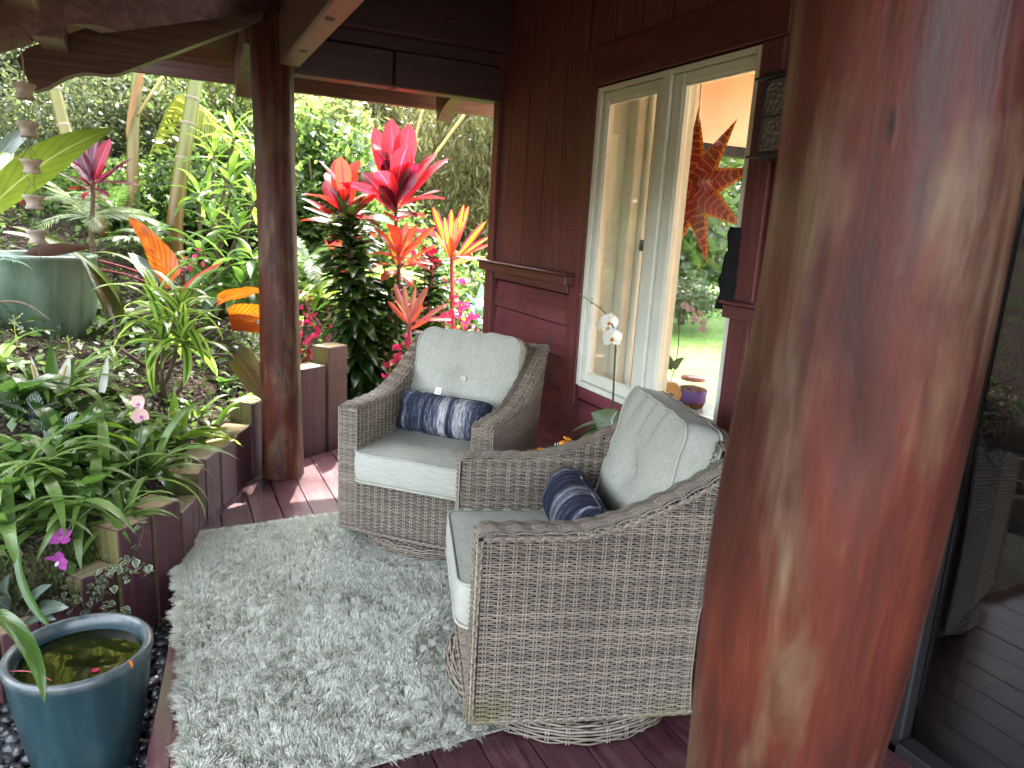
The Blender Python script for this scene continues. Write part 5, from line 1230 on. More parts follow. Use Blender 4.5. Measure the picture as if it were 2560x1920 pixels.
S = {}
S['ti_red'] = leafset('leaf', LM['ti_red'], (0.34, 0.48), 0.17, 'ti', (0.1, 0.8), 0.25, 7)
S['ti_scarlet'] = leafset('leaf', LM['ti_scarlet'], (0.30, 0.42), 0.125, 'ti', (0.2, 1.0), 0.25, 7)
S['ti_coral'] = leafset('leaf', LM['ti_coral'], (0.26, 0.36), 0.10, 'ti', (0.3, 1.2), 0.25, 7)
S['ti_maroon'] = leafset('leaf', LM['ti_maroon'], (0.24, 0.36), 0.085, 'ti', (0.2, 1.1), 0.3, 7)
S['ti_yellow'] = leafset('leaf', LM['ti_yellow'], (0.30, 0.44), 0.058, 'ti', (0.1, 0.6), 0.25, 7)
S['ti_pink'] = leafset('leaf', LM['ti_pink'], (0.24, 0.36), 0.042, 'ti', (0.2, 0.9), 0.25, 7)
S['drac'] = leafset('leaf', LM['drac'], (0.26, 0.36), 0.062, 'lance', (0.7, 1.7), 0.3, 7)
S['drac_lime'] = leafset('leaf', LM['drac_lime'], (0.24, 0.32), 0.052, 'lance', (0.4, 1.2), 0.3, 7)
S['drac_var'] = leafset('leaf', LM['drac_var'], (0.25, 0.40), 0.054, 'strap', (0.6, 1.7), 0.3, 8)
S['compacta'] = leafset('leaf', LM['compacta'], (0.15, 0.20), 0.054, 'lance', (0.3, 1.0), 0.35, 5)
S['strap'] = leafset('leaf', LM['strap'], (0.32, 0.54), 0.046, 'strap', (0.9, 2.0), 0.25, 8)
S['strap_lime'] = leafset('leaf', LM['strap_lime'], (0.22, 0.34), 0.046, 'strap', (0.9, 1.9), 0.25, 8)
S['calathea'] = leafset('leaf', LM['calathea'], (0.15, 0.22), 0.085, 'lance', (0.3, 1.1), 0.15, 7, 0.06)
S['broad'] = leafset('leaf', LM['broad'], (0.20, 0.30), 0.085, 'lance', (0.4, 1.3), 0.2, 7, 0.05)
S['grey'] = leafset('leaf', LM['grey'], (0.20, 0.28), 0.085, 'lance', (0.5, 1.3), 0.15, 7, 0.05)
S['blue'] = leafset('leaf', LM['blue'], (0.25, 0.35), 0.11, 'ovate', (0.2, 0.8), 0.2, 6)

def fern_mesh(mat, L, w, pairs=20, bend=1.0, lw=0.3, rake=25, droop=15, seed=0):
    r_ = random.Random(seed); t_ = np.linspace(0, 1, pairs+1); ph = 0.0-bend*t_**1.2; ds = L/pairs
    y = np.r_[0, np.cumsum(np.cos(ph[1:])*ds)]; z = np.r_[0, np.cumsum(np.sin(ph[1:])*ds)]
    V, F, U = [], [], []
    Pth = np.stack([np.zeros(pairs+1), y, z], 1)
    Vt, Ft = tube(Pth, np.linspace(0.004, 0.001, pairs+1)*(L/0.6), 4, False); V += Vt.tolist(); F += Ft; U += [(0.5, 0.5)]*len(Vt)
    for i in range(1, pairs+1):
        k = i/pairs; ll = w*(math.sin(math.pi*min(1, 0.12+0.88*k)**0.75)**0.8)*0.5+0.01
        for s in (-1, 1):
            a = R(rake+20*k+r_.uniform(-6, 6)); dr = R(droop+r_.uniform(-8, 10))
            d = np.array([s*math.cos(a)*math.cos(dr), math.sin(a)*math.cos(ph[i]), math.sin(a)*math.sin(ph[i])-math.sin(dr)])
            tg = np.array([0, math.cos(ph[i]), math.sin(ph[i])]); hw = ll*lw*0.5
            p = Pth[i]; b = len(V)
            V += [list(p-tg*hw*0.5), list(p+d*ll*0.5-tg*hw+np.array([0, 0, 0.004])), list(p+d*ll), list(p+d*ll*0.5+tg*hw+np.array([0, 0, 0.004])), list(p+tg*hw*0.5)]
            U += [(0.2, 0), (0.1, 0.5), (0.5, 1), (0.9, 0.5), (0.8, 0)]
            F.append((b, b+1, b+2, b+3, b+4) if s > 0 else (b+4, b+3, b+2, b+1, b))
    return mk('frond', V, F, U, mat)
S['fern'] = [fern_mesh(LM['fern'], 0.55, 0.20, 22, b, seed=i) for i, b in enumerate((0.7, 1.2, 1.7))]
S['fern_lime'] = [fern_mesh(LM['fern_lime'], 0.50, 0.18, 18, b, 0.4, seed=i) for i, b in enumerate((0.8, 1.3, 1.8))]
S['fern_blue'] = [fern_mesh(LM['fern_blue'], 0.50, 0.26, 18, b, 0.34, seed=i) for i, b in enumerate((0.7, 1.1))]
S['fern_white'] = [fern_mesh(LM['fern_white'], 0.50, 0.30, 20, b, 0.16, 35, seed=i) for i, b in enumerate((0.8, 1.2))]
S['frond_gold'] = [fern_mesh(LM['palm_gold'], 1.15, 0.62, 30, b, 0.09, 32, 30, seed=i) for i, b in enumerate((1.2, 1.7, 2.0))]

# ------------------------------------------------------------------ background foliage
def cloud(center, radii, n, size, aspect=2.2, hang=0.0, seed=0, clumps=18, cr=0.42):
    g = np.random.default_rng(seed); c0 = np.array(center, float); rad = np.array(radii, float)
    d = g.normal(size=(clumps, 3)); d /= np.linalg.norm(d, axis=1)[:, None]
    cc = d*g.uniform(0.35, 0.95, (clumps, 1))
    k = g.integers(0, clumps, n); p = cc[k]+g.normal(size=(n, 3))*cr*0.5
    P = c0+p*rad
    a = g.uniform(0, 2*np.pi, n); el = g.normal(-0.25-hang, 0.55, n)
    D = np.stack([np.cos(a)*np.cos(el), np.sin(a)*np.cos(el), np.sin(el)], 1)
    Rn = g.normal(size=(n, 3)); W = np.cross(D, Rn); W /= np.linalg.norm(W, axis=1)[:, None]
    Nn = np.cross(D, W)
    L = size*g.uniform(0.6, 1.4, n)[:, None]; w = L/aspect*0.5
    V = np.stack([P, P+D*L*0.45+W*w+Nn*w*0.35, P+D*L-Nn*w*0.3, P+D*L*0.45-W*w+Nn*w*0.35], 1).reshape(-1, 3)
    b = (np.arange(n)*4)[:, None]; F = b+np.array([[0, 1, 2, 3]])
    tone = g.uniform(0, 1, clumps)[k]*0.6+g.uniform(0, 0.4, n)
    U = np.stack([np.tile([0.5, 1, 0.5, 0], n), np.repeat(tone, 4)], 1)
    return V, F, U
def cloudmat(name, lo, mid_, hi, tr, rough=0.3, tf=0.4):
    lo, mid_, hi = [tuple(x*0.85 for x in q_) for q_ in (lo, mid_, hi)]; tr = tuple(x*0.8 for x in tr)
    g_ = 0.3*tr[0]+0.55*tr[1]+0.15*tr[2]; tr = tuple(x*0.8+g_*0.14 for x in tr)
    t = NT(name); s = t.n('SeparateXYZ', {0: t.n('UVMap').outputs[0]}); v = s.outputs[1]
    c = t.ramp(v, [(0.1, lo), (0.5, mid_), (0.95, hi)]); tc = t.ramp(v, [(0.1, tuple(x*0.5 for x in tr)), (0.95, tr)])
    return t.done(t.n('MixShader', {0: tf, 1: t.bsdf(c, rough, 0.5), 2: t.n('BsdfTranslucent', {'Color': tc}).outputs[0]}).outputs[0])
CM = {}
CM['grey'] = cloudmat('grey_green_foliage', (0.03, 0.045, 0.022), (0.07, 0.095, 0.045), (0.16, 0.18, 0.10), (0.34, 0.44, 0.14), 0.24)
CM['green'] = cloudmat('deep_green_foliage', (0.02, 0.045, 0.010), (0.05, 0.095, 0.02), (0.10, 0.17, 0.035), (0.28, 0.52, 0.06), 0.26)
CM['lime'] = cloudmat('lime_foliage', (0.06, 0.10, 0.015), (0.14, 0.20, 0.03), (0.24, 0.28, 0.07), (0.46, 0.56, 0.14), 0.3)
CM['olive'] = cloudmat('olive_bamboo_foliage', (0.06, 0.065, 0.018), (0.12, 0.125, 0.04), (0.21, 0.20, 0.08), (0.42, 0.42, 0.12), 0.45)
CM['ever'] = cloudmat('distant_tree_foliage', (0.03, 0.05, 0.018), (0.06, 0.085, 0.03), (0.10, 0.13, 0.045), (0.25, 0.36, 0.08), 0.4)
def shrub(name, label, cat, c, radii, n, size, mat, group, seed, aspect=2.2, hang=0.0, clumps=18, trunk=True, cr=0.42):
    o = thing(name, label, cat, (c[0], c[1], float(bank(c[0], c[1]))), 0, group)
    V, F, U = cloud(np.array(c)-np.array(o.location), radii, n, size, aspect, hang, seed, clumps, cr)
    put('foliage', mk('foliage', V, F, U, mat), o)
    if trunk:
        g = random.Random(seed); ps = []; zc = c[2]-o.location.z
        for k_ in range(5):
            a = g.uniform(0, 6.3); ps.append(tube([(0, 0, -0.1), (0.15*radii[0]*math.cos(a), 0.15*radii[1]*math.sin(a), zc*0.5), (0.6*radii[0]*math.cos(a), 0.6*radii[1]*math.sin(a), zc+radii[2]*g.uniform(0, .6))], [0.035, 0.022, 0.008], 6))
        put('stem', mk('stem', *join(ps), None, M['stembrown']), o)
    return o
def sh(name, label, px, py, d, rx, ry, rz, n, size, mat, seed, **k):
    c = at(px, py, d); return shrub(name, label, 'shrub', c, (rx, ry, rz), n, size, mat, k.pop('group', 'shrubs on the garden bank'), seed, **k)
sh('small_leaved_shrub', 'grey green twiggy shrub behind the cup chain, left edge of the garden', 30, 330, 6.2, 0.75, 0.6, 0.85, 5200, 0.062, CM['grey'], 11, clumps=30)
sh('small_leaved_shrub', 'grey green shrub behind the two left palm trunks', 225, 260, 7.2, 0.85, 0.7, 1.0, 6000, 0.065, CM['grey'], 12, clumps=34)
sh('small_leaved_shrub', 'bright speckled shrub between the two upright palm trunks', 345, 300, 7.4, 0.7, 0.7, 1.1, 5500, 0.06, CM['grey'], 13, clumps=30)
sh('leafy_shrub', 'lime green shrub high up left of the slender log post', 500, 250, 7.6, 0.75, 0.6, 0.75, 4200, 0.08, CM['lime'], 14, clumps=26)
sh('leafy_shrub', 'deep green shrub low behind the magenta cordyline', 150, 470, 5.9, 0.75, 0.5, 0.55, 4200, 0.075, CM['green'], 15, clumps=26)
sh('leafy_shrub', 'deep green shrub at the foot of the palm trunks', 330, 470, 6.3, 0.7, 0.5, 0.5, 4200, 0.075, CM['green'], 16, clumps=26)
sh('leafy_shrub', 'deep green shrub far behind the glossy dracaena clump', 470, 440, 7.0, 0.7, 0.5, 0.8, 4500, 0.085, CM['green'], 17, clumps=26)
sh('leafy_shrub', 'lime shrub just right of the slender log post, under the eave', 690, 300, 7.6, 0.50, 0.5, 0.6, 3200, 0.09, CM['lime'], 18, clumps=20)
sh('leafy_shrub', 'green shrub behind the scarlet cordyline, right of the post', 690, 420, 7.0, 0.55, 0.5, 0.7, 3800, 0.10, CM['green'], 19, clumps=20)
sh('leafy_shrub', 'green shrub below the eave behind the tall crimson cordyline', 780, 560, 7.2, 0.8, 0.5, 0.7, 4200, 0.09, CM['green'], 20, clumps=24)
sh('leafy_shrub', 'mid green shrub low down behind the flowers by the house corner', 980, 640, 7.0, 0.7, 0.5, 0.55, 4000, 0.08, CM['green'], 21, clumps=24)
sh('small_leaved_shrub', 'grey green shrub in the top left corner beyond the eave', -10, 180, 7.4, 0.8, 0.6, 0.9, 4500, 0.065, CM['grey'], 22, clumps=26)
# bamboo wall beyond the house corner
def bamboo(label, px, py, d, rx, rz, n, seed):
    c = at(px, py, d); o = thing('bamboo_clump', label, 'bamboo', (c[0], c[1], float(bank(c[0], c[1]))), 0, 'bamboo beyond the house corner')
    V, F, U = cloud(np.array(c)-np.array(o.location), (rx, 0.7, rz), n, 0.13, 7.0, 0.75, seed, 40, 0.30)
    put('foliage', mk('foliage', V, F, U, CM['olive']), o)
    g = random.Random(seed)
    for k_ in range(4):
        x_ = g.uniform(-rx*.7, rx*.7); put('cane', mk('cane', *tube([(x_*.5, 0, -.1), (x_, g.uniform(-.2, .2), c[2]-o.location.z), (x_*1.5, g.uniform(-.3, .3), c[2]-o.location.z+rz*1.1)], [0.022, 0.018, 0.008], 6), None, M['cane']), o)
t = NT('bamboo_cane'); vv = t.coords((1, 1, 1)); M['cane'] = t.done(t.bsdf(t.ramp(t.noise(vv, 6, 3), [(0.3, (0.26, 0.19, 0.06)), (0.7, (0.42, 0.32, 0.12))]), 0.4, 0.4))
for a in (('feathery olive bamboo just right of the slender log post', 720, 300, 9.2, 0.9, 1.3, 8500, 31), ('feathery olive bamboo behind the tall crimson cordyline', 850, 330, 9.5, 0.9, 1.5, 10000, 32), ('feathery olive bamboo nearest the house corner, above the yellow cordyline', 1000, 330, 9.0, 0.9, 1.5, 11000, 33), ('feathery olive bamboo low down between crimson and yellow cordylines', 950, 520, 9.2, 0.9, 0.9, 7000, 34), ('feathery bamboo mostly hidden by the house corner', 1110, 430, 9.4, 0.8, 1.5, 4800, 35)): bamboo(*a)
for (a, b, lab) in (((694, 235), (800, 355), 'slanting tan bamboo cane, first from the slender post'), ((774, 238), (806, 330), 'slanting tan bamboo cane, second from the slender post'), ((912, 238), (888, 330), 'slanting tan bamboo cane right of the crimson leaf tips'), ((1012, 236), (905, 380), 'long slanting tan bamboo cane under the curved rafter tail')):
    P0 = at(*b, 8.0); P1 = at(*a, 8.0); o = thing('bamboo_cane', lab, 'bamboo cane', (P0[0], P0[1], float(bank(P0[0], P0[1]))), 0, 'leaning bamboo canes')
    stem(o, [P0-(P1-P0)*1.6, P0, P1, P1+(P1-P0)*0.6], 0.016, M['cane'], 'cane')
# tall trees closing the view, and the garden seen through the room
def tree(label, x, y, h, r, n, seed, mat):
    o = thing('garden_tree', label, 'tree', (x, y, float(bank(x, y))), 0, 'trees round the garden')
    V, F, U = cloud((0, 0, h*0.62), (r, r, h*0.42), n, 0.22, 2.0, 0.1, seed, 40, 0.4)
    put('crown', mk('crown', V, F, U, mat), o)
    ps = [tube([(0, 0, -.3), (0.1, 0, h*.3), (0.0, 0.1, h*.8)], [0.16, 0.12, 0.04], 8)]
    g = random.Random(seed)
    for k_ in range(5):
        a = g.uniform(0, 6.3); ps.append(tube([(0.05, 0, h*.3), (r*.4*math.cos(a), r*.4*math.sin(a), h*.55), (r*.75*math.cos(a), r*.75*math.sin(a), h*.75)], [0.07, 0.04, 0.015], 6))
    put('trunk', mk('trunk', *join(ps), None, M['stembrown']), o)
tree('tall green tree far behind the left shrubs', -1.5, 12.0, 5.0, 2.3, 9000, 41, CM['ever'])
tree('tall green tree far behind the palm trunks', 0.9, 13.0, 5.2, 2.3, 9000, 42, CM['ever'])
tree('tall tree added to block sky on the left, out past the ginger', -6.5, 8.5, 3.6, 1.6, 6000, 48, CM['ever'])  # trees from here to the far woods are added to block reflected sky
tree('tall green tree added to block sky beyond the left garden, farthest left', -4.2, 11.5, 5.6, 2.0, 8000, 49, CM['ever'])
tree('tall green tree added to block sky far out past the left shrubs', -6.8, 14.5, 6.2, 2.4, 8000, 50, CM['ever'])
tree('tree added to block sky on the far left rise, beyond the ginger and the shrubs', -4.1, 9.0, 4.8, 1.5, 6500, 51, CM['ever'])
tree('tree added to block sky on the far left rise, behind the greyish palm trunk', -2.7, 10.0, 5.0, 1.4, 6500, 52, CM['ever'])
V1, F1, U1 = cloud((-12, 20, 4.5), (17, 2.5, 4.0), 15000, 0.75, 1.9, 0.1, 71, 90, 0.5)
V2, F2, U2 = cloud((10, 27, 4.0), (13, 2.5, 4.0), 11000, 0.75, 1.9, 0.1, 72, 70, 0.5)
fw = put('far_woods', mk('far_woods', np.vstack([V1, V2]), np.vstack([F1, F2+len(V1)]), np.vstack([U1, U2]), CM['ever']), kind='stuff'); fw['label'] = 'far woods closing off the garden all round'
tree('tall green tree far behind the bamboo', 3.4, 13.5, 5.6, 2.6, 12000, 43, CM['ever'])
tree('lime green tree seen through the right window pane, across the lawn', 8.8, 13.2, 6.0, 2.6, 12000, 44, CM['lime'])
tree('dark tree seen through the room at the far side of the lawn', 13.0, 16.0, 7.0, 3.2, 12000, 45, CM['green'])
c = np.array([8.0, 10.3, 0.45]); shrub('rock_bed_shrub', 'low grey shrub bed at the lawn edge seen through the window', 'shrub', c, (1.5, 0.6, 0.5), 3500, 0.10, CM['grey'], 'shrubs across the lawn', 46)
c = np.array([9.2, 11.2, 1.2]); shrub('broad_leaved_shrub', 'blue green big leaved shrub across the lawn, seen through the window', 'shrub', c, (1.6, 0.6, 0.55), 900, 0.36, CM['green'], 'shrubs across the lawn', 47, aspect=1.5)

# ------------------------------------------------------------------ palm trunks and fronds
t = NT('palm_trunk_skin'); vv = t.coords((1, 1, 1)); sz = t.n('SeparateXYZ', {0: t.n('TexCoord').outputs['Object']}).outputs[2]
nn_ = t.noise(t.coords((6, 6, 1)), 2, 4)
c = t.ramp(t.math('ADD', t.math('MULTIPLY', sz, 0.55), t.math('MULTIPLY', t.math('SUBTRACT', nn_, 0.5), 0.5)), [(0.15, (0.13, 0.07, 0.010)), (0.5, (0.13, 0.115, 0.014)), (0.85, (0.135, 0.16, 0.03))])
M['palmtrunk'] = t.done(t.bsdf(c, 0.38, 0.45, t.bump(nn_, 0.1, 0.01)))
M['palmring'] = plain('palm_leaf_scar', (0.26, 0.20, 0.15), 0.7, 0.2)
def palm(label, pxs, d, r, rings, frond=None):
    P = [at(px, py, d) for px, py in pxs]; x, y = P[-1][0], P[-1][1]
    o = thing('cane_palm', label, 'palm', (x, y, float(bank(x, y))), 0, 'golden cane palms')
    Pd = [np.array([x, y, o.location.z-0.05])]+P[::-1]; top = P[0]+(P[0]-P[1])/np.linalg.norm(P[0]-P[1])*1.3; Pd.append(top)
    stem(o, Pd, [r*1.25, r*1.1, r, r*0.95], M['palmtrunk'], 'trunk', 14, 6)
    Q = smoothpath(Pd, 12)
    for k_ in range(rings):
        i = int(len(Q)*(0.18+0.75*k_/max(1, rings-1))); i = min(i, len(Q)-2); c_ = Q[i]; dv = Vector(Q[i+1]-Q[i])
        V, F = lathe([(r*1.04, -0.010), (r*1.11, -0.003), (r*1.10, 0.006), (r*1.02, 0.011)], 14)
        put('ring', mk('ring', V, F, None, M['palmring']), o, mat=TR(*loc(o, c_)) @ dv.to_track_quat('Z', 'Y').to_matrix().to_4x4())
    for i in range(11):
        setleaf(o, rnd.choice(S['frond_gold']), loc(o, top), i*2.4, R(rnd.uniform(15, 70)), rnd.uniform(1.1, 1.7), 0, 'frond')
    return o, top
palm('bright yellow green ringed palm trunk nearest the slender log post', [(424, 168), (402, 300), (378, 480)], 5.9, 0.056, 7)
o2, _ = palm('orange and yellow palm trunk with peeling sheath, middle of the three', [(297, 155), (288, 290), (286, 470)], 5.9, 0.044, 2)
for a, b in (((302, 160), (272, 300)), ((306, 150), (290, 230))):
    between(o2, at(*a, 5.84), at(*b, 5.82), 0.055, 'lance', LM['dead'], (-0.3, -1, 0.2), 0.3, -0.4, 8, name='sheath')
stem(o2, [at(296, 250, 5.88), at(325, 205, 5.9), at(352, 165, 5.95)], 0.014, M['cane'], 'petiole')
palm('greyish green palm trunk leaning behind the big backlit leaf', [(118, 196), (146, 296), (215, 452)], 5.7, 0.048, 5)
fp = at(326, 318, 6.3); fo = thing('palm_frond', 'golden backlit palm frond arching behind the ringed trunk', 'palm frond', fp)
def frond_between(root, P0, P1, P2, w, mat, pairs=34, lw=0.075, name='frond'):
    """frond along a curve with hanging leaflets"""
    Q = smoothpath([P0, P1, P2], 20); d = np.r_[0, np.cumsum(np.linalg.norm(np.diff(Q, axis=0), axis=1))]; Lt = d[-1]; s = np.linspace(0, Lt, pairs+1)
    Q = np.stack([np.interp(s, d, Q[:, i]) for i in range(3)], 1)-np.array(root.location)
    T = np.gradient(Q, axis=0); T /= np.linalg.norm(T, axis=1)[:, None]; side = np.cross(T, [0, 0, 1.0]); side /= np.linalg.norm(side, axis=1)[:, None]
    V, F, U = [], [], []; Vt, Ft = tube(Q, np.linspace(0.010, 0.003, pairs+1), 5, False); V += Vt.tolist(); F += Ft; U += [(0.5, 0.5)]*len(Vt)
    for i in range(1, pairs+1):
        k = i/pairs; ll = w*(math.sin(math.pi*min(1, 0.1+0.85*k))**0.6)
        for sg in (-1, 1):
            dv = side[i]*sg*0.62+T[i]*0.55+np.array([0, 0, -0.42+rnd.uniform(-.1, .1)]); dv /= np.linalg.norm(dv); hw = ll*lw*0.5; b = len(V); p = Q[i]; tg = T[i]
            dn = np.array([0, 0, -0.25*ll])
            V += [list(p-tg*hw), list(p+dv*ll*.5-tg*hw*1.3+dn*.2), list(p+dv*ll+dn), list(p+dv*ll*.5+tg*hw*1.3+dn*.2), list(p+tg*hw)]
            U += [(0.2, 0), (0.1, .5), (.5, 1), (.9, .5), (.8, 0)]; F.append((b, b+1, b+2, b+3, b+4) if sg > 0 else (b+4, b+3, b+2, b+1, b))
    return put(name, mk(name, V, F, U, mat), root)
frond_between(fo, at(326, 330, 6.3), at(390, 205, 6.3), at(500, 300, 6.2), 0.40, LM['palm_gold'], 42, 0.055)
fp = at(640, 330, 7.2); fo = thing('palm_frond', 'yellow palm frond peeping out just right of the slender log post', 'palm frond', fp)
frond_between(fo, at(590, 330, 7.2), at(640, 262, 7.2), at(690, 345, 7.1), 0.34, LM['palm_gold'], 30, 0.12)

# ------------------------------------------------------------------ coloured cordylines
def cordyline(label, px, py, d, set_, n, el, s, rise=0.2, stemmat=None, extra=None, basepx=None, jitter=12):
    c = at(px, py, d); o = plant('cordyline', label, 'cordyline', c[0], c[1], 'coloured cordylines')
    b = np.array(o.location)+np.array([0, 0, -0.03])
    stem(o, [b, (b+c)/2+np.array([rnd.uniform(-.04, .04), 0, 0]), c-np.array([0, 0, rise*.4]), c+np.array([0, 0, rise*.4])], [0.022, 0.018, 0.015, 0.010], stemmat or M['stembrown'], 'stem')
    rosette(o, loc(o, c), set_, n, el, s, rise, jitter=jitter)
    for (pt, tp, w_, mat, up_) in (extra or []):
        between(o, c+np.array([0, 0, rnd.uniform(-.04, .06)]), at(*tp), w_, 'ti', mat, up_, rnd.uniform(0.05, 0.35), 0.22, 9, 0.03)
    return o
tocm = (-0.45, -0.85, 0.3)
E_ = [(0, (845, 256, 5.45), 0.17, LM['ti_red'], tocm), (0, (886, 268, 5.45), 0.18, LM['ti_red'], tocm), (0, (808, 275, 5.5), 0.13, LM['ti_red'], tocm), (0, (782, 372, 5.4), 0.14, LM['ti_red'], (-.3, -.6, .7)), (0, (870, 330, 5.3), 0.16, LM['ti_red'], tocm), (0, (968, 342, 5.4), 0.13, LM['ti_red'], (-.2, -.3, 1)), (0, (942, 330, 5.5), 0.12, LM['ti_red'], (-.1, -.2, 1)), (0, (950, 412, 5.3), 0.11, LM['ti_red'], (-.1, -.2, 1)), (0, (900, 470, 5.2), 0.09, LM['ti_maroon'], (-.1, -.3, 1)), (0, (832, 345, 5.35), 0.12, LM['ti_maroon'], tocm), (0, (905, 355, 5.3), 0.12, LM['ti_maroon'], tocm), (0, (820, 400, 5.25), 0.11, LM['ti_maroon'], tocm)]
cordyline('tallest crimson cordyline with broad glowing leaves, right of the post', 856, 448, 5.4, S['ti_red'], 12, (75, -5), (0.85, 1.1), 0.34, M['stempurple'], E_)
E_ = [(0, (722, 345, 5.4), 0.085, LM['ti_scarlet'], tocm), (0, (768, 358, 5.4), 0.10, LM['ti_scarlet'], tocm), (0, (700, 392, 5.4), 0.10, LM['ti_red'], tocm), (0, (652, 428, 5.3), 0.06, LM['ti_scarlet'], (-.2, -.4, 1)), (0, (655, 447, 5.3), 0.05, LM['ti_scarlet'], (-.2, -.4, 1)), (0, (815, 420, 5.25), 0.10, LM['ti_scarlet'], (-.2, -.5, .8)), (0, (795, 445, 5.2), 0.10, LM['ti_maroon'], (-.2, -.5, .8)), (0, (745, 370, 5.3), 0.10, LM['ti_maroon'], tocm), (0, (690, 450, 5.2), 0.09, LM['ti_scarlet'], (-.2, -.5, .8))]
cordyline('scarlet cordyline left of the tallest one, above the dark spiky column', 742, 472, 5.35, S['ti_scarlet'], 12, (72, -10), (0.8, 1.1), 0.28, M['stempurple'], E_)
E_ = [(0, (940, 490, 5.3), 0.085, LM['ti_coral'], (-.2, -.4, 1)), (0, (945, 530, 5.2), 0.07, LM['ti_coral'], (-.2, -.4, 1)), (0, (900, 485, 5.3), 0.06, LM['ti_coral'], tocm), (0, (805, 490, 5.2), 0.07, LM['ti_coral'], (-.2, -.4, 1)), (0, (838, 500, 5.3), 0.06, LM['ti_yellow'], tocm), (0, (880, 478, 5.3), 0.05, LM['ti_pink'], tocm), (0, (935, 570, 5.2), 0.06, LM['ti_coral'], (-.2, -.4, 1)), (0, (862, 490, 5.3), 0.05, LM['ti_coral'], tocm)]
cordyline('coral orange cordyline low under the tallest crimson one', 862, 572, 5.3, S['ti_coral'], 11, (60, -10), (0.7, 1.0), 0.14, M['stempurple'], E_)
E_ = [(0, (935, 447, 5.4), 0.06, LM['ti_yellow'], tocm), (0, (975, 452, 5.4), 0.06, LM['ti_yellow'], tocm), (0, (1002, 442, 5.4), 0.055, LM['ti_yellow'], tocm), (0, (1012, 445, 5.5), 0.055, LM['ti_yellow'], tocm), (0, (1050, 478, 5.4), 0.055, LM['ti_yellow'], tocm), (0, (1056, 512, 5.3), 0.055, LM['ti_yellow'], (-.2, -.5, .8)), (0, (1058, 528, 5.3), 0.05, LM['ti_coral'], (-.2, -.5, .8)), (0, (1052, 565, 5.2), 0.05, LM['ti_coral'], (-.2, -.5, .8)), (0, (988, 470, 5.3), 0.055, LM['ti_coral'], tocm), (0, (960, 470, 5.3), 0.05, LM['ti_yellow'], tocm)]
cordyline('yellow and red striped cordyline by the house corner', 976, 566, 5.35, S['ti_yellow'], 4, (70, 20), (0.6, 0.9), 0.06, M['stempink'], E_)
E_ = [(0, (852, 612, 5.0), 0.040, LM['ti_pink'], tocm), (0, (872, 615, 5.0), 0.038, LM['ti_pink'], tocm), (0, (898, 618, 5.0), 0.036, LM['ti_pink'], tocm), (0, (924, 620, 5.0), 0.045, LM['ti_pink'], tocm), (0, (912, 655, 4.95), 0.05, LM['ti_coral'], tocm), (0, (968, 655, 5.0), 0.042, LM['ti_pink'], (-.2, -.5, .8)), (0, (975, 690, 4.9), 0.045, LM['ti_pink'], (-.2, -.5, .8)), (0, (930, 690, 4.9), 0.05, LM['ti_coral'], (-.2, -.5, .8)), (0, (838, 650, 5.0), 0.036, LM['ti_coral'], tocm)]
cordyline('pink edged narrow leaved cordyline just above the far armchair', 884, 706, 4.95, S['ti_pink'], 4, (70, 10), (0.5, 0.8), 0.05, M['stempink'], E_)
E_ = [(0, (238, 300, 4.8), 0.095, LM['ti_red'], tocm), (0, (212, 292, 4.85), 0.07, LM['ti_maroon'], tocm), (0, (184, 300, 4.9), 0.05, LM['ti_maroon'], tocm), (0, (128, 322, 4.8), 0.07, LM['ti_maroon'], (.1, -.5, .8)), (0, (168, 318, 4.7), 0.08, LM['ti_maroon'], tocm), (0, (285, 342, 4.8), 0.07, LM['ti_maroon'], (-.1, -.3, 1)), (0, (300, 400, 4.7), 0.06, LM['ti_maroon'], (-.1, -.3, 1)), (0, (250, 365, 4.6), 0.06, LM['ti_maroon'], (-.1, -.3, 1)), (0, (122, 372, 4.6), 0.06, LM['browngrn'], (.1, -.3, 1)), (0, (145, 410, 4.6), 0.05, LM['ti_scarlet'], (0, -.3, 1)), (0, (235, 425, 4.6), 0.05, LM['ti_maroon'], (0, -.3, 1))]
cordyline('magenta and maroon cordyline beside the cup chain, left of the palms', 200, 408, 4.75, S['ti_maroon'], 5, (60, 0), (0.5, 0.8), 0.12, M['stembrown'], E_)
E_ = [(0, (-20, 330, 5.0), 0.08, LM['ti_maroon'], (0, -.3, 1)), (0, (40, 300, 5.0), 0.07, LM['ti_maroon'], (0, -.5, 1))]
cordyline('maroon cordyline half out of view at the left edge', -22, 400, 5.1, S['ti_maroon'], 5, (60, 0), (0.6, 0.9), 0.12, M['stembrown'], E_)

# ------------------------------------------------------------------ dracaenas
def dracaena(name, label, heads, set_, n, el, s, stemr=0.016, group='dracaenas', base=None, d=None, rise=0.10, stemmat=None):
    c0 = at(*heads[0]) if base is None else base
    o = plant(name, label, 'dracaena', c0[0], c0[1], group)
    for h in heads:
        c = at(*h); b = np.array([c0[0]+rnd.uniform(-.08, .08), c0[1]+rnd.uniform(-.08, .08), o.location.z-0.03])
        stem(o, [b, b*0.45+c*0.55+np.array([rnd.uniform(-.05, .05), 0, -0.05]), c], [stemr*1.2, stemr, stemr*.8], stemmat or M['stembrown'], 'stem')
        rosette(o, loc(o, c), set_, n, el, s, rise)
    return o
bs = hit(470, 690)
dracaena('broad_dracaena', 'big bright dracaena clump with wide drooping leaves, beside the post', [(505, 300, 5.7), (548, 345, 5.6), (462, 335, 5.8), (430, 425, 5.7), (500, 400, 5.5), (548, 440, 5.5), (455, 490, 5.5), (515, 505, 5.4)], S['drac_lime'], 13, (72, -35), (0.8, 1.15), base=bs+np.array([0.05, 0.45, 0]))
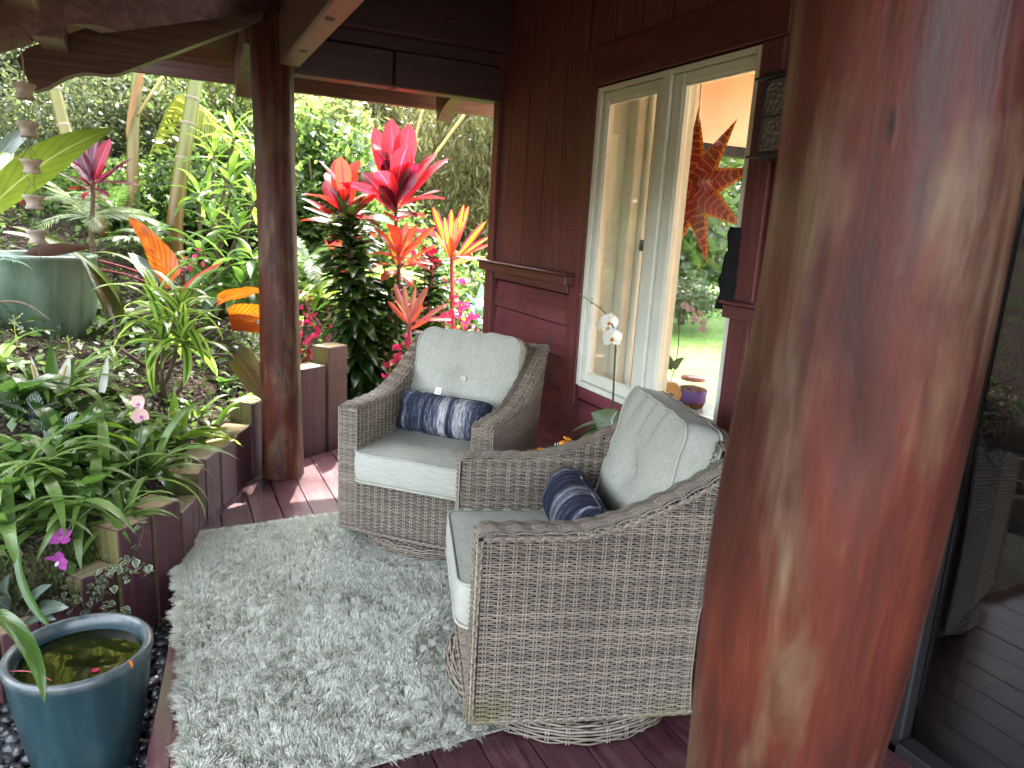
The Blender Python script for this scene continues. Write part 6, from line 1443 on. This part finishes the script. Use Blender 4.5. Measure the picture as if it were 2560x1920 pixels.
dracaena('broad_dracaena', 'darker dracaena clump with silvery drooping leaves under the bright one', [(430, 550, 5.2), (490, 580, 5.1), (545, 560, 5.1), (520, 625, 5.0), (455, 620, 5.0)], S['drac'], 13, (50, -55), (0.8, 1.15), base=bs+np.array([0.05, 0.2, 0]))
vb = hit(360, 862)
dracaena('striped_dracaena', 'lime and green striped dracaena with two bare canes, mid bed', [(338, 668, 3.75), (388, 680, 3.72), (352, 735, 3.7), (396, 735, 3.65)], S['drac_var'], 15, (82, -30), (0.75, 1.05), 0.012, base=vb, rise=0.06)
def column(label, top, bot, d, r, tiers, per, base):
    c0 = at(*top, d); c1 = at(*bot, d); x, y = c1[0], c1[1]
    o = plant('spiky_column_plant', label, 'dracaena', x, y, 'dark spiky column plants')
    stem(o, [np.array([x, y, o.location.z-.02]), c1, c0], 0.02, M['stembrown'], 'stem')
    for k_ in range(tiers):
        f_ = k_/(tiers-1); c = c1+(c0-c1)*f_
        for j in range(per):
            a = j*6.283/per+k_*0.9+rnd.uniform(-.2, .2); e = -20+45*f_+rnd.uniform(-15, 15)
            setleaf(o, rnd.choice(S['compacta']), loc(o, c)+np.array([0, 0, rnd.uniform(-.02, .02)]), a, R(e), r/0.18*rnd.uniform(0.85, 1.15)*(1-0.25*f_), rnd.uniform(-.3, .3))
    for j in range(6): setleaf(o, rnd.choice(S['compacta']), loc(o, c0), j*1.05, R(60+rnd.uniform(-10, 15)), r/0.18*0.8)
    return o
column('dark spiky leaved column plant rising behind the tallest timber', (752, 485), (785, 860), 5.25, 0.33, 21, 13, None)
column('shorter dark spiky column plant with pale leaf tips, above the far armchair', (935, 570), (915, 800), 5.6, 0.26, 14, 12, None)
column('bushy green spiky plant between the two dark columns', (842, 630), (850, 850), 5.3, 0.22, 13, 12, None)

# ------------------------------------------------------------------ ferns and lime foliage right of the post
def fernplant(label, p, set_, n, s, el=(60, 5), group='ferns', az=None, name='fern'):
    o = thing(name, label, 'fern', p, 0, group)
    for i in range(n):
        a = i*2.4+rnd.uniform(-.3, .3) if az is None else R(rnd.uniform(*az))
        setleaf(o, rnd.choice(set_), (0, 0, 0), a, R(rnd.uniform(el[1], el[0])), s*rnd.uniform(0.8, 1.15), rnd.uniform(-.2, .2), 'frond')
    return o
g_ = lambda px, py, d: (lambda p: np.array([p[0], p[1], max(p[2], float(bank(p[0], p[1])))]))(at(px, py, d))
fernplant('lime fern right of the slender post, lower left of the dark column', g_(690, 640, 6.0), S['fern_lime'], 9, 1.0)
fernplant('lime fern tuft between the dark column and coral cordyline', g_(830, 600, 5.7), S['fern_lime'], 9, 0.75)
fernplant('bright green fern close behind the slender post, at its right edge', g_(660, 560, 5.9), S['fern'], 9, 1.0)
fernplant('pale silvery fern under the orange backlit leaf, left of the striped dracaena', hit(262, 690), S['fern_white'], 7, 0.75)
fernplant('blue green fern at the left edge above the jade planter', at(-45, 555, 3.5), S['fern_blue'], 7, 0.5)
fernplant('silver green fern sprawling below the magenta cordyline', g_(190, 470, 4.9), S['fern_white'], 8, 0.85)
fernplant('green sword fern between maroon cordyline and palm trunk', g_(245, 460, 5.2), S['fern'], 9, 0.85)
fernplant('small green fern on the mulch left of the bare canes', hit(300, 790), S['fern'], 6, 0.30)
fernplant('dark green fern at the foot of the jade planter', hit(215, 700), S['fern'], 7, 0.6)
fernplant('green fern hanging beside the middle palm trunk, low', g_(330, 520, 5.6), S['fern'], 9, 0.8)
o = plant('lime_croton', 'low lime yellow leafy plant at the foot of the slender post, garden side', 'shrub', *at(690, 610, 5.6)[:2], None, at(690, 610, 5.6)[2]-0.1)
for i in range(18): setleaf(o, rnd.choice(S['strap_lime']), (rnd.uniform(-.1, .1), rnd.uniform(-.1, .1), rnd.uniform(-.05, .1)), rnd.uniform(0, 6.3), R(rnd.uniform(0, 60)), rnd.uniform(0.7, 1.1))
o = plant('blue_leaved_plant', 'pale blue green broad leaved plant against the house corner', 'plant', *at(1035, 690, 5.9)[:2], None, at(1035, 690, 5.9)[2])
rosette(o, (0, 0, 0), S['blue'], 11, (75, 5), (0.7, 1.0), 0.1)

# ------------------------------------------------------------------ crown of thorns: pink stems, crimson bracts
dis, disF = lathe([(0.0, 0.0), (0.5, 0.03), (1.0, 0.0)], 9)
def bractmesh(sd):
    ps = []; us = []
    for s in (-1, 1):
        V, F, U = blade(1.0, 1.15, 'heart', 0.2, 0.15, 5, 0.05, 0, sd, 0.2, 1); V, F = xf((V, F), RZ(R(90+90*s))); ps.append((V, F)); us.append(U)
    V, F = join(ps); return mk('bract', V, F, np.vstack(us), LM['bract'])
BR = [bractmesh(i) for i in range(3)]
SML = leafset('leaf', LM['drac_lime'], (0.05, 0.08), 0.028, 'lance', (0.2, 0.6), 0.2, 4)
def thorn_plant(label, base, heads, sz=0.020, per=9, spread=0.055):
    o = thing('crown_of_thorns', label, 'flowering plant', base, 0, 'crimson crown of thorns plants')
    for h in heads:
        p = at(*h); b = np.array(base)+np.array([rnd.uniform(-.08, .08), rnd.uniform(-.05, .05), 0])
        stem(o, [b, b*.5+p*.5+np.array([rnd.uniform(-.06, .06), 0, .06]), p], [0.011, 0.009, 0.006], M['stempink'], 'stem')
        for i in range(per):
            q = loc(o, p)+np.array([rnd.gauss(0, spread), rnd.gauss(0, spread), rnd.gauss(0, spread*.7)])
            fc = Vector((rnd.uniform(-.8, .5), -0.8+rnd.uniform(-.4, .4), rnd.uniform(-.1, 1))).to_track_quat('Z', 'Y').to_matrix().to_4x4()
            put('bract', rnd.choice(BR), o, mat=TR(*q) @ fc @ RZ(rnd.uniform(0, 3)) @ Matrix.Scale(sz*rnd.uniform(.7, 1.2), 4))
        for i in range(5): setleaf(o, rnd.choice(SML), loc(o, p)+np.array([rnd.gauss(0, .05), rnd.gauss(0, .05), rnd.gauss(-.04, .05)]), rnd.uniform(0, 6.3), R(rnd.uniform(0, 60)), rnd.uniform(.7, 1.2))
    return o
def gb(px, py, d): p = at(px, py, d); return (p[0], p[1], float(bank(p[0], p[1])))
thorn_plant('crimson flowered thorn plant right of the tallest timber, by the armchair arm', gb(830, 850, 4.95), [(884, 742, 4.9), (862, 762, 4.9), (843, 790, 4.9), (878, 775, 4.9), (850, 815, 4.9)], 0.024, 8, 0.035)
thorn_plant('crimson flowered thorn plant close to the slender post, above the short timber', gb(665, 800, 5.0), [(660, 735, 4.95), (680, 722, 5.0), (655, 690, 5.2), (668, 765, 4.95)], 0.024, 7, 0.035)
thorn_plant('crimson flowered thorn plant beside the house corner over the armchair back', gb(985, 760, 5.4), [(975, 680, 5.4), (1000, 655, 5.4), (1005, 685, 5.4), (1020, 700, 5.4), (960, 690, 5.3)], 0.028, 9, 0.045)
thorn_plant('crimson flower cluster below the yellow striped cordyline', gb(925, 640, 5.8), [(918, 555, 5.5), (935, 562, 5.5), (985, 605, 5.7)], 0.030, 9, 0.05)
thorn_plant('scattered crimson flowers among dark leaves low on the right of the post', gb(700, 720, 5.6), [(655, 640, 5.6), (672, 675, 5.6), (700, 640, 5.7), (690, 700, 5.4)], 0.022, 5, 0.06)
thorn_plant('crimson flowers on the bank behind the glowing orange leaf', gb(395, 560, 5.3), [(385, 562, 5.0), (425, 570, 5.0), (175, 575, 4.8), (205, 560, 4.8)], 0.026, 4, 0.05)

# ------------------------------------------------------------------ philodendron with glowing leaves
ph_b = hit(331, 822)
phil = thing('philodendron', 'philodendron with glowing orange and silver leaves on long purple stalks', 'philodendron', ph_b)
b0 = np.array(ph_b)+np.array([0, 0, 0.05])
def pleaf(pet, tip, w, kind, mat, up, bend, d_pet, path=None, fold=0.25, label=None):
    P0 = at(*pet, d_pet); P1 = at(*tip)
    mids = [at(*m) for m in (path or [])]
    stem(phil, [b0]+mids+[P0], [0.011, 0.009, 0.007], M['stempurple'], 'petiole')
    l = between(phil, P0, P1, w, kind, mat, up, bend, fold, 14, 0.03, 0, 3)
    if label: l['label'] = label
pleaf((372, 608), (279, 470, 4.05), 0.20, 'heart', LM['aloc'], (0.5, 0.75, 0.35), 0.35, 4.05, [(350, 720, 4.15)], 0.12, 'large orange leaf lit from behind')
pleaf((338, 612), (276, 545, 4.2), 0.13, 'heart', LM['grey'], (0.3, -0.5, 0.8), 0.5, 4.2, [(345, 720, 4.2)], 0.15, 'silver ribbed leaf')
pleaf((388, 640), (482, 566, 4.2), 0.055, 'lance', LM['aloc_red'], (-0.4, -0.6, 0.7), 0.1, 4.15, [(360, 730, 4.15)], 0.7, 'folded red new leaf')
pleaf((470, 652), (580, 630, 4.3), 0.15, 'heart', LM['aloc'], (-0.1, 0.55, 0.8), 0.4, 4.15, [(400, 730, 4.15)], 0.2)
pleaf((496, 690), (590, 676, 4.2), 0.17, 'heart', LM['aloc'], (-0.1, 0.8, 0.5), 0.5, 4.1, [(410, 750, 4.1)], 0.15, 'yellow orange leaf against the post')
pleaf((500, 706), (590, 722, 4.15), 0.10, 'heart', LM['aloc'], (-0.1, 0.7, 0.6), 0.5, 4.1, [(420, 770, 4.1)], 0.2)
pleaf((246, 690), (165, 545, 3.9), 0.15, 'heart', LM['aloc_dark'], (0.55, -0.5, 0.5), 0.5, 3.95, [(290, 775, 4.0), (255, 745, 3.95)], 0.3, 'dark drooping leaf beside the planter')
pleaf((508, 768), (575, 870, 4.0), 0.20, 'heart', LM['aloc_dark'], (-0.2, 0.6, 0.6), 0.3, 4.05, [(430, 770, 4.05)], 0.15, 'dull olive leaf behind the post')
lp = hit(505, 905)
o = thing('lime_strap_plant', 'single arching lime strap leaf on the timber top, touching the post', 'plant', lp)
between(o, at(470, 918, 3.75), at(568, 868, 3.95), 0.05, 'strap', LM['strap_lime'], (-0.5, -0.2, 0.8), 1.5, 0.3, 12, 0, 0, 2)
between(o, at(472, 918, 3.75), at(520, 880, 3.9), 0.03, 'strap', LM['strap_lime'], (-0.3, -0.2, 0.8), 1.0, 0.3, 10, 0, 0, 2)

# ------------------------------------------------------------------ tall ginger at the left edge
gp_ = at(-70, 640, 3.7)
ging = thing('ginger_plant', 'broad leaved ginger at the left edge with one big backlit leaf', 'ginger', (gp_[0], gp_[1], float(bank(gp_[0], gp_[1]))))
gb0 = np.array(ging.location)
stem(ging, [gb0, at(-75, 560, 3.6), at(-60, 430, 3.4)], [0.018, 0.014, 0.008], M['stemgreen'])
stem(ging, [gb0, at(-60, 600, 3.7), at(10, 490, 3.6)], [0.018, 0.014, 0.006], M['stemgreen'])
l = between(ging, at(-40, 470, 3.25), at(248, 276, 3.5), 0.185, 'lance', LM['banana'], (0.45, 0.55, 0.75), 0.9, 0.10, 16, 0.02, 0, 3); l['label'] = 'big yellow green leaf lit from behind'
between(ging, at(-60, 400, 3.5), at(90, 262, 3.7), 0.10, 'lance', LM['grey'], (0.2, -0.5, 0.8), 0.5, 0.15, 12, 0.02, 0, 2)
between(ging, at(20, 488, 3.6), at(262, 660, 3.9), 0.10, 'lance', LM['banana'], (0.2, -0.2, 1), 1.0, 0.3, 14, 0.03, 0, 3)
between(ging, at(-20, 500, 3.6), at(172, 560, 3.8), 0.05, 'lance', LM['browngrn'], (0.2, -0.3, 1), 0.7, 0.2, 12, 0.03, 0, 2)
between(ging, at(50, 548, 3.35), at(200, 534, 3.5), 0.062, 'lance', LM['browngrn'], (0.1, -0.9, 0.4), 0.3, 0.15, 12, 0.02, 0, 2)
stem(ging, [gb0, at(-20, 660, 3.4), at(50, 655, 3.35), at(112, 694, 3.3)], [0.007, 0.006, 0.006, 0.002], M['stembrown'], 'stem')
between(ging, at(-30, 385, 3.4), at(30, 330, 3.6), 0.09, 'lance', LM['banana'], (0.3, -0.3, 1), 0.5, 0.3, 12, 0.02, 0, 2)

# ------------------------------------------------------------------ low planting on the bank
def clump(name, label, px, py, set_, n, s=(0.75, 1.1), el=(75, 5), cat='plant', group='strap leaved clumps on the bank', az=None, dz=0.0, spread=0.03):
    p = hit(px, py); o = thing(name, label, cat, (p[0], p[1], p[2]+dz), 0, group)
    for i in range(n):
        a = rnd.uniform(0, 6.283) if az is None else R(rnd.uniform(*az))
        setleaf(o, rnd.choice(set_), (rnd.uniform(-spread, spread), rnd.uniform(-spread, spread), 0), a, R(el[1]+(el[0]-el[1])*rnd.random()**0.8), rnd.uniform(*s), rnd.uniform(-.25, .25))
    return o
SL = 'strap_clump'
clump_more = 0
def sprig(o, px, py, d, hgt=0.10):
    p = at(px, py, d); b = p-np.array([0, 0, hgt*1.4]); ps = [tube([loc(o, b), loc(o, p)], 0.0016, 4)]
    bl = []
    for i in range(9):
        k = rnd.random(); q = b+(p-b)*(0.45+0.55*k); e = q+np.array([rnd.uniform(-.04, .04), rnd.uniform(-.03, .03), rnd.uniform(0, .03)])
        ps.append(tube([loc(o, q), loc(o, e)], 0.0011, 3)); V, F = lathe([(0, -.004), (.0035, 0), (0, .004)], 5); bl.append((V+loc(o, e), F))
    f = put('flower_sprig', mk('flower_sprig', *join(ps), None, M['bud']), o)
    put('bud', mk('bud', *join(bl), None, M['petal_white']), f)
o = clump(SL, 'strap leaved clump at the left edge in front of the jade planter', 5, 800, S['strap'], 16, (0.7, 1.05)); sprig(o, 30, 690, 3.5); 
o = clump(SL, 'strap leaved clump in front of the planter, leaves reaching right', 150, 835, S['strap'], 13, (0.65, 0.95), az=(-130, 10)); sprig(o, 148, 730, 3.5)
o = clump(SL, 'foreground strap leaved clump at the lower left edge', 20, 1150, S['strap'], 16, (0.7, 1.0))
o = clump(SL, 'foreground strap leaved clump behind the magenta orchid', 130, 1120, S['strap'], 18, (0.7, 1.05)); sprig(o, 152, 1020, 2.9)
o = clump(SL, 'foreground strap leaved clump against the nearest tall timber', 205, 1110, S['strap'], 16, (0.65, 1.0)); sprig(o, 170, 1055, 2.85)
o = clump(SL, 'strap leaved clump spilling over the stepped timbers', 320, 1040, S['strap'], 18, (0.6, 0.95), dz=0.03); sprig(o, 400, 985, 3.3)
o = clump(SL, 'strap leaved clump with dark leaves mid left', 90, 1000, S['strap'], 12, (0.6, 0.9))
o = clump(SL, 'bright lime clump behind the stepped timbers', 385, 965, S['strap_lime'], 22, (0.7, 1.1), dz=0.02); sprig(o, 365, 880, 3.6); 
o = clump(SL, 'small lime clump right of the pale pink orchid', 345, 960, S['strap_lime'], 12, (0.6, 0.9))
o = clump(SL, 'strap leaved clump directly left of the two bare dracaena canes', 285, 905, S['strap'], 12, (0.5, 0.8))
o = clump(SL, 'strap leaved clump between the dark glossy plants', 150, 1050, S['strap'], 14, (0.65, 0.95))
o = clump(SL, 'strap leaved clump hanging over the timber nearest the pot', 255, 1150, S['strap'], 14, (0.5, 0.8), dz=0.04)
o = clump('prayer_plant', 'striped prayer plant with white veined leaves, left', 60, 915, S['calathea'], 13, (0.8, 1.15), (70, 10), 'plant', None)
for (px, py, n_, lab) in ((30, 880, 16, 'dark glossy plant under the left edge strap leaves'), (150, 960, 16, 'dark glossy plant between the peace lily and the lime leaf'), (75, 1085, 16, 'dark glossy plant low on the left among foreground straps'), (262, 1015, 14, 'dark glossy plant at the foot of the pale pink orchid canes'), (185, 1075, 14, 'dark glossy plant beside the dry orange leaf')):
    clump('glossy_plant', lab, px, py, S['broad'], n_, (0.8, 1.2), (55, 0), 'plant', None, dz=0.03)
for (px, py, n_, lab) in ((60, 1040, 16, 'strap leaved clump at mid left, above the magenta orchid'), (10, 1080, 14, 'strap leaved clump cut by the left edge, above the grey leaves'), (235, 1060, 14, 'strap leaved clump around the dark orchid canes'), (110, 870, 12, 'strap leaved clump behind the peace lily spathes'), (240, 935, 12, 'strap leaved clump right above the bright lime leaf')):
    clump(SL, lab, px, py, S['strap'], n_, (0.6, 1.0))
for (px, py, n_, lab) in ((250, 800, 12, 'strap leaved clump on the mulch right of the jade planter'), (440, 800, 10, 'strap leaved clump on the mulch behind the olive leaf'), (300, 970, 14, 'strap leaved clump just behind the pale pink orchid blooms'), (420, 905, 12, 'strap leaved clump on the mulch above the lime clump'), (180, 905, 14, 'strap leaved clump beside the moss mounds')):
    clump(SL, lab, px, py, S['strap'], n_, (0.45, 0.75))
for (px, py, n_, lab) in ((300, 740, 14, 'dark glossy plant under the silver ribbed leaf'), (420, 760, 12, 'dark glossy plant beneath the orange leaves, right of the canes'), (480, 840, 12, 'dark glossy plant low on the mulch near the post')):
    clump('glossy_plant', lab, px, py, S['broad'], n_, (0.5, 0.8), (55, 0), 'plant', None, dz=0.02)
o = clump('prayer_plant', 'second striped prayer plant beneath the peace lily flowers', 118, 955, S['calathea'], 10, (0.7, 1.0), (60, 5), 'plant', None)
o = clump('glossy_plant', 'dark glossy broad leaved plant spreading over the mid left bank', 90, 1010, S['broad'], 20, (0.8, 1.15), (50, 0), 'plant', None)
o = clump('glossy_plant', 'dark glossy broad leaved plant right of the prayer plants', 210, 1020, S['broad'], 18, (0.7, 1.1), (50, 0), 'plant', None)
o = clump('glossy_plant', 'dark glossy plant half out of view at the left edge', 5, 985, S['broad'], 14, (0.8, 1.1), (55, 0), 'plant', None)
bl_p = hit(250, 990)
o = thing('lime_leaf_plant', 'plant with one bright lime backlit leaf, lower left of the pink orchid', 'plant', bl_p)
between(o, at(165, 928, 3.15), at(285, 930, 3.2), 0.085, 'lance', LM['broad_lime'], (0.0, 0.5, 0.9), 0.6, 0.25, 12, 0.06, 0, 3)
between(o, at(205, 935, 3.12), at(310, 975, 3.2), 0.07, 'lance', LM['broad_lime'], (0.1, 0.4, 0.9), 0.7, 0.25, 12, 0.08, 0, 3)
stem(o, [np.array(bl_p), at(190, 950, 3.15), at(165, 928, 3.15)], 0.004, M['stemgreen'])
between(o, at(180, 1108, 3.0), at(278, 1150, 3.0), 0.05, 'lance', LM['dead'], (0.0, -0.4, 0.9), 0.6, 0.3, 12, 0.06, 0, 2, 'dry_leaf')
# peace lily
pl_ = hit(115, 905)
o = thing('peace_lily', 'peace lily with white spathes standing before the jade planter', 'peace lily', pl_)
for (a, b, w_) in (((112, 880), (110, 738), 0.06), ((125, 890), (160, 770), 0.06), ((90, 880), (60, 790), 0.05)):
    between(o, at(*a, 3.45), at(*b, 3.5), w_, 'lance', LM['broad'], (0.2, -0.7, 0.5), 0.3, 0.2, 9, 0.03, 0, 2)
for (bp, tp, w_, sp_) in (((84, 838), (67, 770), 0.026, True), ((128, 850), (150, 768), 0.062, True), ((220, 848), (233, 766), 0.034, False)):
    P0 = at(*bp, 3.42); P1 = at(*tp, 3.42); stem(o, [np.array(pl_), (np.array(pl_)+P0)/2+np.array([0, 0, .03]), P0], 0.0028, M['stemgreen'])
    f = between(o, P0, P1, w_, 'heart', LM['spathe'], (-0.1, -1, 0.2), -0.3, 0.25, 9, 0.02, 0, 2, 'spathe')
    if sp_: stem(o, [P0*.75+P1*.25+np.array([-.003, -.012, 0]), P0*.25+P1*.75+np.array([-.003, -.014, 0])], 0.0065, plain('tan_spadix', (0.40, 0.30, 0.14), 0.8, 0.2, scale=200, bump=0.5), 'spadix')
# orchids in the bed
def bedorchid(name, label, pts, d, flowers, petal, lip, sz, group=None):
    P = [at(px, py, d) for px, py in pts]; o = thing(name, label, 'orchid', P[0], 0, group)
    stem(o, P, [0.0042, 0.0036, 0.0022], M['spike'], 'flower_stem')
    for (px, py, fx) in flowers:
        orchid_flower(o, at(px, py, d-0.02), fx, sz, petal, lip, rnd.uniform(-.4, .4), slim=(name == 'magenta_orchid'))
    return o
o = bedorchid('moth_orchid', 'pale pink speckled orchid on two dark canes above the timbers', [(258, 1172), (285, 1080), (305, 930), (302, 878)], 3.0, [(305, 898, (-0.3, -1, 0.1)), (302, 872, (-0.6, -0.7, 0.3))], M['petal_pink'], M['petal_mag'], 0.075)
stem(o, [at(240, 1178, 2.98), at(272, 1080, 3.0), at(280, 985, 3.0), at(262, 945, 3.02)], 0.003, M['spike'], 'flower_stem')
for (a, b) in (((258, 1165), (300, 1178)), ((255, 1168), (225, 1185))):
    between(o, at(*a, 2.98), at(*b, 2.9), 0.035, 'ovate', LM['grey'], (0, -.3, 1), 0.5, 0.2, 7)
o = bedorchid('magenta_orchid', 'bright magenta orchid with two blooms on a slanting dark stem', [(-5, 1295), (75, 1215), (160, 1130), (262, 1045)], 2.62, [(133, 1162, (-0.1, -0.6, 0.8)), (126, 1212, (-0.2, -1, 0.1))], M['petal_mag'], M['petal_white'], 0.085)
stem(o, [at(60, 1230, 2.62), at(100, 1216, 2.6), at(128, 1208, 2.6)], 0.0022, M['stemgreen'], 'flower_stem')
stem(o, [at(150, 1140, 2.62), at(155, 1128, 2.6), at(140, 1165, 2.6)], 0.0018, M['stemgreen'], 'flower_stem')
stem(o, [at(120, 1160, 2.66), at(122, 1080, 2.66), at(112, 1030, 2.68)], 0.003, M['spike'], 'flower_stem')
# grey broad leaves behind the pot, one leaf dipping in
gp2 = at(20, 1330, 2.50)
o = thing('grey_leaved_plant', 'grey green broad leaved plant squeezed behind the teal pot', 'plant', (gp2[0], gp2[1], 0.02))
g0 = np.array(o.location)+np.array([0, 0, 0.06])
for (a, b, w_) in (((40, 1310), (62, 1278), 0.07), ((60, 1320), (110, 1262), 0.07), ((70, 1330), (148, 1312), 0.08), ((30, 1325), (-20, 1290), 0.08), ((60, 1335), (120, 1338), 0.06), ((20, 1300), (20, 1240), 0.06)):
    between(o, at(*a, 2.50), at(*b, 2.42), w_, 'ovate', LM['grey'], (-0.1, -0.6, 0.8), 0.6, 0.15, 9, 0.04, 0, 2)
l = between(o, at(-30, 1320, 2.05), at(96, 1520, 1.93), 0.050, 'strap', LM['broad'], (0.4, -0.4, 0.8), 1.5, 0.3, 14, 0.02, 0, 3); l['label'] = 'long leaf arching over the pot rim'
l = between(o, at(40, 1175, 2.35), at(130, 1372, 2.25), 0.036, 'strap', LM['broad'], (-0.7, -0.5, 0.4), 0.9, 0.3, 14, 0.02, 0, 3)
stem(o, [at(-5, 1453, 2.02), at(60, 1450, 2.0), at(112, 1470, 1.98)], 0.0016, M['stempink'], 'twig')
pf = onplane(205, 1452, 2, 0.160)
V, F, U = blade(0.03, 0.022, 'heart', 0.3, 0.2, 5)
tag(put('floating_petal', mk('floating_petal', V, F, U, LM['bract']), None, tuple(pf)), 'small pink petal floating on the pot water', 'petal')
pf = (-0.285+0.187*math.cos(-0.75), 2.245+0.187*math.sin(-0.75), 0.2025)
V, F, U = blade(0.028, 0.012, 'lance', 1.2, 0.3, 5)
tag(put('yellow_leaf', mk('yellow_leaf', V, F, U, LM['ti_yellow']), None, tuple(pf), (0, 0, R(200))), 'small yellow leaf stuck on the right rim of the teal pot', 'leaf')
# leaf scraps on the rim board
for (px, py, lab) in ((375, 1615, 'curled tan dead leaf on the rim board at the bottom of the rug'), (402, 1535, 'small brown leaf scrap at the rug edge')):
    p = onplane(px, py, 2, 0.012); V, F, U = blade(0.045, 0.018, 'lance', 0.8, 0.5, 6, 0.05); tag(put('dead_leaf', mk('dead_leaf', V, F, U, LM['dead']), None, tuple(p), (0, R(15), R(20))), lab, 'leaf')
# creeping fig on the low timbers
fo = thing('creeping_fig', 'variegated creeping fig trailing over the low timbers by the pot', 'climber', at(185, 1270, 2.6))
ps, us = [], []
figV, figF, figU = blade(0.028, 0.022, 'ovate', 0.3, 0.15, 4)
def vine(pts, d, n, sp):
    P = smoothpath([at(px, py, d) for px, py in pts], 8)
    put('vine', mk('vine', *tube(P-np.array(fo.location), 0.0018, 4), None, M['stembrown']), fo)
    for i in range(n):
        q = P[rnd.randrange(len(P))]+np.array([rnd.gauss(0, sp), rnd.gauss(0, sp)*0.5-0.01, rnd.gauss(0, sp)])
        Mx = TR(*loc(fo, q)) @ RZ(rnd.uniform(0, 6.3)) @ RX(R(rnd.uniform(-50, 50))) @ Matrix.Scale(rnd.uniform(.7, 1.3), 4)
        ps.append(xf((figV, figF), Mx)); us.append(figU)
vine([(110, 1290), (150, 1255), (205, 1270), (245, 1235), (282, 1220)], 2.62, 110, 0.028)
vine([(120, 1300), (165, 1310), (145, 1330), (175, 1365)], 2.58, 60, 0.022)
vine([(205, 1240), (222, 1300), (228, 1345), (270, 1312)], 2.60, 45, 0.014)
vine([(290, 1120), (310, 1140), (290, 1200), (262, 1235)], 2.74, 14, 0.01)
vine([(330, 1110), (345, 1120), (352, 1132)], 2.92, 12, 0.012)
V, F = join(ps); lv = put('leaves', mk('leaves', V, F, np.vstack(us), LM['fig']), fo, kind='stuff')
# mossy lumps
for (px, py, s_, lab) in ((225, 855, 0.085, 'dark green moss mound, upper of the four on the bank'), (208, 895, 0.080, 'dark moss mound left of the pale pink orchid, lowest'), (270, 850, 0.07, 'dark moss mound nearest the bare dracaena canes'), (250, 925, 0.06, 'small moss mound just above the lime backlit leaf')):
    p = hit(px, py); n_ = 24; V, F = lathe([(1.0*math.cos(k_/9*1.57), math.sin(k_/9*1.57)) for k_ in range(10)], n_)
    V = V*np.array([1, 1, 0.75]); V = V*(1+0.10*np.sin(V[:, :1]*9+px)*np.sin(V[:, 1:2]*8)+rng.normal(0, 0.03, (len(V), 1)))
    t = bpy.data.materials.get('moss')
    if t is None:
        nt_ = NT('moss'); vv = nt_.coords((1, 1, 1)); a_ = nt_.noise(vv, 55, 4, 0.7)
        t = nt_.done(nt_.bsdf(nt_.ramp(a_, [(0.3, (0.012, 0.016, 0.003)), (0.6, (0.06, 0.075, 0.012)), (0.8, (0.13, 0.14, 0.03))]), 0.9, 0.1, nt_.bump(a_, 1.0, 0.03)))
    tag(put('moss_mound', mk('moss_mound', V*s_, F, None, t), None, (p[0], p[1], p[2]-0.02)), lab, 'moss', 'moss mounds on the bank')
# litter and small ground plants
def scatter(name, label, n, region, mat, sz, lift, aspect, flat, seed):
    g = np.random.default_rng(seed); P = []
    while len(P) < n:
        x = g.uniform(region[0], region[1]); y = g.uniform(region[2], region[3]); z = float(bank(x, y))
        if z > 0.05: P.append((x, y, z))
    P = np.array(P)+np.column_stack([np.zeros(n), np.zeros(n), g.uniform(0.004, lift, n)])
    a = g.uniform(0, 6.283, n); el = g.normal(0, flat, n); D = np.stack([np.cos(a)*np.cos(el), np.sin(a)*np.cos(el), np.sin(el)], 1)
    W = np.cross(D, np.array([0, 0, 1.0])+g.normal(0, flat, (n, 3))); W /= np.linalg.norm(W, axis=1)[:, None]
    L = sz*g.uniform(.5, 1.5, n)[:, None]; w = L/aspect*.5
    V = np.stack([P-D*L*.5, P+W*w+np.array([0, 0, .2])*w, P+D*L*.5, P-W*w+np.array([0, 0, .2])*w], 1).reshape(-1, 3)
    F = (np.arange(n)*4)[:, None]+np.array([[0, 1, 2, 3]]); U = np.stack([np.tile([.5, 1, .5, 0], n), np.repeat(g.uniform(0, 1, n), 4)], 1)
    o = put(name, mk(name, V, F, U, mat), kind='stuff'); o['label'] = label
CM['chip'] = cloudmat('bark_chip', (0.022, 0.010, 0.008), (0.058, 0.030, 0.023), (0.13, 0.08, 0.062), (0.06, 0.03, 0.02), 0.8, 0.05)
scatter('bark_mulch', 'reddish brown bark mulch and litter on the bank', 16000, (-1.4, 1.4, 2.7, 7.0), CM['chip'], 0.04, 0.02, 3.2, 0.25, 61)
scatter('ground_cover', 'low small leaved ground cover between the plants', 3800, (-1.6, 1.0, 2.7, 7.5), CM['green'], 0.055, 0.10, 1.9, 0.5, 62)
scatter('ground_cover', 'low pale green ground cover between the plants', 900, (-1.6, 2.2, 2.9, 8.0), CM['lime'], 0.045, 0.13, 2.2, 0.5, 63)
